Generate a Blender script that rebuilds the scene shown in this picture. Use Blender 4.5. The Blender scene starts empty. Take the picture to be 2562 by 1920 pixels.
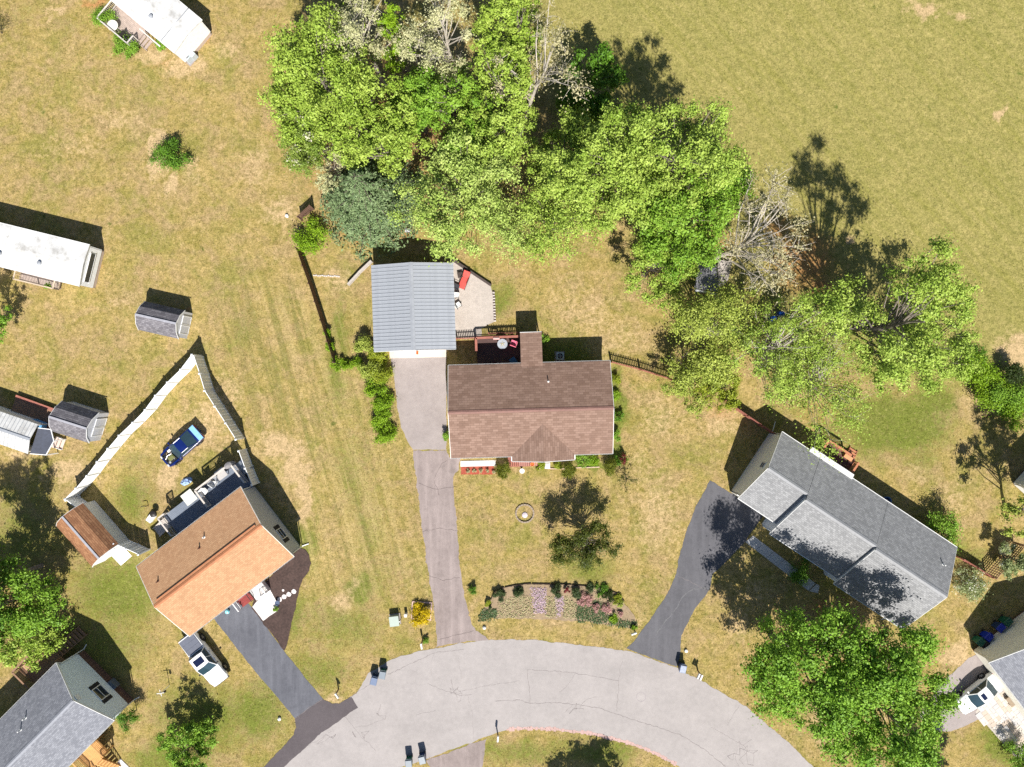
import bpy, math, random
import numpy as np
from mathutils import Vector, Matrix
R = math.radians
sc = bpy.context.scene
C = sc.collection
rnd = random.Random(7)
# ------------------------------------------------------------------ camera, sky, sun, exposure
HC, K, CX, CY = 68.0, 26.0, 1281.0, 960.0      # drone height (m), ground scale (px per m of the photo), point straight below
cam = bpy.data.cameras.new('camera'); camo = bpy.data.objects.new('camera', cam); C.objects.link(camo)
camo.location = (0, 0, HC); camo.rotation_euler = (0, 0, 0)
cam.sensor_width = 36; cam.lens = 36 * HC / (2562 / K); cam.clip_end = 3000; cam.clip_start = 0.5
sc.camera = camo
SUN_EL = 50.0
SUN_DX, SUN_DY = -0.168, 0.986                  # the way shadows fall on the ground
w = bpy.data.worlds.new('World'); sc.world = w; w.use_nodes = True
nt = w.node_tree; bg = nt.nodes['Background']
sky = nt.nodes.new('ShaderNodeTexSky'); sky.sky_type = 'NISHITA'; sky.sun_disc = False
sky.sun_elevation = R(SUN_EL); sky.sun_rotation = math.atan2(-SUN_DX, -SUN_DY)
sky.altitude = 100; sky.air_density = 1.0; sky.dust_density = 0.6; sky.ozone_density = 1.0
nt.links.new(sky.outputs[0], bg.inputs[0]); bg.inputs[1].default_value = 0.062
sl = bpy.data.lights.new('sun', 'SUN'); sl.energy = 5.0; sl.angle = R(0.53); sl.color = (1.0, 0.955, 0.89)
so = bpy.data.objects.new('sun', sl); C.objects.link(so); so.location = (20, -60, 90)
ld = Vector((SUN_DX * math.cos(R(SUN_EL)), SUN_DY * math.cos(R(SUN_EL)), -math.sin(R(SUN_EL))))
so.rotation_euler = ld.to_track_quat('-Z', 'Y').to_euler()
sc.view_settings.view_transform = 'Standard'; sc.view_settings.look = 'None'
sc.view_settings.exposure = 0.70; sc.view_settings.gamma = 1.0; sc.view_settings.use_curve_mapping = False
sc.cycles.max_bounces = 6; sc.cycles.diffuse_bounces = 3; sc.cycles.transparent_max_bounces = 6
sc.cycles.use_denoising = False

# ------------------------------------------------------------------ helpers
def P(x, y, h=0.0):
    """the point at height h that lies in the picture at pixel (x, y)"""
    s = (HC - h) / HC / K
    return Vector(((x - CX) * s, -(y - CY) * s, h))
def G(x, y):
    """ground point given in ground pixels"""
    return P(x, y, 0.0)
INV = {}
def inv_of(o):
    while o.parent: o = o.parent
    return INV.get(o.name, Matrix.Identity(4))
def thing(name, label, cat, loc=(0, 0, 0), rz=0.0, group=None):
    o = bpy.data.objects.new(name, None); C.objects.link(o); o.empty_display_size = 0.3
    o.location = loc; o.rotation_euler = (0, 0, rz)
    o['label'] = label; o['category'] = cat
    if group: o['group'] = group
    INV[o.name] = (Matrix.Translation(Vector(loc)) @ Matrix.Rotation(rz, 4, 'Z')).inverted()
    return o
def tag(o, label, cat, group=None):
    o['label'] = label; o['category'] = cat
    if group: o['group'] = group
    return o
class B:
    def __init__(s): s.v = []; s.f = []
    def add(s, pts, faces):
        n = len(s.v); s.v += [Vector(p) for p in pts]; s.f += [tuple(i + n for i in f) for f in faces]; return s
    def poly(s, pts): return s.add(pts, [tuple(range(len(pts)))])
    def box(s, c, d, rz=0.0, M=None):
        x, y, z = d[0] / 2, d[1] / 2, d[2] / 2
        pts = [Vector((sx * x, sy * y, sz * z)) for sz in (-1, 1) for sx, sy in ((-1, -1), (1, -1), (1, 1), (-1, 1))]
        Rm = M if M is not None else Matrix.Rotation(rz, 3, 'Z')
        return s.add([Rm @ p + Vector(c) for p in pts], [(0, 3, 2, 1), (4, 5, 6, 7), (0, 1, 5, 4), (1, 2, 6, 5), (2, 3, 7, 6), (3, 0, 4, 7)])
    def beam(s, a, b, w, h, up=(0, 0, 1)):
        """bar from a to b, w across, h along up, centred on the line"""
        a, b = Vector(a), Vector(b); d = (b - a).normalized(); u = Vector(up)
        if abs(d.dot(u)) > 0.98: u = Vector((1, 0, 0))
        r = d.cross(u).normalized(); u = r.cross(d).normalized()
        pts = [q + r * (i * w / 2) + u * (j * h / 2) for q in (a, b) for i, j in ((-1, -1), (1, -1), (1, 1), (-1, 1))]
        return s.add(pts, [(0, 1, 2, 3), (7, 6, 5, 4), (0, 4, 5, 1), (1, 5, 6, 2), (2, 6, 7, 3), (3, 7, 4, 0)])
    def prism(s, poly, z0, z1):
        n = len(poly); p = [Vector((q[0], q[1], z0)) for q in poly] + [Vector((q[0], q[1], z1)) for q in poly]
        return s.add(p, [tuple(range(n - 1, -1, -1)), tuple(range(n, 2 * n))] + [(i, (i + 1) % n, n + (i + 1) % n, n + i) for i in range(n)])
    def slab(s, pts, t):
        pts = [Vector(p) for p in pts]; n = len(pts)
        nn = (pts[1] - pts[0]).cross(pts[2] - pts[0]).normalized()
        if nn.z < 0: pts.reverse(); nn = -nn
        q = pts + [p - nn * t for p in pts]
        return s.add(q, [tuple(range(n)), tuple(range(2 * n - 1, n - 1, -1))] + [(i, n + i, n + (i + 1) % n, (i + 1) % n) for i in range(n)])
    def tube(s, pts, rad, n=6, cap=True):
        pts = [Vector(p) for p in pts]; k = len(pts); rad = rad if hasattr(rad, '__len__') else [rad] * k
        base = len(s.v); ref = Vector((0.13, 0.99, 0.05))
        for i, p in enumerate(pts):
            d = (pts[min(i + 1, k - 1)] - pts[max(i - 1, 0)]).normalized()
            a = d.cross(ref)
            if a.length < 0.1: a = d.cross(Vector((1, 0, 0)))
            a.normalize(); b = d.cross(a)
            for j in range(n):
                t = 2 * math.pi * j / n
                s.v.append(p + a * (rad[i] * math.cos(t)) + b * (rad[i] * math.sin(t)))
        for i in range(k - 1):
            for j in range(n):
                a0 = base + i * n + j; a1 = base + i * n + (j + 1) % n
                s.f.append((a0, a1, a1 + n, a0 + n))
        if cap:
            s.f.append(tuple(base + j for j in range(n - 1, -1, -1))); s.f.append(tuple(base + (k - 1) * n + j for j in range(n)))
        return s
    def lathe(s, prof, c=(0, 0, 0), n=16, sx=1, sy=1, M=None):
        c = Vector(c); base = len(s.v); k = len(prof)
        for r, z in prof:
            for j in range(n):
                t = 2 * math.pi * j / n; q = Vector((r * sx * math.cos(t), r * sy * math.sin(t), z))
                s.v.append((M @ q if M is not None else q) + c)
        for i in range(k - 1):
            for j in range(n):
                a0 = base + i * n + j; a1 = base + i * n + (j + 1) % n
                s.f.append((a0, a1, a1 + n, a0 + n))
        s.f.append(tuple(base + j for j in range(n - 1, -1, -1))); s.f.append(tuple(base + (k - 1) * n + j for j in range(n)))
        return s
    def mesh(s, name, mat=None, smooth=False, M=None):
        vs = [M @ v for v in s.v] if M is not None else s.v
        me = bpy.data.meshes.new(name); me.from_pydata([tuple(v) for v in vs], [], s.f); me.update()
        if mat: me.materials.append(mat)
        if smooth:
            me.polygons.foreach_set('use_smooth', [True] * len(me.polygons))
            me.set_sharp_from_angle(angle=R(38))
        return me
    def build(s, name, mat, parent=None, world=False, smooth=False, kind=None):
        M = inv_of(parent) if (world and parent) else None
        o = bpy.data.objects.new(name, s.mesh(name, mat, smooth, M)); C.objects.link(o)
        if parent: o.parent = parent
        if kind: o['kind'] = kind
        return o
def inst(me, name, parent, loc=(0, 0, 0), rot=(0, 0, 0), scale=(1, 1, 1)):
    o = bpy.data.objects.new(name, me); C.objects.link(o)
    if parent: o.parent = parent
    o.location = loc; o.rotation_euler = rot; o.scale = scale
    return o
def frame(nw, ne, se, sw, h):
    a, b, c, d = [P(x, y, h) for x, y in (nw, ne, se, sw)]
    u = ((b - a) + (c - d)); u.normalize(); v = Vector((-u.y, u.x, 0))
    ctr = (a + b + c + d) / 4; L = (abs((b - a).dot(u)) + abs((c - d).dot(u))) / 2; W = (abs((a - d).dot(v)) + abs((b - c).dot(v))) / 2
    return Vector((ctr.x, ctr.y, 0)), math.atan2(u.y, u.x), L, W
def loc_of(t, wpt): return INV[t.name] @ Vector(wpt)

# ------------------------------------------------------------------ materials
MATS = {}
class NT:
    def __init__(s, name):
        s.m = bpy.data.materials.new(name); s.m.use_nodes = True; s.t = s.m.node_tree
        s.b = s.t.nodes['Principled BSDF']; s.o = s.t.nodes['Material Output']
    def n(s, typ, **kw):
        k = s.t.nodes.new('ShaderNode' + typ)
        for a, v in kw.items(): setattr(k, a, v)
        return k
    def l(s, a, b): s.t.links.new(a, b)
    def set(s, node, i, v):
        if hasattr(v, 'is_output'): s.l(v, node.inputs[i])
        else: node.inputs[i].default_value = v
    def coord(s): return s.n('TexCoord').outputs['Object']
    def mapping(s, vec, scale=(1, 1, 1), rot=(0, 0, 0), loc=(0, 0, 0)):
        k = s.n('Mapping'); s.l(vec, k.inputs[0]); k.inputs[1].default_value = loc; k.inputs[2].default_value = rot; k.inputs[3].default_value = scale
        return k.outputs[0]
    def noise(s, vec, scale, detail=4, rough=0.55, dist=0.0):
        k = s.n('TexNoise'); s.l(vec, k.inputs['Vector']); k.inputs['Scale'].default_value = scale
        k.inputs['Detail'].default_value = detail; k.inputs['Roughness'].default_value = rough; k.inputs['Distortion'].default_value = dist
        return k.outputs[0]
    def rng(s, v, a, b, c=0.0, d=1.0):
        k = s.n('MapRange'); s.l(v, k.inputs[0])
        for i, q in enumerate((a, b, c, d)): k.inputs[i + 1].default_value = q
        return k.outputs[0]
    def mix(s, f, a, b, blend='MIX'):
        k = s.n('MixRGB', blend_type=blend); s.set(k, 0, f)
        for i, q in ((1, a), (2, b)):
            if hasattr(q, 'is_output'): s.l(q, k.inputs[i])
            else: k.inputs[i].default_value = (*q[:3], 1)
        return k.outputs[0]
    def math(s, op, a, b=0.0, clamp=False):
        k = s.n('Math', operation=op, use_clamp=clamp); s.set(k, 0, a); s.set(k, 1, b); return k.outputs[0]
    def attr(s, name): k = s.n('Attribute', attribute_name=name); return k.outputs['Fac']
    def bump(s, v, strength=0.3, dist=0.02):
        k = s.n('Bump'); s.l(v, k.inputs['Height']); k.inputs['Strength'].default_value = strength; k.inputs['Distance'].default_value = dist
        s.l(k.outputs[0], s.b.inputs['Normal']); return k
    def fin(s, col=None, rough=0.8, spec=0.3, metal=0.0):
        if col is not None:
            if hasattr(col, 'is_output'): s.l(col, s.b.inputs['Base Color'])
            else: s.b.inputs['Base Color'].default_value = (*col, 1)
        s.set(s.b, 'Roughness', rough); s.b.inputs['Specular IOR Level'].default_value = spec; s.b.inputs['Metallic'].default_value = metal
        return s.m
def mul(c, k): return tuple(min(1.0, x * k) for x in c)
def mat(name, col, var=0.18, scale=6.0, rough=0.75, spec=0.3, metal=0.0, bump=0.0, bscale=30.0, dirt=0.0, coat=0.0):
    """plain surface with uneven colour and a little grain"""
    if name in MATS: return MATS[name]
    t = NT(name); c = t.coord()
    a = t.noise(c, scale, 5, 0.6); b = t.noise(c, scale * 0.13, 3)
    f = t.math('ADD', t.math('MULTIPLY', a, 0.65), t.math('MULTIPLY', b, 0.35))
    k = t.mix(t.rng(f, 0.3, 0.7), mul(col, 1 - var), mul(col, 1 + var))
    if dirt > 0: k = t.mix(t.math('MULTIPLY', t.rng(t.noise(c, 0.9, 5, 0.65), 0.5, 0.72), dirt), k, mul((0.16, 0.14, 0.11), 1.0))
    if bump: t.bump(t.noise(c, bscale, 4), bump, 0.02)
    m = t.fin(k, t.rng(a, 0.3, 0.7, max(0.02, rough - 0.08), min(1, rough + 0.08)), spec, metal)
    if coat: t.b.inputs['Coat Weight'].default_value = coat; t.b.inputs['Coat Roughness'].default_value = 0.06
    MATS[name] = m; return m
def shingle(name, c1, c2, rot=0.0, var=0.25, row=0.15, wid=0.42, gap=0.35):
    if name in MATS: return MATS[name]
    t = NT(name); c = t.mapping(t.coord(), rot=(0, 0, rot))
    k = t.n('TexBrick'); t.l(c, k.inputs['Vector'])
    k.inputs['Color1'].default_value = (*c1, 1); k.inputs['Color2'].default_value = (*c2, 1); k.inputs['Mortar'].default_value = (*mul(c1, gap), 1)
    k.inputs['Scale'].default_value = 1.0; k.inputs['Mortar Size'].default_value = 0.012; k.inputs['Mortar Smooth'].default_value = 0.4
    k.inputs['Brick Width'].default_value = wid; k.inputs['Row Height'].default_value = row; k.offset = 0.37; k.inputs['Bias'].default_value = -0.1
    g = t.noise(c, 2.2, 5, 0.65); g2 = t.noise(c, 14, 3, 0.6); g3 = t.noise(t.mapping(c, scale=(1.0, 0.12, 1)), 0.7, 3)
    v = t.math('ADD', t.math('MULTIPLY', g, 0.35), t.math('ADD', t.math('MULTIPLY', g2, 0.25), t.math('MULTIPLY', g3, 0.4)))
    col = t.mix(1.0, k.outputs[0], t.mix(t.rng(v, 0.3, 0.7), (1 - var,) * 3, (1 + var,) * 3), 'MULTIPLY')
    t.bump(k.outputs[1], 0.5, -0.01)
    MATS[name] = t.fin(col, 0.92, 0.15); return MATS[name]
def siding(name, col, step=0.14, amt=0.5, var=0.08):
    if name in MATS: return MATS[name]
    t = NT(name); c = t.coord(); sep = t.n('SeparateXYZ'); t.l(c, sep.inputs[0])
    fr = t.math('FRACT', t.math('DIVIDE', sep.outputs[2], step))
    a = t.noise(c, 3, 4); col2 = t.mix(t.rng(a, 0.3, 0.7), mul(col, 1 - var), mul(col, 1 + var))
    col2 = t.mix(t.rng(fr, 0.0, 0.12, 0.30, 0.0), col2, mul(col, 0.45)); MATS[name] = t.fin(col2, 0.55, 0.35); return MATS[name]
def leaf(name, c1, c2, c3=None, trans=0.15, rough=0.55):
    """leaves: colour differs from leaf to leaf; light shines through"""
    if name in MATS: return MATS[name]
    t = NT(name); r_ = t.attr('rnd')
    col = t.mix(r_, c1, c2)
    if c3: col = t.mix(t.rng(r_, 0.80, 0.86), col, c3)
    t.fin(col, rough, 0.25)
    tr = t.n('BsdfTranslucent'); t.l(t.mix(0.55, col, (0.30, 0.36, 0.02), 'MIX'), tr.inputs[0])
    mx = t.n('MixShader'); mx.inputs[0].default_value = trans
    t.l(t.b.outputs[0], mx.inputs[1]); t.l(tr.outputs[0], mx.inputs[2]); t.l(mx.outputs[0], t.o.inputs[0])
    MATS[name] = t.m; return t.m
def glass(name='window_glass', col=(0.02, 0.03, 0.045), rough=0.06):
    if name in MATS: return MATS[name]
    t = NT(name); c = t.coord()
    MATS[name] = t.fin(t.mix(t.noise(c, 1.5, 2), mul(col, 0.7), mul(col, 1.3)), rough, 0.6); return MATS[name]
def asphalt(name, c1, c2, stain=0.5, streak=None, fine=0.2):
    if name in MATS: return MATS[name]
    t = NT(name); c = t.coord()
    a = t.noise(c, 0.35, 5, 0.6); b = t.noise(c, 2.2, 6, 0.65); g = t.noise(c, 24, 3, 0.7)
    v = t.math('ADD', t.math('MULTIPLY', a, 0.55), t.math('MULTIPLY', b, 0.45))
    col = t.mix(t.rng(v, 0.32, 0.68), c1, c2)
    if streak is not None:
        s2 = t.noise(t.mapping(c, scale=(1.6, 0.16, 1), rot=(0, 0, streak)), 1.2, 4, 0.6)
        col = t.mix(t.math('MULTIPLY', t.rng(s2, 0.45, 0.75), stain), col, mul(c2, 1.3))
    st = t.noise(c, 0.8, 6, 0.7); col = t.mix(t.math('MULTIPLY', t.rng(st, 0.58, 0.75), stain), col, mul(c1, 0.72))
    col = t.mix(1.0, col, t.mix(t.rng(g, 0.3, 0.7), (1 - fine,) * 3, (1 + fine,) * 3), 'MULTIPLY')
    t.bump(g, 0.25, 0.01)
    MATS[name] = t.fin(col, 0.88, 0.25); return MATS[name]
white_trim = mat('white_trim', (0.72, 0.72, 0.70), 0.06, 4, 0.5)
white_vinyl = mat('white_vinyl', (0.84, 0.85, 0.85), 0.05, 2, 0.45, 0.4)
# ------------------------------------------------------------------ outlines of the paved ground (photo pixels on the ground)
ROAD = [(690,1935),(735,1880),(800,1812),(872,1748),(893,1735),(921,1685),(976,1652),(1042,1631),(1090,1622),(1150,1609),(1223,1602),(1300,1601),(1361,1604),(1451,1613),(1566,1628),(1630,1648),(1692,1670),(1758,1706),(1813,1737),(1867,1767),(1900,1797),(1960,1848),(2042,1925),(2100,1990),(2300,2250),
        (2050,2300),(1900,2090),(1780,1968),(1692,1914),(1632,1884),(1572,1860),(1481,1838),(1391,1827),(1300,1824),(1267,1827),(1220,1842),(1132,1875),(1066,1899),(990,1925),(860,2010),(700,2150),(560,2300),(380,2300),(560,2080)]
ROAD_SHOULDER = [(828,1761),(849,1761),(880,1730),(893,1735),(921,1690),(921,1680),(885,1704),(828,1752)]
PATCH = [(640,1940),(659,1920),(735,1839),(741,1821),(738,1797),(807,1749),(831,1761),(849,1761),(879,1744),(896,1771),(800,1838),(712,1918),(690,1940)]
DRIVE_LEFT = [(529,1540),(600,1480),(630,1520),(655,1553),(710,1628),(760,1692),(809,1750),(738,1798),(680,1728),(620,1658),(560,1580)]
DRIVE_TOP = [(974,885),(1117,885),(1117,1126),(1034,1126),(1020,1105),(1003,1070),(992,1000),(985,940)]
DRIVE_MID = [(1034,1127),(1117,1127),(1124,1145),(1152,1146),(1148,1176),(1136,1190),(1137,1260),(1147,1380),(1158,1470),(1172,1540),(1190,1578),(1223,1601),(1150,1609),(1090,1621),(1093,1590),(1083,1500),(1066,1400),(1052,1290),(1041,1190)]
DRIVE_RIGHT = [(1776,1202),(1838,1239),(1908,1291),(1862,1358),(1822,1400),(1783,1436),(1776,1475),(1735,1530),(1705,1590),(1700,1650),(1692,1669),(1630,1647),(1567,1622),(1590,1600),(1640,1530),(1672,1480),(1690,1440),(1702,1380),(1720,1320),(1748,1255)]
DRIVE_EAST = [(2424,1646),(2455,1632),(2520,1712),(2450,1800),(2380,1830),(2320,1830),(2300,1790),(2350,1715)]
DRIVE_SOUTH = [(1066,1903),(1132,1879),(1218,1848),(1212,1880),(1205,1940),(1190,2060),(1120,2060),(1105,1950)]
WALK_RIGHT = [(1862,1356),(1884,1342),(2040,1458),(2046,1478),(2020,1475)]
WALK_FRONT = [(1152,1147),(1240,1146),(1240,1166),(1152,1168)]
WALK_LEFT = [(630,1519),(674,1468),(690,1508),(695,1530),(700,1520),(659,1553)]
MULCH_LEFT = [(640,1480),(750,1370),(764,1375),(774,1390),(779,1410),(774,1428),(757,1450),(748,1480),(741,1510),(732,1550),(722,1600),(712,1628),(657,1556),(630,1522)]
PATIO_MID = [(1131,652),(1228,716),(1233,735),(1236,806),(1205,822),(1205,848),(1140,848)]
PATIO_EAST = [(2440,1782),(2500,1700),(2600,1640),(2640,1800),(2570,1905),(2530,1880),(2500,1850)]
RED_BED = [(1153,1168),(1232,1166),(1244,1184),(1232,1187),(1153,1188)]
GARDEN = [(1205,1535),(1225,1505),(1237,1480),(1262,1470),(1290,1464),(1330,1462),(1400,1463),(1460,1467),(1510,1474),(1545,1487),(1560,1505),(1572,1520),(1590,1550),(1597,1566),(1580,1572),(1520,1562),(1440,1553),(1400,1551),(1320,1548),(1240,1548)]
PAVED = [ROAD, PATCH, DRIVE_LEFT, DRIVE_TOP, DRIVE_MID, DRIVE_RIGHT, DRIVE_EAST, DRIVE_SOUTH, WALK_RIGHT, WALK_FRONT, WALK_LEFT, MULCH_LEFT, PATIO_MID, PATIO_EAST, RED_BED]
def in_poly(px, py, poly):
    ins = np.zeros(px.shape, bool); n = len(poly); j = n - 1
    for i in range(n):
        xi, yi = poly[i]; xj, yj = poly[j]
        c = ((yi > py) != (yj > py)) & (px < (xj - xi) * (py - yi) / (yj - yi + 1e-9) + xi)
        ins ^= c; j = i
    return ins
def vnoise(x, y, seed=0):
    """smooth value noise in numpy, 0..1"""
    xi = np.floor(x).astype(np.int64); yi = np.floor(y).astype(np.int64); fx = x - xi; fy = y - yi
    fx = fx * fx * (3 - 2 * fx); fy = fy * fy * (3 - 2 * fy)
    def h(a, b):
        n = (a * 374761393 + b * 668265263 + seed * 974711) & 0xffffffff
        n = ((n ^ (n >> 13)) * 1274126177) & 0xffffffff
        return ((n ^ (n >> 16)) & 0xffff) / 65535.0
    return (h(xi, yi) * (1 - fx) + h(xi + 1, yi) * fx) * (1 - fy) + (h(xi, yi + 1) * (1 - fx) + h(xi + 1, yi + 1) * fx) * fy
def fbm(x, y, seed=0, o=4):
    s = 0; a = 0.5; t = 0
    for i in range(o): s = s + a * vnoise(x * 2 ** i, y * 2 ** i, seed + i * 17); t += a; a *= 0.55
    return s / t
# blobs of lusher grass, bare soil, pale dry thatch: (x, y, rx, ry, amount)
GREEN = [(300,1480,150,120,.7),(250,1620,160,110,.55),(330,1250,60,80,.6),(520,1800,160,110,.6),(640,1780,110,80,.7),(420,1900,120,60,.7),(900,1470,50,40,.8),(760,1360,25,45,1.0),(740,1550,40,70,.6),
  (860,1560,120,90,.5),(800,1680,110,60,.55),(835,960,40,70,.5),(880,1180,60,160,.42),(930,1300,60,200,.35),(960,1420,70,100,.3),(1545,1000,25,110,1.0),(1540,1130,20,30,1.0),(1390,905,120,60,.8),(1480,1160,60,16,.9),
  (2230,1060,150,80,1.0),(2330,1010,70,60,.7),(2300,1150,60,60,.5),(2150,1040,60,40,.8),(2440,1390,60,40,.5),(2500,1860,50,60,.9),(2300,1480,60,60,.2),(1300,1880,200,40,.55),(1500,1880,130,40,.6),(1260,1090,20,20,.4),(350,1150,70,30,.4),
  (60,1350,120,160,.5),(850,830,30,120,.6),(870,700,60,40,.35),(950,600,60,30,.5),(1250,760,40,50,.6),(1270,720,30,40,.5),(480,1230,40,30,.5),(1090,1600,50,18,.4),(1020,1600,60,20,.4),(1480,1420,90,50,.5),
  (60,30,60,60,.3),(170,60,70,50,.3),(1450,1530,300,22,.25),(620,820,60,130,.25),(700,760,40,60,.3),(580,860,40,60,.3),(1000,1560,40,30,.3),(2070,850,300,160,.35),(1750,880,120,80,.35),(1240,100,500,420,.2)]
BARE = [(400,350,26,22,1.0),(392,395,22,60,1.1),(428,462,14,28,1.1),(475,420,30,40,.55),(305,300,90,40,.42),(180,370,90,40,.38),(420,1200,28,26,1.1),(335,1110,70,30,.35),(520,1060,60,60,.6),(560,1020,50,80,.6),(440,1100,80,90,.45),
  (735,1155,26,55,1.2),(690,1115,50,36,.9),(762,1240,20,70,1.0),(690,1190,60,60,.3),(860,1500,30,40,.6),(880,1460,20,30,.5),(2310,20,40,16,1.0),(2400,40,30,14,.7),(2500,290,9,14,1.0),(2120,594,10,10,1.0),(2505,120,8,6,.8),
  (1640,1290,70,110,.5),(1660,1050,80,60,.45),(1600,1160,50,60,.35),(1800,1060,60,50,.5),(1580,1560,40,20,.5),(1850,1560,40,60,.5),(2400,1640,50,40,.8),(2540,880,40,50,.9),(2480,1010,30,40,.6),(2440,1000,40,40,.5),(2530,940,25,50,.8),
  (1480,790,60,80,.45),(1640,1010,50,40,.4),(1540,850,110,70,.4),(1420,770,50,90,.4),(700,530,60,40,.6),(640,420,60,80,.4),(560,120,40,30,.5),(460,170,70,30,.7),(380,140,50,20,.7),(840,700,40,30,.6),(170,1180,70,40,.7),(60,1130,60,20,.6),(2090,1780,60,90,.9),(1950,1720,40,60,.7),
  (140,20,20,14,.7),(110,35,14,10,.7),(250,590,50,40,.3),(600,1100,40,30,.4),(1900,1480,60,60,.4),(2390,1250,50,70,.4),(2290,1180,40,40,.35),(540,990,20,30,.5),(700,640,12,20,.5),(305,750,60,30,.4),(690,1480,10,50,.3),(830,1740,25,10,.8),(1470,1560,200,8,.5),(300,1700,20,120,.2)]
RUST = [(930,580,70,25,.9),(1000,560,60,30,.9),(960,540,90,30,.6),(2010,650,90,80,.8),(1950,580,50,70,.6),(1790,770,120,70,.5),(2060,720,40,40,.8),(400,160,50,14,.5),(500,95,14,18,1.0),(250,2,40,12,1.0),(1800,1040,40,16,.5),(468,800,8,40,.8),(250,1070,10,40,.9),(240,700,10,40,.6),(2050,1530,30,20,.7),(1540,130,20,10,.3),(1780,620,100,60,.5),(1700,400,60,60,.6),(950,300,260,200,.6),(1150,420,120,120,.4)]
def blobs(px, py, lst, seed):
    wx = px + (fbm(px / 30, py / 30, seed) - .5) * 60; wy = py + (fbm(px / 30, py / 30, seed + 5) - .5) * 60
    s = np.zeros(px.shape)
    for x, y, rx, ry, a in lst: s = np.maximum(s, a * np.exp(-(((wx - x) / rx) ** 2 + ((wy - y) / ry) ** 2)))
    return s
def ground_masks(px, py):
    g = blobs(px, py, GREEN, 1); b = blobs(px, py, BARE, 2); r = blobs(px, py, RUST, 3)
    edge = 1250 + 520 * np.clip(py / 900, 0, 1) ** 1.3 + np.where(py > 780, (py - 780) * 2.4, 0) + (fbm(px / 60, py / 60, 9) - .5) * 80
    f = np.clip((px - edge) / 60, 0, 1) * np.clip((960 - py + (px - 2000) * .1) / 60, 0, 1)
    # mown lines across the side lawn
    t = (px * 0.966 + py * -0.26) / 34.0 + (fbm(px / 160, py / 160, 12) - .5) * .35
    lane = np.exp(-(((px - (700 + (py - 700) * .26)) / 210) ** 2)) * np.clip((py - 620) / 150, 0, 1) * np.clip((1600 - py) / 200, 0, 1)
    lane2 = np.exp(-(((px - 470) / 130) ** 2 + ((py - 1620) / 200) ** 2))
    t2 = (px * 0.75 - py * 0.66) / 26.0
    m = lane + lane2 * .6 * np.clip(np.sin(t2 * 2.2) * .6 + fbm(px / 25, py / 25, 4) - .3, 0, 1)
    return g, b, r, f, m
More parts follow.
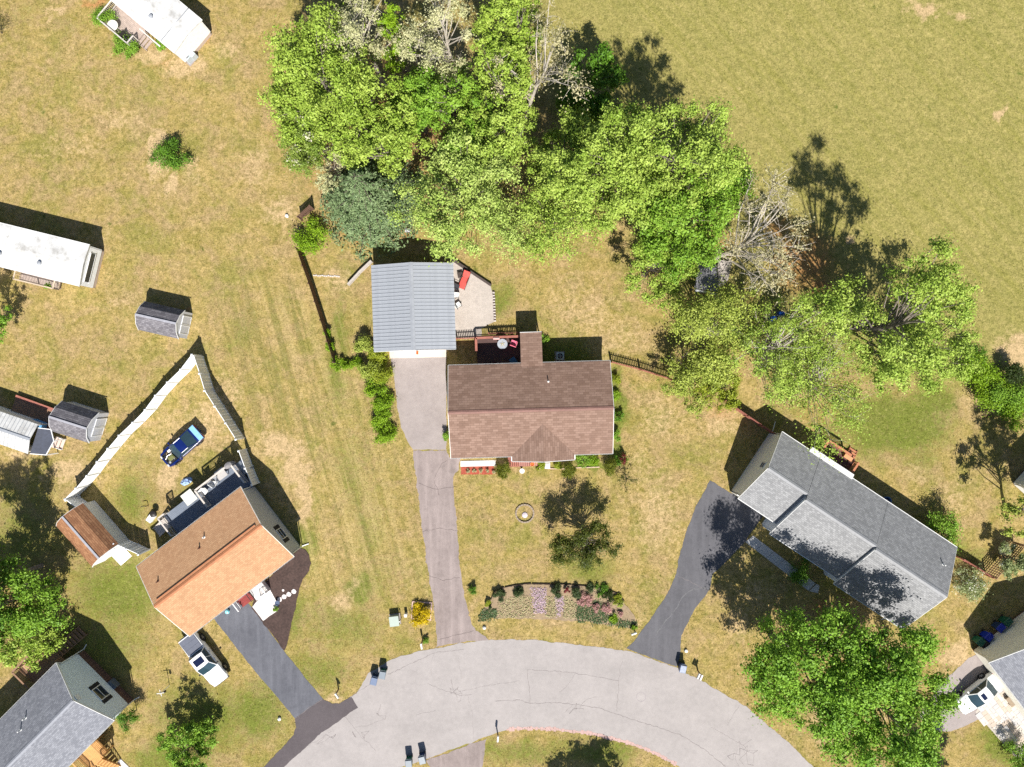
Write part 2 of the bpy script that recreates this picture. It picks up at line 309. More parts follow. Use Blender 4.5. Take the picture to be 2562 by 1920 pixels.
# ------------------------------------------------------------------ the ground
def ground():
    fx = np.arange(-56, 56.01, 0.4); fy = np.arange(-44, 44.01, 0.4)
    xs = np.concatenate([[-900, -500, -250, -130, -80], fx, [80, 130, 250, 500, 900]]); ys = np.concatenate([[-900, -500, -250, -130, -70], fy, [70, 130, 250, 500, 900]])
    X, Y = np.meshgrid(xs, ys); nx, ny = len(xs), len(ys)
    co = np.stack([X.ravel(), Y.ravel(), np.zeros(X.size)], 1)
    idx = np.arange(nx * ny).reshape(ny, nx)
    q = np.stack([idx[:-1, :-1], idx[:-1, 1:], idx[1:, 1:], idx[1:, :-1]], -1).reshape(-1, 4)
    me = quads_mesh('ground', co, q)
    px = X.ravel() * K + CX; py = CY - Y.ravel() * K
    for nm, v in zip(('g_green', 'g_bare', 'g_rust', 'g_field', 'g_mow'), ground_masks(px, py)):
        me.attributes.new(nm, 'FLOAT', 'POINT').data.foreach_set('value', v.astype(np.float32))
    t = NT('lawn_grass'); c = t.coord()
    n1 = t.noise(c, 0.16, 5, 0.6); n2 = t.noise(c, 0.9, 6, 0.62, 0.3); n3 = t.noise(c, 2.4, 5, 0.68, 0.5); n4 = t.noise(c, 7.5, 3, 0.7, 0.3); h1 = t.noise(t.mapping(c, loc=(9, 4, 0)), 0.24, 6, 0.62, 0.4); h2 = t.noise(t.mapping(c, loc=(70, 21, 0)), 0.42, 6, 0.66, 0.4); n5 = t.noise(c, 1.7, 5, 0.68, 0.4)
    straw, olive, green = (0.365, 0.268, 0.115), (0.225, 0.182, 0.046), (0.090, 0.128, 0.018)
    soil, rust, fieldc, fielg = (0.47, 0.340, 0.195), (0.36, 0.175, 0.075), (0.310, 0.262, 0.098), (0.215, 0.200, 0.062)
    v = t.math('ADD', t.math('MULTIPLY', n2, 0.50), t.math('ADD', t.math('MULTIPLY', n1, 0.25), t.math('MULTIPLY', n3, 0.25)))
    base = t.mix(t.rng(v, 0.36, 0.60), olive, straw)
    base = t.mix(t.math('MULTIPLY', t.rng(h1, 0.47, 0.62), 0.75), base, t.mix(n3, (0.165, 0.165, 0.035), (0.24, 0.215, 0.06)))
    base = t.mix(t.math('MULTIPLY', t.rng(h2, 0.46, 0.62), t.math('SUBTRACT', 0.8, t.math('MULTIPLY', t.attr('g_field'), 0.6))), base, t.mix(n3, (0.26, 0.18, 0.082), (0.39, 0.28, 0.16)))
    fld = t.mix(t.rng(v, 0.38, 0.64), fielg, fieldc)
    base = t.mix(t.attr('g_field'), base, fld)
    # scattered weeds and pale thatch everywhere
    base = t.mix(t.math('MULTIPLY', t.rng(n5, 0.58, 0.72), t.rng(n1, 0.35, 0.6, 0.15, 0.75)), base, t.mix(n3, (0.15, 0.16, 0.035), (0.20, 0.20, 0.07)))
    base = t.mix(t.math('MULTIPLY', t.rng(t.noise(t.mapping(c, loc=(31, 7, 0)), 1.1, 6, 0.7), 0.56, 0.72), t.math('SUBTRACT', 0.55, t.math('MULTIPLY', t.attr('g_field'), 0.5))), base, (0.44, 0.33, 0.185))
    gf = t.math('ADD', t.attr('g_green'), t.math('MULTIPLY', t.math('SUBTRACT', n3, 0.5), 0.9))
    base = t.mix(t.math('MULTIPLY', t.rng(gf, 0.22, 0.62), 0.85), base, t.mix(n2, green, (0.15, 0.18, 0.03)))
    st1 = t.noise(t.mapping(t.mapping(c, rot=(0, 0, R(-15))), scale=(1.5, 0.055, 1)), 1.0, 5, 0.62, 0.15); st2 = t.noise(t.mapping(t.mapping(c, rot=(0, 0, R(-42))), scale=(1.6, 0.09, 1)), 1.0, 4, 0.6, 0.2)
    base = t.mix(t.math('MULTIPLY', t.math('MULTIPLY', t.rng(st1, 0.52, 0.36), t.attr('g_mow')), 0.55, True), base, (0.41, 0.315, 0.15))
    base = t.mix(t.math('MULTIPLY', t.math('MULTIPLY', t.rng(st2, 0.48, 0.66), t.attr('g_field')), 0.55), base, (0.205, 0.195, 0.045))
    base = t.mix(t.math('MULTIPLY', t.rng(t.noise(t.mapping(c, loc=(3, 88, 0)), 0.8, 4, 0.6), 0.66, 0.74), 0.8), base, (0.085, 0.115, 0.02))
    mw = t.math('MULTIPLY', t.math('MULTIPLY', t.attr('g_mow'), t.rng(st1, 0.51, 0.60)), t.rng(n3, 0.28, 0.58))
    base = t.mix(t.math('MULTIPLY', mw, 0.6, True), base, (0.125, 0.132, 0.036))
    rf = t.math('ADD', t.attr('g_rust'), t.math('MULTIPLY', t.math('SUBTRACT', n3, 0.5), 0.8))
    base = t.mix(t.math('MULTIPLY', t.rng(rf, 0.2, 0.65), 0.8), base, rust)
    bf = t.math('ADD', t.attr('g_bare'), t.math('MULTIPLY', t.math('SUBTRACT', t.math('ADD', t.math('MULTIPLY', n3, .6), t.math('MULTIPLY', n5, .4)), 0.5), 1.5))
    base = t.mix(t.math('MULTIPLY', t.rng(bf, 0.22, 0.62), 0.95), base, t.mix(n2, soil, mul(soil, 0.85)))
    gr = t.math('ADD', t.math('MULTIPLY', n4, 0.6), t.math('MULTIPLY', n3, 0.4))
    n6 = t.noise(t.mapping(c, loc=(5, 19, 0)), 3.6, 3, 0.6, 0.6); n7 = t.noise(t.mapping(c, loc=(15, 3, 0)), 1.6, 5, 0.7, 0.5)
    amt = t.math('SUBTRACT', 0.55, t.math('MULTIPLY', t.attr('g_field'), 0.25))
    base = t.mix(t.math('MULTIPLY', t.math('MULTIPLY', t.rng(n7, 0.53, 0.64), t.rng(n6, 0.40, 0.56)), amt), base, t.mix(n2, (0.085, 0.080, 0.020), (0.13, 0.115, 0.035)))
    base = t.mix(t.math('MULTIPLY', t.rng(t.noise(t.mapping(c, loc=(51, 33, 0)), 3.0, 5, 0.75, 0.3), 0.55, 0.68), 0.42), base, (0.45, 0.355, 0.18))
    base = t.mix(1.0, base, t.mix(t.rng(gr, 0.36, 0.64), (0.52, 0.54, 0.44), (1.36, 1.34, 1.30)), 'MULTIPLY')
    t.bump(gr, 0.55, 0.08)
    me.materials.append(t.fin(base, 0.95, 0.1))
    o = bpy.data.objects.new('ground', me); C.objects.link(o); o['kind'] = 'structure'; o['label'] = 'dry patchy yellow green lawn and field'
def quads_mesh(name, co, q, attr=None):
    me = bpy.data.meshes.new(name); n = len(q); k = q.shape[1]
    me.vertices.add(len(co)); me.vertices.foreach_set('co', np.asarray(co, np.float32).ravel())
    me.loops.add(n * k); me.loops.foreach_set('vertex_index', q.astype(np.int32).ravel())
    me.polygons.add(n); me.polygons.foreach_set('loop_start', (np.arange(n) * k).astype(np.int32))
    me.update(calc_edges=True)
    if attr is not None: me.attributes.new('rnd', 'FLOAT', 'FACE').data.foreach_set('value', np.asarray(attr, np.float32))
    return me
ground()
def out_n(a, d, k, n, i): return (a[i] + d[i] * k / n) * 1.3
def rough_edge(poly, step=0.22, amp=0.05, seed=0):
    r_ = random.Random(seed); pts = [G(*p) for p in poly]; out = []
    for i, a in enumerate(pts):
        b = pts[(i + 1) % len(pts)]; d = b - a; n = max(1, int(d.length / step)) if d.length < 40 else 8
        nn = Vector((-d.y, d.x, 0)).normalized() if d.length > 0 else Vector()
        for k in range(n): out.append(a + d * (k / n) + nn * ((r_.uniform(-amp, amp) + (float(vnoise(np.array([out_n(a, d, k, n, 0)]), np.array([out_n(a, d, k, n, 1)]), 3)[0]) - .5) * amp * 4) if k else 0))
    return out
def sheet(name, poly, z, m, amp=0.05, label=None, seed=1, th=0.0):
    pts = rough_edge(poly, amp=amp, seed=seed) if amp else [G(*p) for p in poly]
    b = B()
    b.prism(pts, -0.05, z)
    o = b.build(name, m); o['kind'] = 'structure'
    if label: o['label'] = label
    return o
road_m = asphalt('old_road_asphalt', (0.278, 0.256, 0.246), (0.366, 0.336, 0.322), 0.34, fine=0.12)
drive_old = asphalt('worn_drive_asphalt', (0.19, 0.155, 0.145), (0.29, 0.24, 0.225), 0.6, streak=R(8), fine=0.22)
conc_old = asphalt('old_concrete', (0.25, 0.215, 0.203), (0.34, 0.297, 0.28), 0.45, fine=0.12)
black_drive = asphalt('sealed_asphalt', (0.080, 0.079, 0.087), (0.120, 0.118, 0.128), 0.45, streak=R(-20), fine=0.2)
black_drive2 = asphalt('sealed_asphalt_left', (0.080, 0.082, 0.096), (0.130, 0.133, 0.150), 0.5, streak=R(38), fine=0.2)
patch_m = asphalt('fresh_patch_asphalt', (0.078, 0.066, 0.070), (0.105, 0.090, 0.094), 0.3, fine=0.25)
conc_new = mat('pale_concrete', (0.62, 0.59, 0.56), 0.07, 3, 0.85, bump=0.1)
road = sheet('road', ROAD, 0.012, road_m, 0.04, 'pale worn asphalt road curving through the street')
sheet('road_patch', PATCH, 0.018, patch_m, 0.03, 'darker asphalt repair at the foot of the side driveway')
sheet('driveway', DRIVE_LEFT, 0.014, black_drive2, 0.02, 'dark asphalt driveway of the orange roofed house')
sheet('driveway', DRIVE_TOP, 0.022, conc_old, 0.03, 'pale concrete parking pad before the metal garage')
sheet('driveway', DRIVE_MID, 0.010, drive_old, 0.05, 'worn pinkish asphalt driveway from road to garage')
sheet('driveway', DRIVE_RIGHT, 0.016, black_drive, 0.03, 'curved dark sealed driveway of the grey roofed house')
sheet('driveway', DRIVE_EAST, 0.010, conc_old, 0.03, 'grey driveway under the white sedan')
sheet('driveway', DRIVE_SOUTH, 0.010, drive_old, 0.04, 'short driveway joining the inside of the curve')
mulch = mat('dark_mulch', (0.062, 0.040, 0.034), 0.55, 5, 0.95, bump=0.9, bscale=16)
red_mulch = mat('red_mulch', (0.33, 0.075, 0.045), 0.4, 8, 0.95, bump=0.8, bscale=18)
sheet('mulch_bed', MULCH_LEFT, 0.05, mulch, 0.03, 'dark brown mulch bed beside the orange roofed house')
sheet('mulch_bed', RED_BED, 0.05, red_mulch, 0.02, 'red mulch bed before the brown roofed house')
gravel_m = asphalt('white_gravel', (0.34, 0.30, 0.265), (0.46, 0.41, 0.365), 0.25, fine=0.35)
sheet('gravel_patio', PATIO_MID, 0.03, gravel_m, 0.02, 'pale gravel patio beside the metal roofed garage')
sheet('garden_soil', GARDEN, 0.03, mat('garden_soil', (0.27, 0.20, 0.125), 0.3, 4, 0.95, bump=0.6), 0.05, 'pale soil of the flower bed by the road')
gutter_soil = mat('pinkish_road_edge', (0.44, 0.30, 0.27), 0.2, 5, 0.95)
# concrete slabs of the walks
def slabs(poly_quads, name, m, label):
    o = bpy.data.objects.new(name, None); C.objects.link(o); o['kind'] = 'structure'; o['label'] = label
    for q in poly_quads: B().prism([G(*p) for p in q], -0.02, 0.07).build('slab', m, o)
    return o
def strip_slabs(a, b, c, d, n, gap=0.004):
    out = []
    for i in range(n):
        t0, t1 = i / n + gap / 2, (i + 1) / n - gap / 2
        L = lambda p, q, t: (p[0] + (q[0] - p[0]) * t, p[1] + (q[1] - p[1]) * t)
        out.append([L(a, b, t0), L(a, b, t1), L(d, c, t1), L(d, c, t0)])
    return out
slabs(strip_slabs((1864, 1356), (2022, 1478), (2040, 1460), (1884, 1340), 6), 'concrete_walk', mat('walk_concrete', (0.46, 0.45, 0.44), 0.08, 3, 0.85, bump=0.1), 'grey concrete walk along the grey roofed house')
slabs([[(2024, 1479), (2043, 1461), (2050, 1466), (2046, 1484)]], 'walk_end', mat('walk_concrete', (0.46,)*3), 'last slab of the grey concrete walk')
slabs(strip_slabs((1152, 1168), (1240, 1166), (1240, 1152), (1152, 1154), 2), 'concrete_walk', conc_new, 'white concrete walk under the brown roofed house front')
# cracks in the road, followed from the photograph
def ribbon(b, pts, w, z, seed=0):
    r_ = random.Random(seed); q = []
    for i in range(len(pts) - 1):
        a, c = G(*pts[i]), G(*pts[i + 1]); n = max(2, int((c - a).length / 0.25)); d = (c - a); nn = Vector((-d.y, d.x, 0)).normalized()
        for k in range(n): q.append(a + d * (k / n) + nn * r_.uniform(-.055, .055))
    q.append(G(*pts[-1]))
    for i in range(len(q) - 1):
        d = (q[i + 1] - q[i]); nn = Vector((-d.y, d.x, 0)).normalized() * (w / 2 * r_.uniform(.4, 1.3)); up = Vector((0, 0, z))
        b.poly([q[i] - nn + up, q[i + 1] - nn + up, q[i + 1] + nn + up, q[i] + nn + up])
crk = [([(1318,1678),(1324,1720),(1326,1760)],.05),([(1318,1676),(1400,1680),(1440,1685),(1500,1694),(1548,1704)],.05),([(1548,1704),(1552,1670),(1558,1655)],.03),([(1548,1704),(1548,1730),(1542,1780)],.05),([(1440,1686),(1425,1710),(1400,1732)],.03),
  ([(1240,1755),(1300,1752),(1326,1760),(1400,1758),(1455,1765),(1500,1773),(1540,1785),(1580,1800),(1640,1818),(1700,1838),(1760,1874),(1815,1918)],.06),([(1455,1764),(1470,1748),(1492,1744)],.03),([(1453,1766),(1450,1785)],.03),([(1432,1765),(1410,1785)],.03),
  ([(1070,1685+25),(1110,1728),(1136,1734),(1180,1724),(1240,1712),(1300,1704)],.035),([(1128,1700),(1136,1734),(1150,1740),(1180,1738)],.04),([(860,1790),(885,1820),(905,1845),(925,1862),(940,1880)],.03),([(890,1820),(920,1815),(960,1800)],.025),([(1040,1790),(1060,1784),(1090,1778)],.03),
  ([(880,1742),(905,1725),(935,1708)],.05),([(970,1688),(1000,1675),(1040,1655),(1090,1633),(1160,1625)],.05),([(1780,1820),(1820,1842),(1860,1866),(1870,1880),(1850,1900),(1865,1920)],.035),([(1820,1815),(1840,1780),(1850,1765)],.025),([(1845,1870),(1840,1900),(1850,1920)],.03),([(1860,1866),(1880,1850)],.03),
  ([(1145,1640),(1155,1700)],.02),([(1185,1850),(1182,1790),(1170,1740)],.02),([(760,1870),(800,1850),(830,1830)],.02),([(1085,1632),(1078,1660),(1080,1690)],.02)]
cm = mat('crack_tar', (0.20, 0.175, 0.17), 0.3, 10)
for i, (pts, wd) in enumerate(crk):
    b = B(); ribbon(b, pts, wd * .75, 0.016, i); o = b.build('crack', cm, road)
b = B()
for i in range(16):
    a = 2 * math.pi * i / 16; a2 = 2 * math.pi * (i + 1) / 16; c = G(1604, 1744)
    b.poly([c + Vector((math.cos(q) * r_, math.sin(q) * r_, 0.017)) for q, r_ in ((a, .42), (a2, .42), (a2, .48), (a, .48))])
b.build('manhole_ring', mat('manhole_iron', (0.30, 0.27, 0.27)), road)
b = B(); ribbon(b, [(1267,1826),(1300,1822),(1391,1825),(1481,1836),(1572,1858),(1632,1882),(1692,1912)], 0.35, 0.017, 3); b.build('soil_edge', gutter_soil, road)

r3 = random.Random(21)
for cx_, cy_, rr_, n_ in ((1140, 1734, 34, 9), (1848, 1885, 46, 14), (900, 1840, 26, 7), (960, 1790, 22, 6), (1440, 1768, 24, 6), (820, 1850, 20, 5)):
    b = B(); nodes = [(cx_ + r3.gauss(0, rr_ * .5), cy_ + r3.gauss(0, rr_ * .4)) for _ in range(n_)]
    for i, p in enumerate(nodes):
        for q in sorted(nodes, key=lambda o: (o[0] - p[0]) ** 2 + (o[1] - p[1]) ** 2)[1:3]: ribbon(b, [p, q], .022, .0155, i)
    b.build('crack_web', cm, road)

scuff = mat('tyre_scuff', (0.135, 0.134, 0.14), .2, 6, .9)
for par_name, lst in (('curved dark sealed', [[(1704, 1500), (1716, 1484), (1735, 1474), (1775, 1472)], [(1640, 1590), (1660, 1560), (1690, 1525), (1704, 1500)]]),):
    dv = [o for o in bpy.data.objects if str(o.get('label', '')).startswith(par_name)][0]
    for i, pts in enumerate(lst):
        b = B(); ribbon(b, pts, .11, .0205, i); b.build('tyre_mark', scuff, dv)
    b = B(); ribbon(b, [(1688, 1438), (1720, 1452), (1778, 1482)], .03, .0205, 9); b.build('crack', cm, dv)
dv = [o for o in bpy.data.objects if str(o.get('label', '')).startswith('dark asphalt driveway of the orange')][0]
b = B(); ribbon(b, [(738, 1797), (772, 1772), (806, 1750)], .03, .0225, 4); b.build('joint', cm, dv)
dv = [o for o in bpy.data.objects if str(o.get('label', '')).startswith('worn pinkish asphalt')][0]
for i, pts in enumerate([[(1048, 1210), (1090, 1225), (1140, 1218)], [(1058, 1330), (1100, 1322), (1143, 1328)], [(1100, 1240), (1085, 1200), (1105, 1160), (1125, 1150)], [(1070, 1440), (1110, 1452), (1150, 1445)], [(1095, 1600), (1140, 1590), (1185, 1578)]]):
    b = B(); ribbon(b, pts, .03, .0145, i); b.build('crack', mat('drive_crack', (0.11, 0.085, 0.08)), dv)
# ------------------------------------------------------------------ trees and bushes
bark_grey = mat('bark_grey', (0.20, 0.17, 0.14), 0.35, 5, 0.95, bump=0.8, bscale=9)
bark_pale = mat('bark_pale', (0.42, 0.375, 0.315), 0.25, 5, 0.95, bump=0.6, bscale=9)
bark_dark = mat('bark_dark', (0.10, 0.08, 0.065), 0.35, 5, 0.95, bump=0.8, bscale=9)
LM = dict(
 lime=leaf('leaf_lime', (0.19, 0.31, 0.025), (0.40, 0.51, 0.09)),
 lime2=leaf('leaf_lime_warm', (0.19, 0.31, 0.03), (0.42, 0.53, 0.10)),
 pale=leaf('leaf_pale_spring', (0.22, 0.34, 0.045), (0.48, 0.57, 0.16)),
 green=leaf('leaf_fresh_green', (0.11, 0.24, 0.016), (0.26, 0.42, 0.045)),
 deep=leaf('leaf_deep_green', (0.06, 0.155, 0.012), (0.14, 0.28, 0.022)),
 maple=leaf('leaf_maple', (0.10, 0.235, 0.015), (0.28, 0.47, 0.05)),
 olive=leaf('leaf_olive', (0.22, 0.29, 0.035), (0.44, 0.50, 0.10)),
 dark=leaf('leaf_dark', (0.020, 0.042, 0.010), (0.06, 0.085, 0.016), trans=0.2),
 thin=leaf('leaf_thin_dark', (0.035, 0.055, 0.008), (0.12, 0.14, 0.018), trans=0.15),
 cream=leaf('leaf_cream', (0.38, 0.40, 0.17), (0.60, 0.57, 0.34), trans=0.2),
 blossom=leaf('leaf_blossom', (0.15, 0.25, 0.03), (0.28, 0.34, 0.07), (0.70, 0.66, 0.52), trans=0.25),
 tan=leaf('leaf_tan', (0.34, 0.31, 0.15), (0.52, 0.47, 0.28), trans=0.2),
 spruce=leaf('needle_blue_green', (0.085, 0.14, 0.055), (0.23, 0.31, 0.14), trans=0.12),
 hedge=leaf('leaf_hedge', (0.13, 0.25, 0.008), (0.27, 0.42, 0.02)),
 hedge2=leaf('leaf_hedge_yellow', (0.16, 0.22, 0.012), (0.33, 0.37, 0.03)),
 white=leaf('leaf_white_flower', (0.20, 0.28, 0.08), (0.42, 0.44, 0.24), (0.82, 0.80, 0.72), trans=0.2),
 yellow=leaf('leaf_yellow', (0.62, 0.40, 0.004), (0.78, 0.62, 0.012), trans=0.3),
 box=leaf('leaf_boxwood', (0.035, 0.062, 0.022), (0.085, 0.12, 0.04), trans=0.12),
 topiary=leaf('leaf_topiary', (0.05, 0.075, 0.008), (0.20, 0.21, 0.015), trans=0.15),
 pink=leaf('flower_pink', (0.50, 0.24, 0.24), (0.66, 0.40, 0.36), (0.12, 0.17, 0.03), trans=0.2),
 mauve=leaf('flower_mauve', (0.52, 0.36, 0.44), (0.66, 0.52, 0.58), (0.26, 0.26, 0.12), trans=0.15),
 straw=leaf('leaf_straw', (0.42, 0.36, 0.20), (0.50, 0.46, 0.24), (0.22, 0.23, 0.09), trans=0.15),
 vinca=leaf('leaf_creeper', (0.045, 0.085, 0.03), (0.10, 0.15, 0.055), trans=0.12),
 red=leaf('leaf_maroon', (0.14, 0.012, 0.02), (0.24, 0.03, 0.04), trans=0.2))
def leaf_cards(cen, nrm, size, rs, asp=0.62):
    n = len(cen); u = rs.normal(size=(n, 3)); u -= nrm * (u * nrm).sum(1)[:, None]; u /= np.linalg.norm(u, axis=1)[:, None] + 1e-9
    v = np.cross(nrm, u); a = (size * rs.uniform(.45, 1.5, n) / 2)[:, None]; bnd = nrm * a * 0.25
    co = np.stack([cen - u * a - bnd, cen + v * a * asp, cen + u * a - bnd, cen - v * a * asp], 1).reshape(-1, 3)
    return co, np.arange(n * 4).reshape(n, 4)
def add_crown(name, root, cen, nrm, size, m, rs, asp=0.62, grp=None):
    co, q = leaf_cards(cen, nrm, size, rs, asp)
    # colour: part of it by leaf, part by the clump the leaf grows in
    r_ = rs.uniform(0, 1, len(cen))
    if grp is not None: r_ = np.clip(.5 * r_ + .5 * rs.uniform(0, 1, grp.max() + 1)[grp], 0, 1)
    me = quads_mesh(name, co, q, r_); me.materials.append(m)
    o = bpy.data.objects.new(name, me); C.objects.link(o); o.parent = root; return o
def tree(name, label, gx, gy, H, Rc, lm, bark=None, n=9000, ls=0.27, base=0.22, seed=1, group=None, lean=(0, 0), cat='tree', clumps=None, twigs=0, spread=0.14, tr=None, sq=(1, 1), at_h=None, core=0.42):
    rs = np.random.RandomState(seed); r_ = random.Random(seed); bark = bark or bark_grey; Rc = Rc * (1.15 if cat == 'tree' else 1.2); n = int(n * 3.0); ls *= .68
    loc = G(gx, gy) if at_h is None else Vector((*P(gx, gy, at_h).xy, 0))
    t = thing(name, label, cat, loc, 0, group)
    tr = tr or max(0.04, H * 0.014); Hc = H * (1 + base) / 2; Hv = H * (1 - base) / 2
    nc = clumps or int(30 + 26 * Rc)
    nb = max(4, int(4 + Rc * 1.5)) if cat == 'tree' else max(3, int(3 + Rc * 2.5))
    d = rs.normal(size=(nb, 3)); d[:, 2] += 0.3; d /= np.linalg.norm(d, axis=1)[:, None]
    az = np.arange(nb) * 2.39996 + rs.uniform(0, 6.28); el = np.arcsin(np.clip(d[:, 2], -.75, .95)); d = np.stack([np.cos(az) * np.cos(el), np.sin(az) * np.cos(el), np.sin(el)], 1)
    brad = rs.uniform(core ** 2, .62, nb) ** 0.5 * rs.uniform(.85, 1.12, nb); bs = rs.uniform(.26, .46, nb)
    wb = rs.choice(nb, nc, p=bs ** 2 / (bs ** 2).sum()); g_ = rs.normal(size=(nc, 3)); g_[:, 2] += .35; g_ /= np.linalg.norm(g_, axis=1)[:, None]; g_ *= (rs.uniform(.25, 1, nc) ** .5 * bs[wb])[:, None]
    rel = d[wb] * brad[wb][:, None] + g_
    rc = Rc * spread * rs.uniform(.6, 1.35, nc)
    cc = np.stack([rel[:, 0] * Rc * sq[0], rel[:, 1] * Rc * sq[1], np.clip(Hc + rel[:, 2] * Hv * .95, .04 * H, None)], 1)
    cc[:, 0] += lean[0] * (cc[:, 2] / H); cc[:, 1] += lean[1] * (cc[:, 2] / H)
    wgt = rc ** 2; cnt = np.maximum(3, (n * wgt / wgt.sum()).astype(int))
    which = np.repeat(np.arange(nc), cnt); N = len(which)
    e = rs.normal(size=(N, 3)); e /= np.linalg.norm(e, axis=1)[:, None]; rr = np.abs(rs.normal(0, .62, N)) ** .8
    cen = cc[which] + e * (rr * rc[which])[:, None] * np.array([1, 1, .72]); cen[:, 2] = np.maximum(cen[:, 2], 0.04)
    nrm = e * 0.75 + rs.normal(size=(N, 3)) * 0.45 + np.array([0, 0, .4]); nrm /= np.linalg.norm(nrm, axis=1)[:, None]
    add_crown('crown' if cat == 'tree' else 'foliage', t, cen, nrm, ls, lm, rs, grp=which)
    # trunk and limbs
    b = B(); k = 6; tp = []
    for i in range(k + 1):
        f = i / k; z = f * H * 0.82
        tp.append(Vector((lean[0] * z / H + (r_.uniform(-.06, .06) * Rc * f), lean[1] * z / H + (r_.uniform(-.06, .06) * Rc * f), z)))
    b.tube(tp, [tr * (1.25 if i == 0 else 1 - 0.8 * i / k) for i in range(k + 1)], 7)
    b.build('trunk', bark, t, smooth=True)
    b = B()
    for j in range(0, nc, max(1, nc // 60)):
        c = Vector(cc[j]); hd = math.hypot(c.x - lean[0] * c.z / H, c.y - lean[1] * c.z / H)
        z0 = min(max(c.z - 0.75 * hd - 0.1 * H, 0.16 * H), H * 0.78); f = z0 / (H * .82) * k; i0 = min(int(f), k - 1)
        s0 = tp[i0].lerp(tp[i0 + 1], f - i0); mid = s0.lerp(c, .5) + Vector((r_.uniform(-.1, .1), r_.uniform(-.1, .1), r_.uniform(0, .16))) * hd
        w0 = tr * (0.42 if hd > Rc * .5 else .3) * (1 - .5 * z0 / H)
        b.tube([s0, mid, c], [w0, w0 * .6, w0 * .22], 5, False)
        for q in range(twigs):
            e1 = Vector((r_.gauss(0, 1), r_.gauss(0, 1), r_.gauss(.3, .8))).normalized() * float(rc[j]) * r_.uniform(.7, 1.5); s1 = mid.lerp(c, r_.uniform(.2, 1))
            m1 = s1 + e1 * .5 + Vector((r_.uniform(-.1, .1),) * 3) * float(rc[j]); b.tube([s1, m1, s1 + e1], [w0 * .3, w0 * .2, w0 * .08], 4, False)
    b.build('branches', bark, t, smooth=True)
    return t
def bush(label, gx, gy, H, Rc, lm, n=1500, ls=0.16, seed=1, name='bush', cat='bush', **kw):
    kw.setdefault('base', 0.05); kw.setdefault('spread', 0.34); kw.setdefault('core', 0.3)
    return tree(name, label, gx, gy, H, Rc, lm, kw.pop('bark', bark_dark), n, ls, seed=seed, cat=cat, **kw)
def conifer(label, gx, gy, H, Rc, lm, n=9000, ls=0.3, seed=1, name='spruce_tree'):
    rs = np.random.RandomState(seed); t = thing(name, label, 'tree', G(gx, gy)); N = n
    B().tube([(0, 0, 0), (0, 0, H * .5), (0, 0, H)], [H * .018, H * .012, .02], 7).build('trunk', bark_dark, t, smooth=True)
    tiers = 13; b = B(); cs = []; ns = []
    for i in range(tiers):
        z = H * (0.1 + 0.88 * i / tiers); rr = Rc * (1 - (i / tiers) ** 1.15) + .25; m = max(5, int(13 * rr / Rc) + 3)
        for j in range(m):
            a = 2 * math.pi * (j + rs.uniform(-.3, .3)) / m + i * 1.3; L = rr * rs.uniform(.75, 1.12); dr = Vector((math.cos(a), math.sin(a), 0))
            p0 = Vector((0, 0, z)); p1 = p0 + dr * L * .55 + Vector((0, 0, .05 * L)); p2 = p0 + dr * L + Vector((0, 0, -.16 * L))
            b.tube([p0, p1, p2], [.05, .035, .012], 4, False); k = int(N * L / (tiers * 9 * Rc * .55)) + 8
            u = rs.uniform(.15, 1, k); side = rs.normal(size=k) * (0.05 + .17 * L * (1 - .5 * u))
            q = np.array(p0)[None] * (1 - u)[:, None] ** 2 + 2 * (u * (1 - u))[:, None] * np.array(p1)[None] + (u ** 2)[:, None] * np.array(p2)[None]
            q[:, 0] += -dr.y * side; q[:, 1] += dr.x * side; q[:, 2] += -np.abs(side) * .35 + rs.uniform(-.06, .1, k); cs.append(q)
            nn = rs.normal(size=(k, 3)) * .45 + np.array([dr.x * .4, dr.y * .4, .8]); ns.append(nn / np.linalg.norm(nn, axis=1)[:, None])
    b.build('branches', bark_dark, t); add_crown('crown', t, np.concatenate(cs), np.concatenate(ns), ls, lm, rs, 0.4)
    return t
GRV = 'tall trees of the grove behind the garage'
tree('leafy_tree', 'broad lime green tree at the outer edge of the grove, beside pale blossom', 895, 335, 15.5, 5.3, LM['lime'], n=14000, seed=11, group=GRV)
tree('leafy_tree', 'smaller lime green tree at the grove corner facing the white mobile home', 838, 285, 13, 3.6, LM['lime'], n=7000, seed=12, group=GRV)
tree('blossom_tree', 'green tree speckled with white blossom on the grove edge, next to the spruce', 818, 400, 10, 3.1, LM['blossom'], n=7000, ls=.24, seed=13, group=GRV)
tree('blossom_tree', 'small white blossom tree just above the blue green spruce', 868, 462, 8, 1.9, LM['cream'], n=1800, ls=.2, seed=14, group=GRV)
conifer('wide blue green spruce between the grove and the brown wood fence', 945, 515, 10.5, 4.9, LM['spruce'], n=21000, ls=.27, seed=15)
tree('leafy_tree', 'rich green tree in the heart of the grove, below the cream tree', 1160, 350, 14, 3.9, LM['green'], n=10000, seed=16, group=GRV)
tree('leafy_tree', 'rich green tree over the dark gap between lime and pale crowns', 1065, 330, 12.5, 2.7, LM['green'], n=5500, seed=36, group=GRV)
tree('leafy_tree', 'pale yellow green tree hanging over the lawn behind the garage', 1172, 535, 13, 4.9, LM['pale'], n=13000, seed=17, group=GRV)
tree('leafy_tree', 'pale green tree directly under the tall leaning bare trunk', 1238, 420, 13, 3.6, LM['lime2'], n=7500, seed=18, group=GRV)
tree('leafy_tree', 'lime tree between the lime edge tree and the pale garage tree', 1010, 430, 12, 3.6, LM['lime'], n=7500, seed=37, group=GRV)
tree('budding_tree', 'cream budding tree with thick pale trunk at the top edge of the picture', 960, 215, 16.5, 3.2, LM['cream'], bark_pale, n=3000, ls=.22, seed=19, twigs=6, group=GRV, tr=.26, clumps=34, spread=.2)
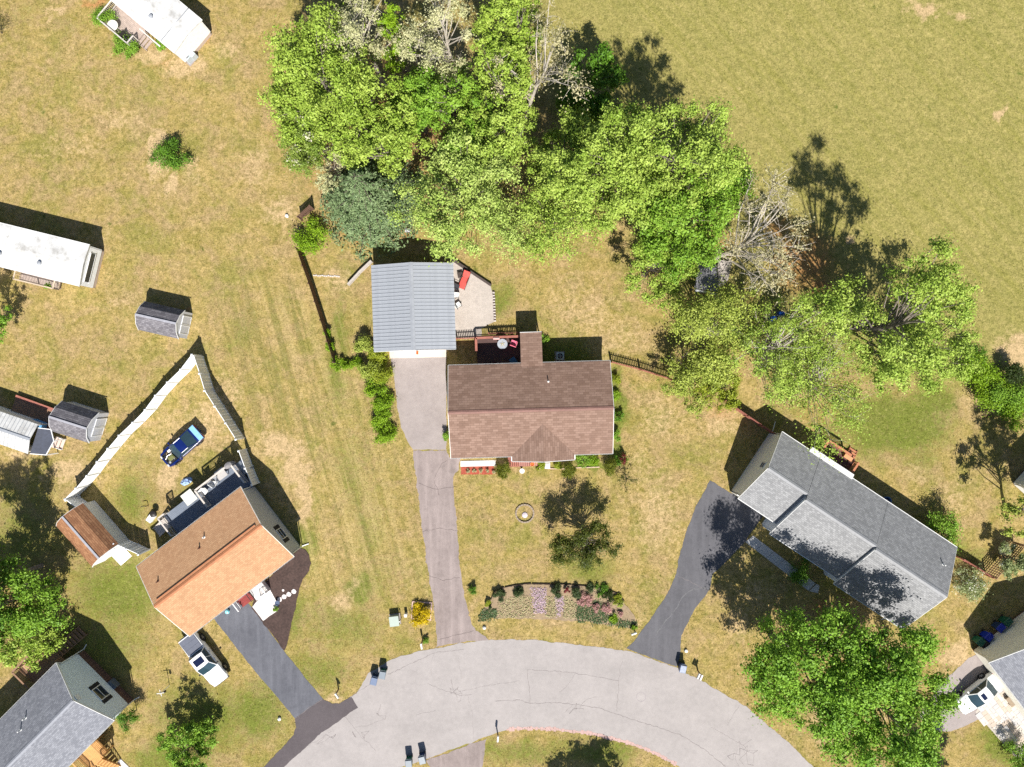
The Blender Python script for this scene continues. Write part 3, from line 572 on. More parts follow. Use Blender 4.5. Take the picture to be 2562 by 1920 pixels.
tree('budding_tree', 'larger cream budding tree beside the emerald sapling near the top edge', 1142, 232, 17, 3.5, LM['cream'], bark_pale, n=4000, ls=.22, seed=20, twigs=6, group=GRV, tr=.24, clumps=40, spread=.2)
tree('young_tree', 'emerald green sapling between the two cream budding trees', 1016, 178, 9, 1.9, LM['hedge'], n=3600, ls=.24, seed=21, group=GRV)
tree('leafy_tree', 'lime green tree cut by the top edge beside the open field', 1290, 200, 15, 3.2, LM['lime'], n=6500, seed=22, group=GRV)
tree('leafy_tree', 'lime green tree between the cream crown and the leaning bare trunk', 1258, 325, 15, 3.2, LM['lime'], n=6500, seed=23, group=GRV)
tree('bare_tree', 'tall leaning tree with long pale trunk and few tan leaves by the field', 1296, 345, 17, 4.0, LM['tan'], bark_pale, n=1100, ls=.22, base=.5, seed=24, twigs=7, lean=(2.9, 1.8), group=GRV, tr=.26, clumps=20, spread=.26)
tree('young_tree', 'dark emerald broadleaf tree in the shade beside the leaning bare trunk', 1470, 268, 8, 3.0, LM['deep'], n=5200, ls=.34, seed=25, group=GRV)
tree('leafy_tree', 'big yellow green tree in the middle of the grove facing the field', 1500, 505, 16, 4.8, LM['lime2'], n=13000, seed=26, group=GRV)
tree('leafy_tree', 'big yellow green tree reaching furthest into the open field', 1618, 490, 18, 4.6, LM['lime2'], n=12500, seed=27, group=GRV)
tree('leafy_tree', 'yellow green tree behind the round stone ring', 1402, 470, 13, 3.7, LM['lime2'], n=8000, seed=28, group=GRV)
tree('leafy_tree', 'fresh green tree above the torn grey tarpaulin shelter', 1650, 600, 13, 4.3, LM['green'], n=11500, seed=29, group=GRV)
tree('leafy_tree', 'deep green tree at the field edge beside the pale bare tree', 1752, 525, 10, 3.4, LM['green'], n=8500, ls=.24, seed=30, group=GRV)
tree('young_tree', 'thin pale lime tree whose leaves veil the lawn by the stone ring', 1372, 590, 10.5, 4.2, LM['lime2'], n=5200, ls=.24, seed=31, clumps=90, spread=.26, group=GRV)
tree('young_tree', 'thin pale lime tree spreading over the brown lawn behind the garage patio', 1270, 610, 8, 2.9, LM['pale'], n=2400, ls=.22, seed=38, clumps=70, spread=.3, group=GRV)
tree('young_tree', 'low lime tree leaning over the lawn left of the torn tarpaulin shelter', 1612, 690, 8.5, 3.2, LM['lime'], n=6500, ls=.23, seed=32, group=GRV)
tree('bare_tree', 'pale bare tree with heavy grey limbs leaning over the torn tarpaulin shelter', 1752, 665, 14, 4.0, LM['tan'], bark_pale, n=1500, ls=.22, base=.4, seed=33, twigs=10, lean=(3.2, 1.0), tr=.3, clumps=26, spread=.26, group=GRV)
GRE = 'thin trees along the edge of the field'
tree('leafy_tree', 'olive green tree at the lawn edge below the torn tarpaulin shelter', 1748, 850, 10, 4.5, LM['olive'], n=8500, ls=.24, seed=41, group=GRE, clumps=110, spread=.22, twigs=1)
tree('leafy_tree', 'tall pale lime tree standing out into the field beside the blue barrels', 2085, 835, 19, 5.2, LM['lime2'], n=10500, ls=.27, seed=42, group=GRE, clumps=130, twigs=1, base=.3)
tree('leafy_tree', 'pale lime tree nearest the bright hedge in the field corner', 2185, 885, 11, 4.8, LM['lime2'], n=7500, ls=.26, seed=43, group=GRE, clumps=100, twigs=1)
tree('budding_tree', 'thin twiggy olive tree between the blue barrels and the olive lawn tree', 1875, 880, 11, 4.6, LM['lime2'], bark_pale, n=5500, ls=.22, seed=44, group=GRE, twigs=3, clumps=80)
tree('budding_tree', 'thin twiggy pale tree above the corner of the long grey roof', 2005, 960, 8, 4.8, LM['lime2'], bark_pale, n=5200, ls=.22, seed=45, group=GRE, twigs=2, clumps=90, spread=.26)
tree('leafy_tree', 'small green tree at the end of the red picket fence', 1720, 950, 5, 2.6, LM['olive'], n=3600, ls=.2, seed=46, group=GRE)
tree('leafy_tree', 'green scrub tree behind the far end of the dark red board fence', 1790, 970, 4.5, 2.4, LM['hedge2'], n=2800, ls=.2, seed=47, group=GRE)
# hedge of shrubs in the field corner
for i, (x, y, h, r_, m) in enumerate([(2425, 935, 2.6, 1.6, 'hedge'), (2462, 968, 2.4, 1.7, 'hedge'), (2492, 1000, 2.6, 1.7, 'green'), (2522, 1032, 2.4, 1.6, 'hedge'), (2545, 985, 2.2, 1.3, 'green'), (2415, 1060 - 165, 2.8, 1.2, 'deep'), (2508, 935, 2.6, 1.1, 'dark')]):
    bush(['bright green shrub at the near end of the field corner hedge', 'bright green shrub second along the field corner hedge', 'green shrub third along the field corner hedge', 'bright green shrub at the far end of the field corner hedge', 'small green shrub behind the field corner hedge', 'deep green shrub behind the near end of the field corner hedge', 'dark reddish shrub on bare soil behind the field corner hedge'][i], x, y, h, r_, LM[m], n=2200, ls=.18, seed=60 + i, group='shrubs of the field corner hedge')
tree('lawn_tree', 'thin dark green tree alone on the front lawn with its long shadow', 1460, 1345, 6.0, 2.7, LM['thin'], bark_grey, n=5200, ls=.2, seed=71, clumps=90, spread=.2, twigs=2, tr=.11, base=.06)
tree('maple_tree', 'large green maple shading the dark curved driveway', 1930, 1592, 13, 5.7, LM['maple'], n=15000, ls=.3, seed=72, tr=.25, group='maples before the grey roofed house')
tree('maple_tree', 'large green maple at the bottom edge beside the white sedan', 2095, 1668, 13.5, 5.9, LM['maple'], n=20000, ls=.3, seed=73, tr=.28, group='maples before the grey roofed house')
tree('leafy_tree', 'bright green tree at the side edge below the brown shingled shed', 112, 1465, 9.5, 4.3, LM['green'], n=10500, ls=.27, seed=74, group='trees beside the brown shingled shed')
tree('leafy_tree', 'taller green tree cut by the side edge, shading the brown shingled shed', 105, 1415, 13, 3.3, LM['deep'], n=6000, ls=.27, seed=75, group='trees beside the brown shingled shed')
tree('leafy_tree', 'pale green tree behind the raised wooden deck in the bottom corner', 112, 1570, 6, 3.2, LM['lime'], n=7000, ls=.23, seed=76, group='trees beside the brown shingled shed')
tree('young_tree', 'round green tree on the lawn at the bottom edge near the white pickup', 503, 1838, 4.3, 2.7, LM['green'], n=5200, ls=.25, seed=77, base=.02, clumps=90)
bush('small round evergreen at the corner of the light blue house wall', 342, 1776, 2.7, 0.95, LM['deep'], n=1500, ls=.13, seed=78)
bush('single dark green bush on a bare patch of lawn', 437, 403, 2.1, 1.45, LM['deep'], n=2400, ls=.17, seed=79)
bush('green bush at the top corner of the brown wood fence', 787, 600, 2.2, 1.5, LM['hedge'], n=2600, ls=.17, seed=80)
tree('leafy_tree', 'tree south of the road throwing its shadow on the bottom verge', 1475, 2085, 11, 3.3, LM['deep'], n=5000, ls=.3, seed=81)
bush('leafless brushy shrub on the far side edge', 6, 84, 2.6, 1.7, LM['thin'], n=160, ls=.12, seed=82, twigs=9, clumps=30)
tree('young_tree', 'small dark tree at the side edge beside the flat white mobile home', 30, 795, 5.5, 2.2, LM['green'], n=2600, ls=.22, seed=83)
tree('leafy_tree', 'green tree beyond the side edge shading the white walled house lawn', 2512, 1262, 11, 3.2, LM['olive'], n=4200, ls=.28, seed=84)
tree('blossom_tree', 'white flowering tree at the side edge above the lattice fence', 2498, 1385, 3.6, 1.7, LM['white'], n=3000, ls=.2, seed=85, base=.1)
bush('round green bush behind the long grey roof', 2330, 1318, 2.8, 1.75, LM['green'], n=2600, ls=.18, seed=86)
bush('grey green flowering bush by the lattice fence corner', 2415, 1452, 2.0, 1.5, LM['white'], n=2000, ls=.16, seed=87)
bush('dark green bush on the shaded walk of the grey roofed house', 1993, 1430, 1.2, 1.15, LM['deep'], n=1600, ls=.15, seed=88)
bush('green bush in the bottom corner by the paved patio', 2530, 1875, 2.2, 1.3, LM['green'], n=1700, ls=.18, seed=89)
tree('leafy_tree', 'dark tree below the bottom corner shading the white sedan lawn', 2320, 2010, 9, 2.6, LM['deep'], n=3500, ls=.28, seed=90)
# long hedge between side lawn and concrete pad
for i, (x, y, h, r_, m) in enumerate([(918, 862, 2.0, 1.0, 'olive'), (950, 888, 2.1, 1.2, 'hedge2'), (932, 925, 1.9, 1.15, 'olive'), (962, 935, 1.9, 1.1, 'hedge2'), (944, 968, 2.0, 1.15, 'hedge'), (960, 1005, 2.0, 1.15, 'hedge'), (962, 1045, 2.0, 1.2, 'hedge'), (968, 1085, 1.9, 1.2, 'hedge')]):
    bush(['olive shrub at the garage corner, start of the driveway hedge', 'yellow green shrub beside the garage front, second in the driveway hedge', 'olive shrub third in the driveway hedge, on the lawn side', 'yellow green shrub third in the driveway hedge, on the pad side', 'bright shrub fifth from the garage in the driveway hedge', 'bright shrub sixth from the garage in the driveway hedge', 'bright shrub seventh from the garage in the driveway hedge', 'bright shrub at the road end of the driveway hedge'][i], x, y, h, r_ * .85, LM[m], n=1900, ls=.17, seed=100 + i, group='shrubs of the driveway hedge')
for i, (x, y, h, r_) in enumerate([(848, 912, 1.1, .6), (872, 918, 1.1, .65), (895, 910, 1.1, .6), (832, 870, 1.0, .45), (822, 835, 1.0, .4)]):
    bush(['low green shrub at the bottom corner of the brown wood fence', 'low green shrub second from the brown fence corner', 'low green shrub joining the fence corner to the driveway hedge', 'low green growth climbing the brown fence above its corner', 'low green growth higher up the brown fence'][i], x, y, h, r_, LM['hedge'], n=800, ls=.14, seed=120 + i, group='low growth at the brown fence corner')
# planting round the brown roofed house
for i, (x, y, h, r_) in enumerate([(1257, 1172, 1.8, .72), (1424, 1172, 1.8, .74), (1523, 1165, 2.0, .85)]):
    bush(['clipped round bush beside the slatted porch ramp', 'clipped round bush below the front gable corner', 'clipped round bush at the far front corner of the brown roofed house'][i], x, y, h, r_, LM['topiary'], n=2600, ls=.12, seed=130 + i, group='clipped bushes along the front of the brown roofed house')
for i, (x, y, h, r_, m) in enumerate([(1352, 1166, .6, .45, 'hedge2'), (1395, 1164, .6, .4, 'hedge2'), (1455, 1152, .7, .7, 'green'), (1485, 1152, .6, .6, 'hedge'), (1546, 1150, 1.2, .6, 'deep'), (1541, 1090, 1.0, .5, 'green'), (1540, 1040, 1.1, .55, 'deep'), (1541, 990, 1.0, .5, 'hedge'), (1538, 950, 1.0, .5, 'hedge2'), (1362, 850, .6, .5, 'green'), (1116, 1090, 1.0, .4, 'green')]):
    bush(['low plant beside the white porch step', 'low plant on the other side of the white porch step', 'leafy green plant in the front bed under the eave', 'second leafy green plant in the front bed under the eave', 'dark shrub at the front corner of the brown roofed house', 'green shrub low along the gable end of the brown roofed house', 'dark shrub midway along the gable end of the brown roofed house', 'bright shrub third along the gable end of the brown roofed house', 'yellowish shrub at the back of the gable end of the brown roofed house', 'small green plant beside the back porch roof', 'small shrub between the concrete pad and the brown roofed house'][i], x, y, h, r_, LM[m], n=700, ls=.14, seed=140 + i)
tree('sapling', 'thin twiggy sapling on the lawn beside the brown roofed house', 1566, 1195, 2.6, 1.15, LM['thin'], bark_dark, n=260, ls=.12, seed=152, twigs=5, base=.2, clumps=40)
bush('small reddish shrub behind the thin sapling', 1553, 1148, 1.4, .5, LM['red'], n=300, ls=.12, seed=153)
# flower bed by the road
for i, (x, y) in enumerate([(1250, 1489), (1297, 1478), (1391, 1477), (1440, 1477)]):
    bush(['dark boxwood at the driveway end of the flower bed', 'dark boxwood second along the flower bed', 'dark boxwood third along the flower bed beside the maroon plant', 'dark boxwood fourth along the flower bed, before the pink azalea'][i], x, y, .8, .52, LM['box'], n=1400, ls=.12, seed=160 + i, group='boxwoods of the flower bed')
bush('tiny dark shrub on the lawn beside the worn driveway', 1183, 1472, .8, .42, LM['deep'], n=600, ls=.11, seed=165)
bush('small maroon plant between two boxwoods', 1416, 1475, .7, .3, LM['red'], n=260, ls=.11, seed=166)
for i, (x, y, r_, m) in enumerate([(1468, 1496, .75, 'pink'), (1455, 1507, .5, 'pink'), (1515, 1522, .75, 'pink'), (1490, 1520, .45, 'pink'), (1550, 1534, .35, 'pink')]):
    bush(['pink azalea nearest the boxwoods', 'small pink azalea below the nearest azalea', 'pink azalea in the middle of the green creeper', 'small pale azalea before the middle azalea', 'small pink azalea at the road end of the flower bed'][i], x, y, .45, r_ * .8, LM[m], n=650, ls=.11, seed=170 + i, group='azaleas in the flower bed')
for i, (x, y, r_, m) in enumerate([(1478, 1473, .7, 'box'), (1500, 1478, .8, 'deep'), (1520, 1490, .7, 'dark'), (1540, 1498, .6, 'hedge2'), (1535, 1545, .6, 'hedge'), (1548, 1508, .45, 'olive'), (1585, 1566, .35, 'hedge'), (1222, 1505, .4, 'hedge2'), (1226, 1518, .25, 'box')]):
    bush(['olive shrub behind the pink azalea', 'green shrub along the back edge of the flower bed', 'dark shrub along the back edge of the flower bed', 'yellow green shrub at the far back of the flower bed', 'lime plant between creeper and pink flowers', 'grey olive plant near the far tip of the flower bed', 'tiny lime plant at the far tip of the flower bed', 'tiny yellow green plant at the near tip of the flower bed', 'tiny dark plant at the near tip of the flower bed'][i], x, y, .5, r_ * .75, LM[m], n=600, ls=.13, seed=180 + i)
bush('round golden yellow bush inside a square timber edging', 1055, 1531, 1.15, .92, LM['yellow'], n=2600, ls=.13, seed=195, core=.5)
bush('small green plant behind the curb mailbox', 1068, 1600, .6, .35, LM['green'], n=300, ls=.12, seed=196)
# bushes round the small white home at the top
for i, (x, y, h, r_) in enumerate([(268, 55, 1.6, 1.05), (318, 118, 1.5, 1.15), (338, 132, 1.3, .8), (408, 122, .8, .45)]):
    bush(['green bush at the deck corner of the top white home', 'green bush before the deck rail of the top white home', 'green bush beside the deck steps of the top white home', 'small plant between handrail and wall of the top white home'][i], x, y, h, r_, LM['green'], n=1500, ls=.15, seed=200 + i)
# low creeping flowers
def mat_plants(name, poly, m, n, ls, label, seed, zmax=.1):
    rs = np.random.RandomState(seed); xs = [p[0] for p in poly]; ys = [p[1] for p in poly]
    x = rs.uniform(min(xs), max(xs), n); y = rs.uniform(min(ys), max(ys), n); k = in_poly(x + rs.normal(0, 4, n) + (fbm(x / 9, y / 9, seed) - .5) * 24, y + rs.normal(0, 3, n) + (fbm(x / 9, y / 9, seed + 3) - .5) * 16, poly); x = x[k]; y = y[k]
    cen = np.stack([(x - CX) / K, -(y - CY) / K, .04 + rs.uniform(0, zmax, len(x)) ** 1.0], 1); nr = rs.normal(size=(len(x), 3)) * .4 + np.array([0, 0, 1]); nr /= np.linalg.norm(nr, axis=1)[:, None]
    co, q = leaf_cards(cen, nr, ls, rs); me = quads_mesh(name, co, q, rs.uniform(0, 1, len(cen))); me.materials.append(m)
    o = bpy.data.objects.new(name, me); C.objects.link(o); o['kind'] = 'stuff'; o['label'] = label; o['category'] = 'flowers'; return o
mat_plants('creeping_flowers', [(1325, 1470), (1368, 1470), (1366, 1500), (1362, 1535), (1336, 1535), (1335, 1495)], LM['mauve'], 2200, .1, 'carpet of mauve flowers between the boxwoods', 1)
mat_plants('creeping_flowers', [(1388, 1492), (1412, 1490), (1405, 1545), (1392, 1545)], LM['mauve'], 800, .1, 'narrow strip of mauve flowers in the flower bed', 2)
mat_plants('creeping_flowers', [(1240, 1545), (1248, 1510), (1290, 1490), (1330, 1490), (1337, 1540), (1320, 1548)], LM['straw'], 1500, .11, 'pale faded ground flowers at the driveway end of the flower bed', 3)
mat_plants('creeping_flowers', [(1364, 1490), (1388, 1495), (1392, 1545), (1364, 1545)], LM['straw'], 550, .11, 'pale faded ground flowers between mauve strips', 4)
mat_plants('creeping_flowers', [(1412, 1492), (1440, 1488), (1440, 1548), (1408, 1546)], LM['straw'], 600, .11, 'pale faded ground flowers beside the green creeper', 5)
mat_plants('creeper', [(1440, 1512), (1460, 1512), (1500, 1500), (1515, 1520), (1530, 1545), (1590, 1560), (1597, 1568), (1560, 1572), (1520, 1562), (1438, 1551)], LM['vinca'], 5200, .12, 'dark green creeper covering the road end of the flower bed', 6)
mat_plants('creeper', [(1196, 1540), (1215, 1522), (1245, 1523), (1240, 1548), (1205, 1555)], LM['vinca'], 1000, .12, 'dark green creeper at the driveway tip of the flower bed', 7)
# tufts of grass and weeds that break the edges and the lawn
def tufts():
    rs = np.random.RandomState(5); n = 150000
    x = rs.uniform(-80, 2640, n); y = rs.uniform(-80, 2000, n); keep = np.ones(n, bool)
    for p in PAVED: keep &= ~in_poly(x, y, p)
    x = x[keep]; y = y[keep]; g, b, r_, f, m = ground_masks(x, y)
    k = rs.uniform(0, 1, len(x)) > b * .9 + r_ * .3; x = x[k]; y = y[k]; g = g[k]; f = f[k]; m = m[k]; N = len(x)
    dens = fbm(x / 45, y / 45, 31); k = rs.uniform(0, 1, N) < np.clip(dens * 1.9 - .35 + g * .3, .15, 1); x = x[k]; y = y[k]; g = g[k]; f = f[k]; N = len(x)
    X = (x - CX) / K; Y = -(y - CY) / K; a = rs.uniform(0, 6.28, N); L = rs.uniform(.05, .13, N); hh = rs.uniform(.03, .10, N); w_ = rs.uniform(.015, .04, N)
    dx, dy = np.cos(a), np.sin(a); z = np.zeros(N)
    tip = np.stack([X + dx * L * .7, Y + dy * L * .7, hh], 1); p1 = np.stack([X - dy * w_, Y + dx * w_, z + .001], 1); p2 = np.stack([X + dy * w_, Y - dx * w_, z + .001], 1)
    co = np.stack([p1, p2, tip], 1).reshape(-1, 3); q = np.arange(N * 3).reshape(N, 3)
    rv = np.clip(.35 + .3 * rs.normal(size=N) * .8 + .4 * (fbm(x / 20, y / 20, 33) - .5) - g * .5, 0, 1)
    me = quads_mesh('grass_tufts', co, q, rv)
    t = NT('grass_blades'); c = t.mix(t.attr('rnd'), (0.13, 0.15, 0.025), (0.42, 0.33, 0.12)); me.materials.append(t.fin(c, .9, .1))
    o = bpy.data.objects.new('grass_tufts', me); C.objects.link(o); o['kind'] = 'stuff'; o['label'] = 'short tufts of dry and green grass all over the lawns'; o['category'] = 'grass'
tufts()
# ------------------------------------------------------------------ houses, garage and sheds
brown_sh = shingle('brown_shingles', (0.185, 0.117, 0.088), (0.262, 0.174, 0.136), row=0.21, wid=0.5, gap=0.7, var=.14)
brown_sh_x = shingle('brown_shingles_cross', (0.185, 0.117, 0.088), (0.262, 0.174, 0.136), rot=R(90), row=0.21, wid=0.5, gap=0.7, var=.14)
tan_sh = shingle('orange_shingles', (0.385, 0.218, 0.118), (0.465, 0.283, 0.158), row=0.15, wid=0.3, gap=0.78, var=.14)
grey_sh = shingle('grey_shingles', (0.205, 0.208, 0.213), (0.300, 0.303, 0.308), row=0.15, wid=0.28, gap=0.72, var=.15)
grey_sh2 = shingle('blue_grey_shingles', (0.165, 0.172, 0.195), (0.250, 0.258, 0.285), row=0.14, wid=0.3, gap=0.8, var=.14)
shed_sh = shingle('dark_shed_shingles', (0.125, 0.118, 0.130), (0.215, 0.205, 0.218), row=0.16, wid=0.32, gap=0.55, var=.25)
tan_sh2 = shingle('brown_shed_shingles', (0.24, 0.115, 0.060), (0.36, 0.19, 0.10), row=0.15, wid=0.4, gap=0.6, var=.22)
cream_side = siding('cream_siding', (0.74, 0.72, 0.63)); grey_side = siding('grey_siding', (0.48, 0.50, 0.53)); blue_side = siding('light_blue_siding', (0.70, 0.79, 0.85))
pale_side = siding('pale_grey_siding', (0.80, 0.82, 0.84)); white_side = siding('white_siding', (0.74, 0.74, 0.73)); tan_side = siding('tan_siding', (0.50, 0.36, 0.22))
brick_m = shingle('brown_brick', (0.11, 0.065, 0.05), (0.17, 0.10, 0.075), row=0.075, wid=0.22, gap=1.6)
soff = mat('soffit_white', (0.66, 0.66, 0.64), .05, 3)
def gable(t, L, W, he, hr, roofm, wallm, og=0.3, oe=0.4, th=0.14, yr=0.0, gutters=True, rake=True, found=None, fz=0.0, xlo=None, xhi=None, cap=None, trim=None):
    """house in its own frame: x along the ridge; eave tips at y = -W/2 and W/2, ridge at y = yr"""
    trim = trim or white_trim
    x0 = -L / 2 if xlo is None else xlo; x1 = L / 2 if xhi is None else xhi
    roof = B().slab([(x0, W / 2, he), (x0, yr, hr), (x1, yr, hr), (x1, W / 2, he)], th).build('roof', roofm, t)
    B().slab([(x0, -W / 2, he), (x1, -W / 2, he), (x1, yr, hr), (x0, yr, hr)], th).build('roof', roofm, t)
    def zr(y): return (he + (hr - he) * ((W / 2 - y) / (W / 2 - yr) if y > yr else (W / 2 + y) / (W / 2 + yr))) - th * 1.15
    ya, yb = -W / 2 + oe, W / 2 - oe; wt = 0.14
    for y in (ya, yb):
        B().box(((x0 + x1) / 2, y, (zr(y) + fz) / 2), (x1 - x0 - 2 * og, wt, zr(y) - fz)).build('wall', wallm, t)
    for x in (x0 + og, x1 - og):
        b = B(); pts = [(ya + wt / 2 + .003, fz), (yb - wt / 2 - .003, fz), (yb - wt / 2 - .003, zr(yb)), (yr, zr(yr)), (ya + wt / 2 + .003, zr(ya))]
        n = len(pts); v = [(x - wt / 2, p[0], p[1]) for p in pts] + [(x + wt / 2, p[0], p[1]) for p in pts]
        b.add(v, [tuple(range(n - 1, -1, -1)), tuple(range(n, 2 * n))] + [(i, (i + 1) % n, n + (i + 1) % n, n + i) for i in range(n)]); b.build('wall', wallm, t)
    if found:
        B().prism([(x0 + og + .03, ya + .03), (x1 - og - .03, ya + .03), (x1 - og - .03, yb - .03), (x0 + og + .03, yb - .03)], -0.1, fz + .01).build('foundation', found, t)
    if gutters:
        for s, y in ((1, W / 2), (-1, -W / 2)):
            b = B(); b.box(((x0 + x1) / 2, y + s * .055, he - .075), (x1 - x0 + .02, .012, .11)); b.box(((x0 + x1) / 2, y + s * .005, he - .075), (x1 - x0 + .02, .012, .11)); b.box(((x0 + x1) / 2, y + s * .03, he - .127), (x1 - x0 + .02, .062, .01))
            g = b.build('gutter', trim, t)
    if rake:
        for x, s in ((x0, -1), (x1, 1)):
            for y, z in ((W / 2, he), (-W / 2, he)):
                B().beam((x + s * .02, y, z - .085), (x + s * .02, yr, hr - .085), .035, .17).build('rake_board', trim, t)
    if cap: B().slab([(x0 - .01, yr + .17, zr(yr + .17) + th * 1.15 + .035), (x0 - .01, yr, hr + .035), (x1 + .01, yr, hr + .035), (x1 + .01, yr + .17, zr(yr + .17) + th * 1.15 + .035)], .04).slab([(x0 - .01, yr - .17, zr(yr - .17) + th * 1.15 + .035), (x1 + .01, yr - .17, zr(yr - .17) + th * 1.15 + .035), (x1 + .01, yr, hr + .035), (x0 - .01, yr, hr + .035)], .04).build('ridge_cap', cap, t)
    return roof, zr
def window(t, c, wdt, hgt, axis, out, shutters=None, frame_m=None, n=2):
    """window on a wall of thing t; axis 'x' for a wall whose face looks along x"""
    fm = frame_m or white_trim; c = Vector(c); u = Vector((0, 1, 0)) if axis == 'x' else Vector((1, 0, 0)); o = Vector((out, 0, 0)) if axis == 'x' else Vector((0, out, 0)); z = Vector((0, 0, 1))
    def bx(b, q, du, dz, do): 
        d = (do, du, dz) if axis == 'x' else (du, do, dz); b.box(q, d)
    b = B(); k = .07
    for s in (-1, 1): bx(b, c + u * s * (wdt / 2) + o * .035, k, hgt + k, .07); bx(b, c + z * s * (hgt / 2) + o * .033, wdt - k, k, .068)
    bx(b, c + o * .03, wdt - k, .05, .06); f = b.build('window', fm, t)
    for s in (-1, 1):
        bb = B(); bx(bb, c + z * s * hgt / 4 + o * .018, wdt - k, hgt / 2 - k, .02); bb.build('pane', glass(), f)
    if shutters:
        for s in (-1, 1):
            bb = B(); bx(bb, c + u * s * (wdt / 2 + .24) + o * .025, .36, hgt + .1, .04)
            for i in range(7): bx(bb, c + u * s * (wdt / 2 + .24) + z * ((i - 3) * hgt / 7.5) + o * .047, .26, hgt / 12, .012)
            bb.build('shutter', shutters, t)
    return f
def pipe(t, x, y, z, h=.35, r_=.05, m=None):
    B().lathe([(r_ * 2.2, z - .12), (r_ * 1.9, z + .03), (r_, z + .06), (r_, z + h), (r_ * .7, z + h), (r_ * .7, z + h - .03)], (x, y, 0), 9).build('vent_pipe', m or white_trim, t, smooth=True)
def roof_z(W, he, hr, y, yr=0): return he + (hr - he) * (W / 2 - abs(y)) / (W / 2)
# --- house with the brown roof
ctr, rz, L, W = frame((1122, 915), (1526, 903), (1533, 1135), (1128, 1147), 2.9)
A = thing('brown_roof_house', 'house with brown shingle roof and front gable beside the concrete pad', 'house', ctr, rz)
he, hr = 2.9, 4.45
gable(A, L, W, he, hr, brown_sh, cream_side, cap=mat('brown_ridge', (0.20, 0.11, 0.09), .3, 8), found=brick_m, fz=.25)
def la(x, y, h): return loc_of(A, P(x, y, h))
ga = la(1358, 1066, 3.95); gl = la(1281, 1143, 2.9); gr = la(1437, 1138, 2.9); yf = la(1358, 1156, 3.95).y
xm = (gl.x + gr.x) / 2; hw = (gr.x - gl.x) / 2; gz = he + .006 + (hr - he) * (hw / (W / 2)); ya = -W / 2 + (gz - he) / (hr - he) * W / 2 + .2
for s in (-1, 1):
    pts = [(xm, yf, gz + .03), (xm, ya, gz + .03), (xm + s * hw, -W / 2 + .02, he + .03), (xm + s * hw, yf, he + .03)]
    if s > 0: pts.reverse()
    B().slab(pts, .12).build('gable_roof', brown_sh_x, A)
    B().beam((xm + s * hw, yf - .02, he - .05), (xm, yf - .02, gz - .05), .04, .16).build('rake_board', white_trim, A)
    B().box((xm + s * (hw + .045), (yf - W / 2) / 2, he - .06), (.09, abs(yf + W / 2) - .05, .11)).build('gutter', white_trim, A)
    B().box((xm + s * (hw - .2), yf + .2, (he - .1) / 2), (.14, .14, he - .15)).build('porch_post', white_trim, A)
B().prism([(xm - hw + .3, -W / 2 + .42), (xm + hw - .3, -W / 2 + .42), (xm + hw - .3, yf + .1), (xm - hw + .3, yf + .1)], -.02, .3).build('porch_floor', conc_old, A)
v1 = la(1372, 955, 3.6); pipe(A, v1.x, v1.y, roof_z(W, he, hr, v1.y), .45, .05)
for x in (-5.2, -2.2, 3.2, 5.6): window(A, (x, -W / 2 + .4 - .07, 1.6), 1.2, 1.2, 'y', -1)
for x in (-3.5, 4.5): window(A, (x, W / 2 - .4 + .07, 1.6), 1.0, 1.1, 'y', 1)
for s in (-1, 1): B().tube([(s * (L / 2 - .35), -W / 2 - .03, he - .12), (s * (L / 2 - .35), -W / 2 + .32, he - .5), (s * (L / 2 - .35), -W / 2 + .32, .2), (s * (L / 2 - .35), -W / 2 - .25, .1)], .045, 6).build('downspout', white_trim, A, smooth=True)
# roof over the back porch
c0 = P(1301, 833, 2.75); c1 = P(1355, 831, 2.75); q = [loc_of(A, p) for p in (c0, c1)]
B().slab([(q[0].x, q[0].y, 2.72), (q[1].x, q[1].y, 2.72), (q[1].x, W / 2 - .3, 3.04), (q[0].x, W / 2 - .3, 3.04)], .13).build('porch_roof', brown_sh, A)
B().box(((q[0].x + q[1].x) / 2, q[0].y + .03, 2.64), (q[1].x - q[0].x, .05, .14)).build('fascia', white_trim, A)
for x in (q[0].x + .12, q[1].x - .12): B().box((x, q[0].y - .12, 1.3), (.11, .11, 2.6)).build('porch_post', mat('red_brown_wood', (0.30, 0.115, 0.085), .25, 5, .8, bump=.3), A)
# --- garage with the metal roof: every standing seam panel is its own piece
ctr, rz, L, W = frame((1028 - 98, 663), (1028 - 98 + 6, 880), (1140, 875), (1132, 660), 2.8)
# local x runs down the ridge (north to south)
Gd = thing('metal_garage', 'garage with pale blue grey ribbed metal roof behind the concrete pad', 'garage', ctr, rz)
he, hr = 2.8, 3.75; galv = mat('galvanised_panel', (0.30, 0.318, 0.345), .08, 2.5, .5, .4, .1); galv2 = mat('galvanised_ridge', (0.29, 0.305, 0.33), .15, 2, .5, .4, .1)
B().slab([(-L / 2, W / 2, he - .03), (-L / 2, 0, hr - .03), (L / 2, 0, hr - .03), (L / 2, W / 2, he - .03)], .1).build('roof_deck', soff, Gd)
B().slab([(-L / 2, -W / 2, he - .03), (L / 2, -W / 2, he - .03), (L / 2, 0, hr - .03), (-L / 2, 0, hr - .03)], .1).build('roof_deck', soff, Gd)
npan = 24; pw = L / npan; sl_ = math.hypot(W / 2, hr - he); pm = B()
pm.add([(-pw / 2 + .004, 0, .0), (-pw / 2 + .05, 0, .0), (pw / 2 - .05, 0, 0), (pw / 2 - .004, 0, 0), (-pw / 2 + .004, sl_ + .05, 0), (-pw / 2 + .05, sl_ + .05, 0), (pw / 2 - .05, sl_ + .05, 0), (pw / 2 - .004, sl_ + .05, 0)], [(0, 1, 5, 4), (1, 2, 6, 5), (2, 3, 7, 6)])
pm.box((pw / 2 - .004, sl_ / 2 + .025, .02), (.035, sl_ + .05, .042)); pm = pm.mesh('roof_panel', galv)
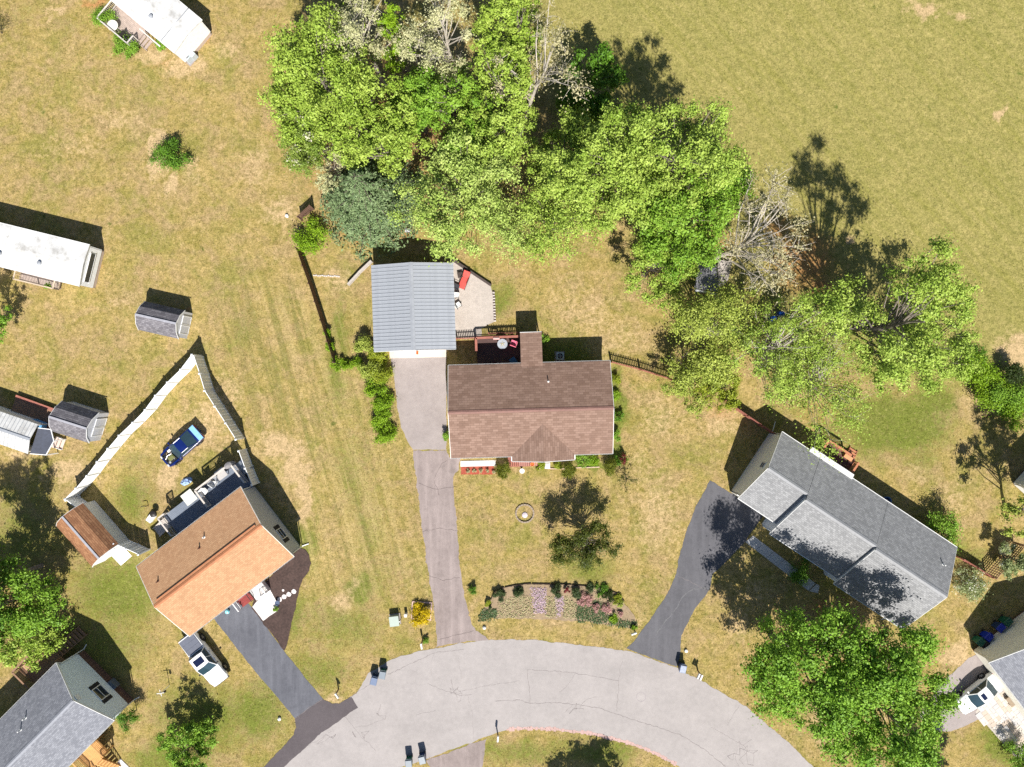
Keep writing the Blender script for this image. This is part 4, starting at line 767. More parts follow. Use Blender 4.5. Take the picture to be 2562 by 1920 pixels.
ang = math.atan2(hr - he, W / 2)
for i in range(npan):
    x = -L / 2 + (i + .5) * pw
    inst(pm, 'roof_panel', Gd, (x, 0, hr + .0), (-ang, 0, 0)); inst(pm, 'roof_panel', Gd, (x, 0, hr + .0), (-ang, 0, R(180)))
B().slab([(-L / 2 - .02, .2, hr + .012), (-L / 2 - .02, 0, hr + .075), (L / 2 + .02, 0, hr + .075), (L / 2 + .02, .2, hr + .012)], .015).slab([(-L / 2 - .02, -.2, hr + .012), (L / 2 + .02, -.2, hr + .012), (L / 2 + .02, 0, hr + .075), (-L / 2 - .02, 0, hr + .075)], .015).build('ridge_cap', galv2, Gd)
for y, x0, x1 in ((W / 2 - .25, -L / 2 + .3, L / 2 - .3), (-W / 2 + .25, -L / 2 + .3, L / 2 - .3)): B().box(((x0 + x1) / 2, y, 1.33), (x1 - x0, .15, 2.66)).build('wall', tan_side, Gd)
for x in (-L / 2 + .3, L / 2 - .3):
    zt = lambda y: hr - .2 - (hr - he) * abs(y) / (W / 2); yy = W / 2 - .33; v = [(-yy, 0), (yy, 0), (yy, zt(yy)), (0, zt(0)), (-yy, zt(yy))]
    B().add([(x - .07, a, b_) for a, b_ in v] + [(x + .07, a, b_) for a, b_ in v], [(4, 3, 2, 1, 0), (5, 6, 7, 8, 9)] + [(i, (i + 1) % 5, 5 + (i + 1) % 5, 5 + i) for i in range(5)]).build('wall', tan_side, Gd)
dr_ = None
for i in range(4): 
    o = B().box((L / 2 - .21, 0, .3 + i * .55), (.05, 4.6, .53)).build('door_panel', white_trim, Gd)
for s in (-1, 1):
    for y, z in ((1, 0),): B().beam((s * L / 2, -W / 2, he - .1), (s * L / 2, 0, hr - .1), .04, .16).beam((s * L / 2, 0, hr - .1), (s * L / 2, W / 2, he - .1), .04, .16).build('rake_board', white_trim, Gd)
    B().box((0, s * (W / 2 + .03), he - .1), (L, .05, .12)).build('gutter', white_trim, Gd)
apron = sheet('garage_apron', [(975, 872), (1118, 870), (1117, 894), (975, 897)], .03, mat('apron_concrete', (0.55, 0.49, 0.41), .08, 3), .01, 'cream concrete apron in front of the garage door')
# --- house with the orange roof
ctr, rz, L, W = frame((342, 1418), (601, 1219), (736, 1393), (473, 1593), 3.5)
Hc_ = thing('orange_roof_house', 'house with orange tan shingle roof beside the mulch bed', 'house', ctr, rz)
he, hr = 3.5, 5.05; gable(Hc_, L, W, he, hr, tan_sh, grey_side, og=.22, oe=.35, cap=mat('orange_ridge', (0.36, 0.15, 0.07), .3, 8), found=mat('grey_block', (0.33, 0.33, 0.33), .15, 6), fz=.4)
def lc(x, y, h): return loc_of(Hc_, P(x, y, h))
for x, y, h in ((508, 1346, 4.4), (500, 1371, 4.3), (397, 1454, 4.3)):
    p = lc(x, y, h); pipe(Hc_, p.x, p.y, roof_z(W, he, hr, p.y), .35, .06, None if y == 1346 else mat('brown_vent', (0.13, 0.06, 0.04)))
B().box((0, .32, hr - .02), (L - .9, .16, .06)).build('ridge_vent', mat('orange_ridge', (0.36, 0.15, 0.07)), Hc_)
window(Hc_, (L / 2 - .22 + .07, -1.6, 2.15), 1.0, 1.2, 'x', 1, shutters=mat('black_shutter', (0.02, 0.02, 0.024), .2, 5)); window(Hc_, (-L / 2 + .22 - .07, 0, 2.1), 1.0, 1.2, 'x', -1)
for x in (-4.2, 1.2, 3.4): window(Hc_, (x, W / 2 - .35 + .07, 2.2), 1.1, 1.2, 'y', 1)
for x in (-3.6, -1.4, 4.4): window(Hc_, (x, -W / 2 + .35 - .07, 2.2), 1.1, 1.2, 'y', -1)
B().box((1.9, -W / 2 + .25, 1.35), (.95, .06, 2.0)).build('front_door', mat('red_door', (0.28, 0.03, 0.03)), Hc_)
B().tube([(L / 2 - .2, -W / 2 - .02, he - .12), (L / 2 - .1, -W / 2 + .3, he - .45), (L / 2 - .1, -W / 2 + .3, .15), (L / 2 + .55, -W / 2 + .1, .1)], .05, 6).build('downspout', white_trim, Hc_, smooth=True)
B().tube([(L / 2 - .2, W / 2 + .02, he - .12), (L / 2 - .1, W / 2 - .3, he - .45), (L / 2 - .1, W / 2 - .3, .15)], .05, 6).build('downspout', white_trim, Hc_, smooth=True)
# --- light blue house in the bottom corner
nw = (-60, 1861); ctr0 = P(141, 1659, 4.0); e2 = P(284, 1804, 4.0); u = (P(0, 1801, 4.0) - ctr0).normalized(); wv = e2 - ctr0; wv -= u * wv.dot(u); W = wv.length; L = 12.5
uu = -u; cc_ = (ctr0 + e2) / 2 + u * (L / 2); cc_.z = 0
Hd = thing('blue_house', 'light blue house with grey shingle roof in the bottom corner', 'house', cc_, math.atan2(uu.y, uu.x))
he, hr = 4.0, 5.8; gable(Hd, L, W, he, hr, grey_sh2, blue_side, og=.12, oe=.3, cap=mat('grey_ridge', (0.24, 0.25, 0.28), .2, 8), found=brick_m, fz=1.1)
def ld_(x, y, h): return loc_of(Hd, P(x, y, h))
for x, y in ((61, 1799), (53, 1826)): p = ld_(x, y, 5); pipe(Hd, p.x, p.y, roof_z(W, he, hr, p.y), .45, .06)
window(Hd, (L / 2 - .12 + .07, -.9, 2.6), 1.25, 1.3, 'x', 1, shutters=mat('black_shutter', (0.02,)*3)); B().box((L / 2 - .02, 0, hr - .75), (.06, .5, .5)).build('gable_vent', white_trim, Hd)
B().box((L / 2 + .02, -1.0, .75), (.5, .9, .7)).build('basement_hatch', mat('steel_hatch', (0.10, 0.12, 0.15), .2, 4, .4), Hd)
for s in (-1, 1): B().tube([(L / 2 - .05, s * (W / 2 + .02), he - .1), (L / 2 + .02, s * (W / 2 - .25), he - .45), (L / 2 + .02, s * (W / 2 - .25), .2), (L / 2 + .5, s * (W / 2 - .1), .12)], .05, 6).build('downspout', white_trim, Hd, smooth=True)
for x in (-3, 1): window(Hd, (x, -W / 2 + .3 - .07, 2.7), 1.1, 1.3, 'y', -1); window(Hd, (x, W / 2 - .3 + .07, 2.7), 1.1, 1.3, 'y', 1)
# --- long grey roofed house: three roof sections sharing the back slope
a = P(1957, 1081, 2.9); b_ = P(2394, 1370, 2.9); u = (b_ - a).normalized(); v = Vector((-u.y, u.x, 0)); L = (b_ - a).length; ctr = (a + b_) / 2; ctr.z = 0
He = thing('grey_roof_house', 'long house with pale grey stepped shingle roof beside the curved driveway', 'house', ctr, math.atan2(u.y, u.x))
def le(x, y, h): return loc_of(He, P(x, y, h))
he = 2.9; yN = 0.0; pit = (5.0 - he) / (yN - le(1921, 1169, 5.0).y)
x0, x1 = -L / 2, L / 2; xa = le(1932, 1325, 2.9).x; xb = le(2090, 1455, 2.9).x
ridgey = [le(1968, 1200, 5.0).y, 0, 0]; hr1 = he + pit * (-ridgey[0])
def section(xa_, xb_, yS, ov=0.0):
    yr = (yN + yS) / 2 if False else yS / 2; hz = he + pit * abs(yr)
    B().slab([(xa_, yr, hz), (xb_, yr, hz), (xb_, yS, he), (xa_, yS, he)], .15).build('roof', grey_sh, He)
    B().slab([(xa_, yN, he), (xa_, yr, hz), (xb_, yr, hz), (xb_, yN, he)], .15).build('roof', grey_sh, He)
    cp = mat('grey_ridge2', (0.27, 0.275, 0.285), .2, 8)
    B().slab([(xa_, yr + .2, hz - .2 * pit + .04), (xa_, yr, hz + .05), (xb_, yr, hz + .05), (xb_, yr + .2, hz - .2 * pit + .04)], .05).slab([(xa_, yr - .2, hz - .2 * pit + .04), (xb_, yr - .2, hz - .2 * pit + .04), (xb_, yr, hz + .05), (xa_, yr, hz + .05)], .05).build('ridge_vent', cp, He)
    B().box(((xa_ + xb_) / 2, yS - .03, he - .07), (xb_ - xa_, .06, .12)).build('gutter', white_trim, He)
    for x in (xa_ + .12, xb_ - .12):
        z2 = lambda y: he + pit * (abs(yr) - abs(y - yr)) - .17; v_ = [(yN - .35, 0.), (yS + .42, 0.), (yS + .42, z2(yS + .42)), (yr, z2(yr)), (yN - .35, z2(yN - .35))]
        B().add([(x - .06, p, q_) for p, q_ in v_] + [(x + .06, p, q_) for p, q_ in v_], [(4, 3, 2, 1, 0), (5, 6, 7, 8, 9)] + [(i, (i + 1) % 5, 5 + (i + 1) % 5, 5 + i) for i in range(5)]).build('wall', pale_side, He)
    B().box(((xa_ + xb_) / 2, yS + .35, 1.36), (xb_ - xa_ - .4, .13, 2.72)).build('wall', pale_side, He)
    for s, x in ((-1, xa_), (1, xb_)):
        bb = B().beam((x + s * .02, yr, hz - .08), (x + s * .02, yS, he - .08), .03, .17)
        if x in (x0, x1): bb.beam((x + s * .02, yN, he - .08), (x + s * .02, yr, hz - .08), .03, .17)
        bb.build('rake_board', white_trim, He)
    return yr, hz
yS1 = (le(1850, 1247, 2.9).y + le(1939, 1311, 2.9).y) / 2; yS2 = (le(1925, 1337, 2.9).y + le(2093, 1445, 2.9).y) / 2; yS3 = (le(2087, 1462, 2.9).y + le(2262, 1577, 2.9).y) / 2
s1 = section(x0, xa, yS1); s2 = section(xa + .03, xb, yS2); s3 = section(xb + .03, x1, yS3)
B().box((0, yN - .3, 1.35), (L - .4, .13, 2.7)).build('wall', pale_side, He); B().box((0, yN + .03, he - .07), (L, .06, .12)).build('gutter', white_trim, He)
window(He, (x0 + .12 - .06, s1[0] + .1, 3.3), .55, .8, 'x', -1)
p = le(2350, 1409, 3.6); pipe(He, p.x, p.y, he + pit * abs(p.y), .4, .06)
B().box((xa - 1.9 - 1.0, yS1 + .27, 1.1), (2.6, .05, 2.1)).build('garage_door', white_trim, He)
for x in (xa + 2, xa + 4.2, xb + 2, xb + 4.5): window(He, (x, (yS2 if x < xb else yS3) + .35 - .06, 1.5), 1.1, 1.3, 'y', -1)
p = le(2065, 1180, 2.9); B().slab([(p.x - 2.3, yN - .1, he + .12), (p.x + 2.4, yN - .1, he + .12), (p.x + 2.4, yN + .38, he - .02), (p.x - 2.3, yN + .38, he - .02)], .08).build('awning', white_trim, He)
B().tube([(x1 - .2, yS3 - .03, he - .1), (x1 - .1, yS3 + .3, he - .4), (x1 - .1, yS3 + .3, .2), (x1 - .4, yS3 - .3, .1)], .05, 6).build('downspout', white_trim, He, smooth=True)
B().tube([(x0 + .3, yN + .03, he - .1), (x0 + .2, yN - .15, he - .4), (x0 + .2, yN - .15, .2), (x0 - .1, yN + .9, .1)], .05, 6).build('downspout', white_trim, He, smooth=True)
# --- flat roofed mobile homes
def mobile(label, ctr, rz, L, W, h, roofm, wallm, end):
    t = thing('mobile_home', label, 'mobile home', ctr, rz)
    B().slab([(-L / 2, -W / 2, h), (L / 2, -W / 2, h), (L / 2, 0, h + .22), (-L / 2, 0, h + .22)], .12).build('roof', roofm, t); B().slab([(-L / 2, W / 2, h), (-L / 2, 0, h + .22), (L / 2, 0, h + .22), (L / 2, W / 2, h)], .12).build('roof', roofm, t)
    for s in (-1, 1):
        B().box((0, s * (W / 2 - .13), (h - .1 + .5) / 2), (L - .2, .1, h - .1 - .5)).build('wall', wallm, t); B().box((s * (L / 2 - .13), 0, (h - .1 + .5) / 2), (.1, W - .37, h - .1 - .5)).build('wall', wallm, t)
        B().box((0, s * (W / 2 - .16), .25), (L - .3, .06, .5)).build('skirt', mat('home_skirt', (0.45, 0.36, 0.30), .15, 3), t); B().box((s * (L / 2 - .16), 0, .25), (.06, W - .44, .5)).build('skirt', mat('home_skirt', (0.45,)*3), t)
        B().box((0, s * (W / 2 + .02), h - .04), (L + .04, .04, .08)).build('gutter', white_trim, t)
    for i in range(int(L / 1.2)): B().box((-L / 2 + .6 + i * 1.2, W / 4, h + .125), (.025, W / 2 - .1, .012), M=Matrix.Rotation(-math.atan2(.22, W / 2), 3, 'X')).build('roof_seam', roofm, t)
    for x in (-L / 4, L / 5): window(t, (x, -W / 2 + .13 - .05, 1.7), 1.0, 1.0, 'y', -1); window(t, (x, W / 2 - .13 + .05, 1.7), 1.0, 1.0, 'y', 1)
    for x in (-L * .3, -L * .05, L * .22): B().lathe([(.16, h + .1), (.14, h + .34), (.2, h + .36), (.04, h + .42)], (x, -W * .2, 0), 10).build('roof_vent', galv2, t, smooth=True)
    return t
white_roof = mat('white_roof_coating', (0.56, 0.56, 0.545), .16, 1.3, .6, .35, dirt=.6)
ne, se = P(224, 613, 2.7), P(198, 716, 2.7); u = (P(224, 613, 2.7) - P(0, 558, 2.7)).normalized(); vv = (ne - se); vv -= u * vv.dot(u); Lm = 14
cm_ = (ne + se) / 2 - u * (Lm / 2); cm_.z = 0
Mh = mobile('flat white roofed mobile home cut by the side edge', cm_, math.atan2(u.y, u.x), Lm, vv.length, 2.7, white_roof, pale_side, 1)
b = B(); b.box((Lm / 2 - .05, -.1, 1.75), (.06, 2.7, .7)); b.build('window_strip', glass(), Mh); b = B(); b.box((Lm / 2 - .045, -.1, 2.13), (.09, 2.8, .06)); b.box((Lm / 2 - .045, -.1, 1.37), (.09, 2.8, .06)); b.build('window_frame', white_trim, Mh)
e1, e0 = P(506, 51, 2.7), P(435, 132, 2.7); u = (e0 - P(277, 0, 2.7)).normalized(); vv = (e1 - e0); vv -= u * vv.dot(u); Lm = 13
cm_ = (e1 + e0) / 2 - u * (Lm / 2); cm_.z = 0
Mt = mobile('white roofed mobile home with weathered deck at the top edge', cm_, math.atan2(u.y, u.x), Lm, vv.length, 2.7, white_roof, white_side, 1)
b = B(); b.box((Lm / 2 - 1.55, 0, 2.87), (.05, vv.length - .1, .05)); b.build('roof_joint', galv2, Mt)
# --- barn sheds
def gambrel(label, ctr, rz, L, W, he, hr, roofm, wallm, doors=True):
    t = thing('garden_shed', label, 'shed', ctr, rz, 'sheds on the side lots'); yk, zk = W * .30, he + (hr - he) * .62
    prof = [(-W / 2, he), (-yk, zk), (0, hr), (yk, zk), (W / 2, he)]
    for i in range(4):
        (y0, z0), (y1, z1) = prof[i], prof[i + 1]; B().slab([(-L / 2, y0, z0), (L / 2, y0, z0), (L / 2, y1, z1), (-L / 2, y1, z1)], .07).build('roof', roofm, t)
    w2 = W / 2 - .12
    for s in (-1, 1):
        x = s * (L / 2 - .08); v = [(-w2, 0), (w2, 0), (w2, he - .03), (yk - .03, zk - .1), (0, hr - .1), (-yk + .03, zk - .1), (-w2, he - .03)]; n = len(v)
        B().add([(x - .04, p, q_) for p, q_ in v] + [(x + .04, p, q_) for p, q_ in v], [tuple(range(n - 1, -1, -1)), tuple(range(n, 2 * n))] + [(i, (i + 1) % n, n + (i + 1) % n, n + i) for i in range(n)]).build('wall', wallm, t)
        B().box((0, s * (W / 2 - .16), he / 2 - .03), (L - .25, .07, he - .06)).build('wall', wallm, t)
        for i in range(4):
            (y0, z0), (y1, z1) = prof[i], prof[i + 1]; B().beam((s * L / 2, y0, z0 - .04), (s * L / 2, y1, z1 - .04), .03, .1).build('trim', white_trim, t)
    B().box((0, 0, hr + .012), (L + .02, .2, .03)).build('ridge_cap', mat('shed_ridge', (0.30, 0.30, 0.33), .2, 6), t)
    for s in (-1, 1):
        d = B().box((L / 2 - .015, s * .45, .95), (.05, .85, 1.75)).build('door', wallm, t)
        B().box((L / 2 + .02, s * .45, 1.78), (.02, .85, .07)).box((L / 2 + .02, s * .45, .12), (.02, .85, .07)).box((L / 2 + .02, s * .84, .95), (.02, .07, 1.6)).box((L / 2 + .02, s * .06, .95), (.02, .07, 1.6)).build('door_trim', white_trim, d)
    return t
shed_wall = siding('shed_grey_siding', (0.50, 0.51, 0.54), step=.2)
def gframe(pw, pe, Wd, hr):
    a, b_ = P(*pw, hr), P(*pe, hr); u = b_ - a; c = (a + b_) / 2; c.z = 0
    return c, math.atan2(u.y, u.x), u.length
c, rz, L = gframe((338, 787), (440, 810), 3, 2.9); gambrel('grey shingled barn shed alone beside the apex of the white fence', c, rz, L, 2.75, 1.75, 2.9, shed_sh, shed_wall)
c, rz, L = gframe((122, 1043), (216, 1073), 3, 3.0); gambrel('grey shingled barn shed touching the white metal awning', c, rz, L, 3.0, 1.8, 3.0, shed_sh, shed_wall)
# shed with brown shingles inside the white fence
c, rz, L = gframe((155, 1293), (247, 1398), 3, 3.1); t = gambrel('brown shingled shed with white front in the white fence corner', c, rz, L, 3.3, 2.0, 3.1, tan_sh2, white_side)
B().add([(L / 2 + .05, -.7, .12), (L / 2 + .05, .7, .12), (L / 2 + 1.3, .7, .03), (L / 2 + 1.3, -.7, .03), (L / 2 + .05, -.7, 0), (L / 2 + .05, .7, 0), (L / 2 + 1.3, .7, 0), (L / 2 + 1.3, -.7, 0)], [(0, 1, 2, 3), (4, 7, 6, 5), (0, 3, 7, 4), (1, 5, 6, 2), (2, 6, 7, 3)]).build('ramp', white_trim, t)
# white metal roofed outbuilding at the side edge
a, b_ = P(-90, 1044, 2.7), P(74, 1100, 2.7); u = (b_ - a); c = (a + b_) / 2; c.z = 0; L = u.length
t = thing('metal_roof_home', 'white ribbed metal roofed building with dark tarp awning at the side edge', 'building', c, math.atan2(u.y, u.x)); W = 2.9
for s in (-1, 1):
    q = [(-L / 2, s * W / 2, 2.25), (L / 2, s * W / 2, 2.25), (L / 2, 0, 2.7), (-L / 2, 0, 2.7)]; B().slab(q if s < 0 else q[::-1], .06).build('roof', white_roof, t)
    B().box((0, s * (W / 2 - .15), 1.08), (L - .3, .08, 2.15)).build('wall', white_side, t)
    for i in range(int(L / .35)): B().beam((-L / 2 + .17 + i * .35, s * W / 2, 2.265), (-L / 2 + .17 + i * .35, s * .06, 2.705), .035, .03).build('roof_rib', galv, t)
B().box((0, 0, 2.72), (L, .25, .03)).build('ridge_cap', galv, t)
dark_tarp = mat('dark_tarp', (0.055, 0.062, 0.085), .3, 4, .7, bump=.5, bscale=5)
B().slab([(L / 2 + .03, -W / 2 + .05, 2.0), (L / 2 + 1.35, -W / 2 + .35, 1.75), (L / 2 + 1.6, .35, 1.8), (L / 2 + 1.1, W / 2 - .2, 1.9), (L / 2 + .03, W / 2 - .35, 2.1)], .03).build('awning', dark_tarp, t)
pts = [(L / 2 + .03, -W / 2, 2.0), (L / 2 + 1.35, -W / 2 + .3, 1.75), (L / 2 + 1.65, .35, 1.8), (L / 2 + 1.1, W / 2 - .15, 1.9), (L / 2 + .03, W / 2 - .35, 2.1)]
b = B()
for i in range(4): b.beam(pts[i], pts[i + 1], .07, .08)
b.build('awning_frame', white_trim, t)
for i in (1, 2, 3): B().box((pts[i][0], pts[i][1], .87), (.08, .08, 1.74)).build('post', white_trim, t)
deck_wood = mat('weathered_deck', (0.36, 0.29, 0.25), .25, 4, .9, bump=.4); red_wood = mat('red_brown_wood', (0.30, 0.115, 0.085)); new_wood = mat('new_orange_wood', (0.50, 0.27, 0.10), .2, 4, .8, bump=.3); brown_wood = mat('brown_deck_wood', (0.27, 0.16, 0.10), .25, 4, .85, bump=.4)
# --- house cut by the bottom corner
a = P(2475, 1659, 3.0); e = P(2541, 1745, 3.0); d = (e - a).normalized(); n_ = Vector((-d.y, d.x, 0)); n_ = n_ if n_.x > 0 else -n_; L, W = 12.0, 8.0
c = a + d * (L / 2) + n_ * (W / 2); c.z = 0
t = thing('corner_house', 'cream walled house with grey roof cut by the bottom corner', 'house', c, math.atan2(-d.y, -d.x)); gable(t, L, W, 3.0, 4.9, grey_sh2, cream_side, og=.15, oe=.35, cap=mat('grey_ridge', (0.24, 0.25, 0.28)), found=brick_m, fz=.3); Hq = t
# --- white building on the side edge
a = P(2519, 1208, 0.0); xd = Vector((math.cos(R(48)), math.sin(R(48)), 0)); yd = Vector((-xd.y, xd.x, 0)); c = a + xd * 4.5 - yd * 3.25; c.z = 0
t = thing('white_house', 'white house corner showing at the side edge of the picture', 'house', c, R(48)); gable(t, 9, 6.5, 3.0, 4.2, white_roof, white_side, found=brick_m, fz=.25); Hw = t
# ------------------------------------------------------------------ decks, fences and other things
def railing(t, pts, z0, h, m, step=.13, post=.1, cap_w=.14, gate=(), bal=.035):
    """posts, top and bottom rails and separate balusters along a polyline in the thing's own frame"""
    bm = B().box((0, 0, (h - .16) / 2), (bal, bal, h - .16)).mesh('baluster', m)
    pm = B().box((0, 0, h / 2), (post, post, h)).mesh('rail_post', m)
    for i in range(len(pts) - 1):
        if i in gate: continue
        a, b = Vector((*pts[i], z0)), Vector((*pts[i + 1], z0)); d = b - a; n = max(1, int(d.length / step)); up = Vector((0, 0, 1)); rz = math.atan2(d.y, d.x)
        B().beam(a + up * (h + .02), b + up * (h + .02), cap_w, .04).build('top_rail', m, t); B().beam(a + up * .1, b + up * .1, .05, .07).build('bottom_rail', m, t)
        for k in range(1, n): inst(bm, 'baluster', t, a + d * (k / n) + up * .08, (0, 0, rz))
        np_ = max(1, round(d.length / 1.8))
        for k in range(np_ + 1): inst(pm, 'rail_post', t, a + d * (k / np_), (0, 0, rz))
def deck_floor(t, x0, x1, y0, y1, z, m, along='x', bw=.14, legs=True):
    b = B()
    if along == 'x':
        n = int((y1 - y0) / bw)
        for i in range(n): b.box(((x0 + x1) / 2, y0 + (i + .5) * (y1 - y0) / n, z - .015 + rnd.uniform(-.004, .004)), (x1 - x0, (y1 - y0) / n - .008, .03))
    else:
        n = int((x1 - x0) / bw)
        for i in range(n): b.box((x0 + (i + .5) * (x1 - x0) / n, (y0 + y1) / 2, z - .015 + rnd.uniform(-.004, .004)), ((x1 - x0) / n - .008, y1 - y0, .03))
    b.build('floor_boards', m, t, kind='stuff')
    B().box(((x0 + x1) / 2, (y0 + y1) / 2, z - .12), (x1 - x0 - .1, y1 - y0 - .1, .16)).build('joists', m, t)
    if legs:
        for x in (x0 + .15, x1 - .15):
            for y in (y0 + .15, y1 - .15): B().box((x, y, (z - .2) / 2), (.12, .12, z - .2)).build('leg', m, t)
def stairs(t, p, dirv, wdt, z, m, n=None):
    d = Vector((*dirv, 0)).normalized(); r_ = Vector((-d.y, d.x, 0)); n = n or max(1, round(z / .19)); p = Vector((*p, 0))
    for i in range(n):
        zz = z - (i + 1) * z / (n + 1); q = p + d * (.28 * i + .14); B().box((q.x, q.y, zz), (.27, wdt, .05), math.atan2(d.y, d.x)).build('step', m, t)
    for s in (-1, 1): B().beam(p + r_ * s * wdt / 2 + Vector((0, 0, z - .18)), p + r_ * s * wdt / 2 + d * (.28 * n + .1) + Vector((0, 0, .03)), .05, .2).build('stringer', m, t)
# back deck of the brown roofed house
t = thing('back_deck', 'dark wooden back deck with red brown rail behind the brown roofed house', 'deck', A.location.copy(), A.rotation_euler.z)
q0, q1 = loc_of(t, P(1192, 848, .4)), loc_of(t, P(1303, 846, .4)); yb = loc_of(t, P(1200, 911, .4)).y
deck_floor(t, q0.x, q1.x + 1.9, yb, q0.y, .4, mat('dark_stained_deck', (0.085, 0.05, 0.045), .25, 4, .8, bump=.3))
railing(t, [(q0.x, q0.y - 1.25), (q0.x, q0.y), (q1.x, q0.y + .05)], .4, .9, red_wood, .12, .1, .22)
# picket fences in red brown wood
def pickets(label, pts, h, m, name='picket_fence', step=.16, pw=.085, gap_at=(), group=None, arch=0, board=False, post=.1, rails=(.25, .78)):
    a0 = G(*pts[0]); t = thing(name, label, 'fence', a0, 0, group)
    pm = B().prism([(-pw / 2, -.01), (pw / 2, -.01), (pw / 2, .01), (-pw / 2, .01)], .06, h - .05).add([(-pw / 2, -.01, h - .05), (pw / 2, -.01, h - .05), (0, -.01, h), (-pw / 2, .01, h - .05), (pw / 2, .01, h - .05), (0, .01, h)], [(0, 1, 2), (5, 4, 3), (0, 2, 5, 3), (1, 4, 5, 2)]).mesh('board' if board else 'picket', m)
    qm = B().box((0, 0, h * .52), (post, post, h * 1.04)).mesh('post', m)
    for i in range(len(pts) - 1):
        a, b = G(*pts[i]) - a0, G(*pts[i + 1]) - a0; d = b - a; rz = math.atan2(d.y, d.x); off = Vector((-d.y, d.x, 0)).normalized() * .045
        n = max(1, int(d.length / step))
        for f in rails: B().beam(a + Vector((0, 0, h * f)), b + Vector((0, 0, h * f)), .04, .09).build('rail', m, t)
        for k in range(n): inst(pm, 'board' if board else 'picket', t, a + d * ((k + .5) / n) + off, (0, 0, rz))
        np_ = max(1, round(d.length / 2.3))
        for k in range(np_ + 1): inst(qm, 'post', t, a + d * (k / np_), (0, 0, rz))
    return t
pickets('red brown picket fence between garage corner and back deck', [(1143, 849), (1190, 847)], 1.05, red_wood)
pickets('red brown picket fence before the back deck steps', [(1223, 836), (1303, 834)], 1.05, red_wood)
pickets('red brown picket fence from the brown roofed house to the olive trees', [(1528, 907), (1600, 926), (1676, 950)], 1.25, red_wood)
pickets('dark red board fence from the scrub to the long grey roofed house', [(1805, 1002), (1860, 1040), (1935, 1090)], 1.5, red_wood, 'board_fence', .16, .15, board=True)
pickets('brown board fence between the side lawn and the garage lawn', [(752, 628), (783, 715), (812, 805), (844, 908)], 1.7, mat('dark_fence_wood', (0.15, 0.085, 0.06), .3, 4, .9), 'board_fence', .17, .155, board=True)
pickets('short brown board fence below the spruce', [(756, 552), (786, 525)], 1.6, mat('dark_fence_wood', (0.15,)*3), 'board_fence', .17, .155, board=True)
pickets('thin weathered fence running from the garage into the grove', [(1127, 648), (1136, 590), (1147, 530)], 1.2, deck_wood, 'board_fence', .5, .1, board=True)
pickets('red brown fence between long grey house and lattice panel', [(2390, 1392), (2425, 1413), (2462, 1437)], 1.4, red_wood, 'board_fence', .16, .15, board=True)
pickets('dark brown lattice fence by the white flowering tree', [(2464, 1436), (2500, 1394), (2534, 1356)], 1.7, brown_wood, 'lattice_fence', .22, .06, rails=(.12, .3, .48, .66, .84, .98))
# white vinyl fence: a panel and a post for every bay
def vinyl(label, tops, h=2.15, name='vinyl_fence'):
    pts = [P(x, y, h) for x, y in tops]; t = thing(name, label, 'fence', (pts[0].x, pts[0].y, 0)); o = Vector((pts[0].x, pts[0].y, h))
    for i, p in enumerate(pts):
        q = p - o; B().box((q.x, q.y, h / 2 + .04), (.13, .13, h + .08)).build('post', white_vinyl, t); 
        B().add([(q.x - .09, q.y - .09, h + .08), (q.x + .09, q.y - .09, h + .08), (q.x + .09, q.y + .09, h + .08), (q.x - .09, q.y + .09, h + .08), (q.x, q.y, h + .17)], [(0, 3, 2, 1), (0, 1, 4), (1, 2, 4), (2, 3, 4), (3, 0, 4)]).build('post_cap', white_vinyl, t)
        if i + 1 < len(pts):
            b_ = pts[i + 1] - o; dz = rnd.uniform(-.05, .02); b = B(); d = b_ - q; n = max(2, int(d.length / .28)); sd = Vector((-d.y, d.x, 0)).normalized() * .006
            for k in range(n): u0, u1 = q + d * ((k + .03) / n), q + d * ((k + .97) / n); s_ = sd * (1 if k % 2 else -1); b.beam(Vector((u0.x, u0.y, h / 2)) + s_, Vector((u1.x, u1.y, h / 2)) + s_, .03, h - .3 + dz)
            b.build('panel', white_vinyl, t)
            for z in (h - .08 + dz, .12): B().beam((q.x, q.y, z), (b_.x, b_.y, z), .055, .14).build('rail', white_vinyl, t)
    return t
vinyl('long white vinyl fence run from its apex down to the brown shed', [(480, 888), (452, 925), (419, 957), (389, 990), (363, 1026), (332, 1058), (298, 1090), (270, 1123), (243, 1156), (217, 1191), (190, 1222), (163, 1249)])
vinyl('shaded white vinyl fence run from the apex towards the deck', [(484, 891), (499, 935), (512, 978), (537, 1017), (564, 1059), (590, 1100)])
vinyl('short white vinyl fence panel between the long run and the brown shed', [(165, 1252), (196, 1276)])
vinyl('white vinyl gate panels beside the brown shed front', [(284, 1361), (315, 1374), (346, 1388)])
vinyl('white vinyl fence panels between deck and orange roofed house', [(597, 1129), (613, 1172), (630, 1214)], 2.0)
# blue covered pool frame folded along the brown shed
t = thing('blue_tarp', 'folded blue tarpaulin lying along the back of the brown shed', 'tarp', G(262, 1310), 0)
b = B(); r2 = random.Random(3); n = 10; a0, a1 = G(232, 1273) - t.location, G(297, 1352) - t.location; d = a1 - a0; sd = Vector((-d.y, d.x, 0)).normalized()
for i in range(n + 1):
    for j in range(4): b.v.append(a0 + d * (i / n) + sd * ((j - 1.5) * .17 + r2.uniform(-.04, .04)) + Vector((0, 0, [.02, .75, .8, .02][j] + r2.uniform(-.05, .05))))
for i in range(n):
    for j in range(3): b.f.append((i * 4 + j, i * 4 + j + 1, (i + 1) * 4 + j + 1, (i + 1) * 4 + j))
b.build('cover', mat('blue_tarp', (0.02, 0.075, 0.36), .25, 3, .45), t)
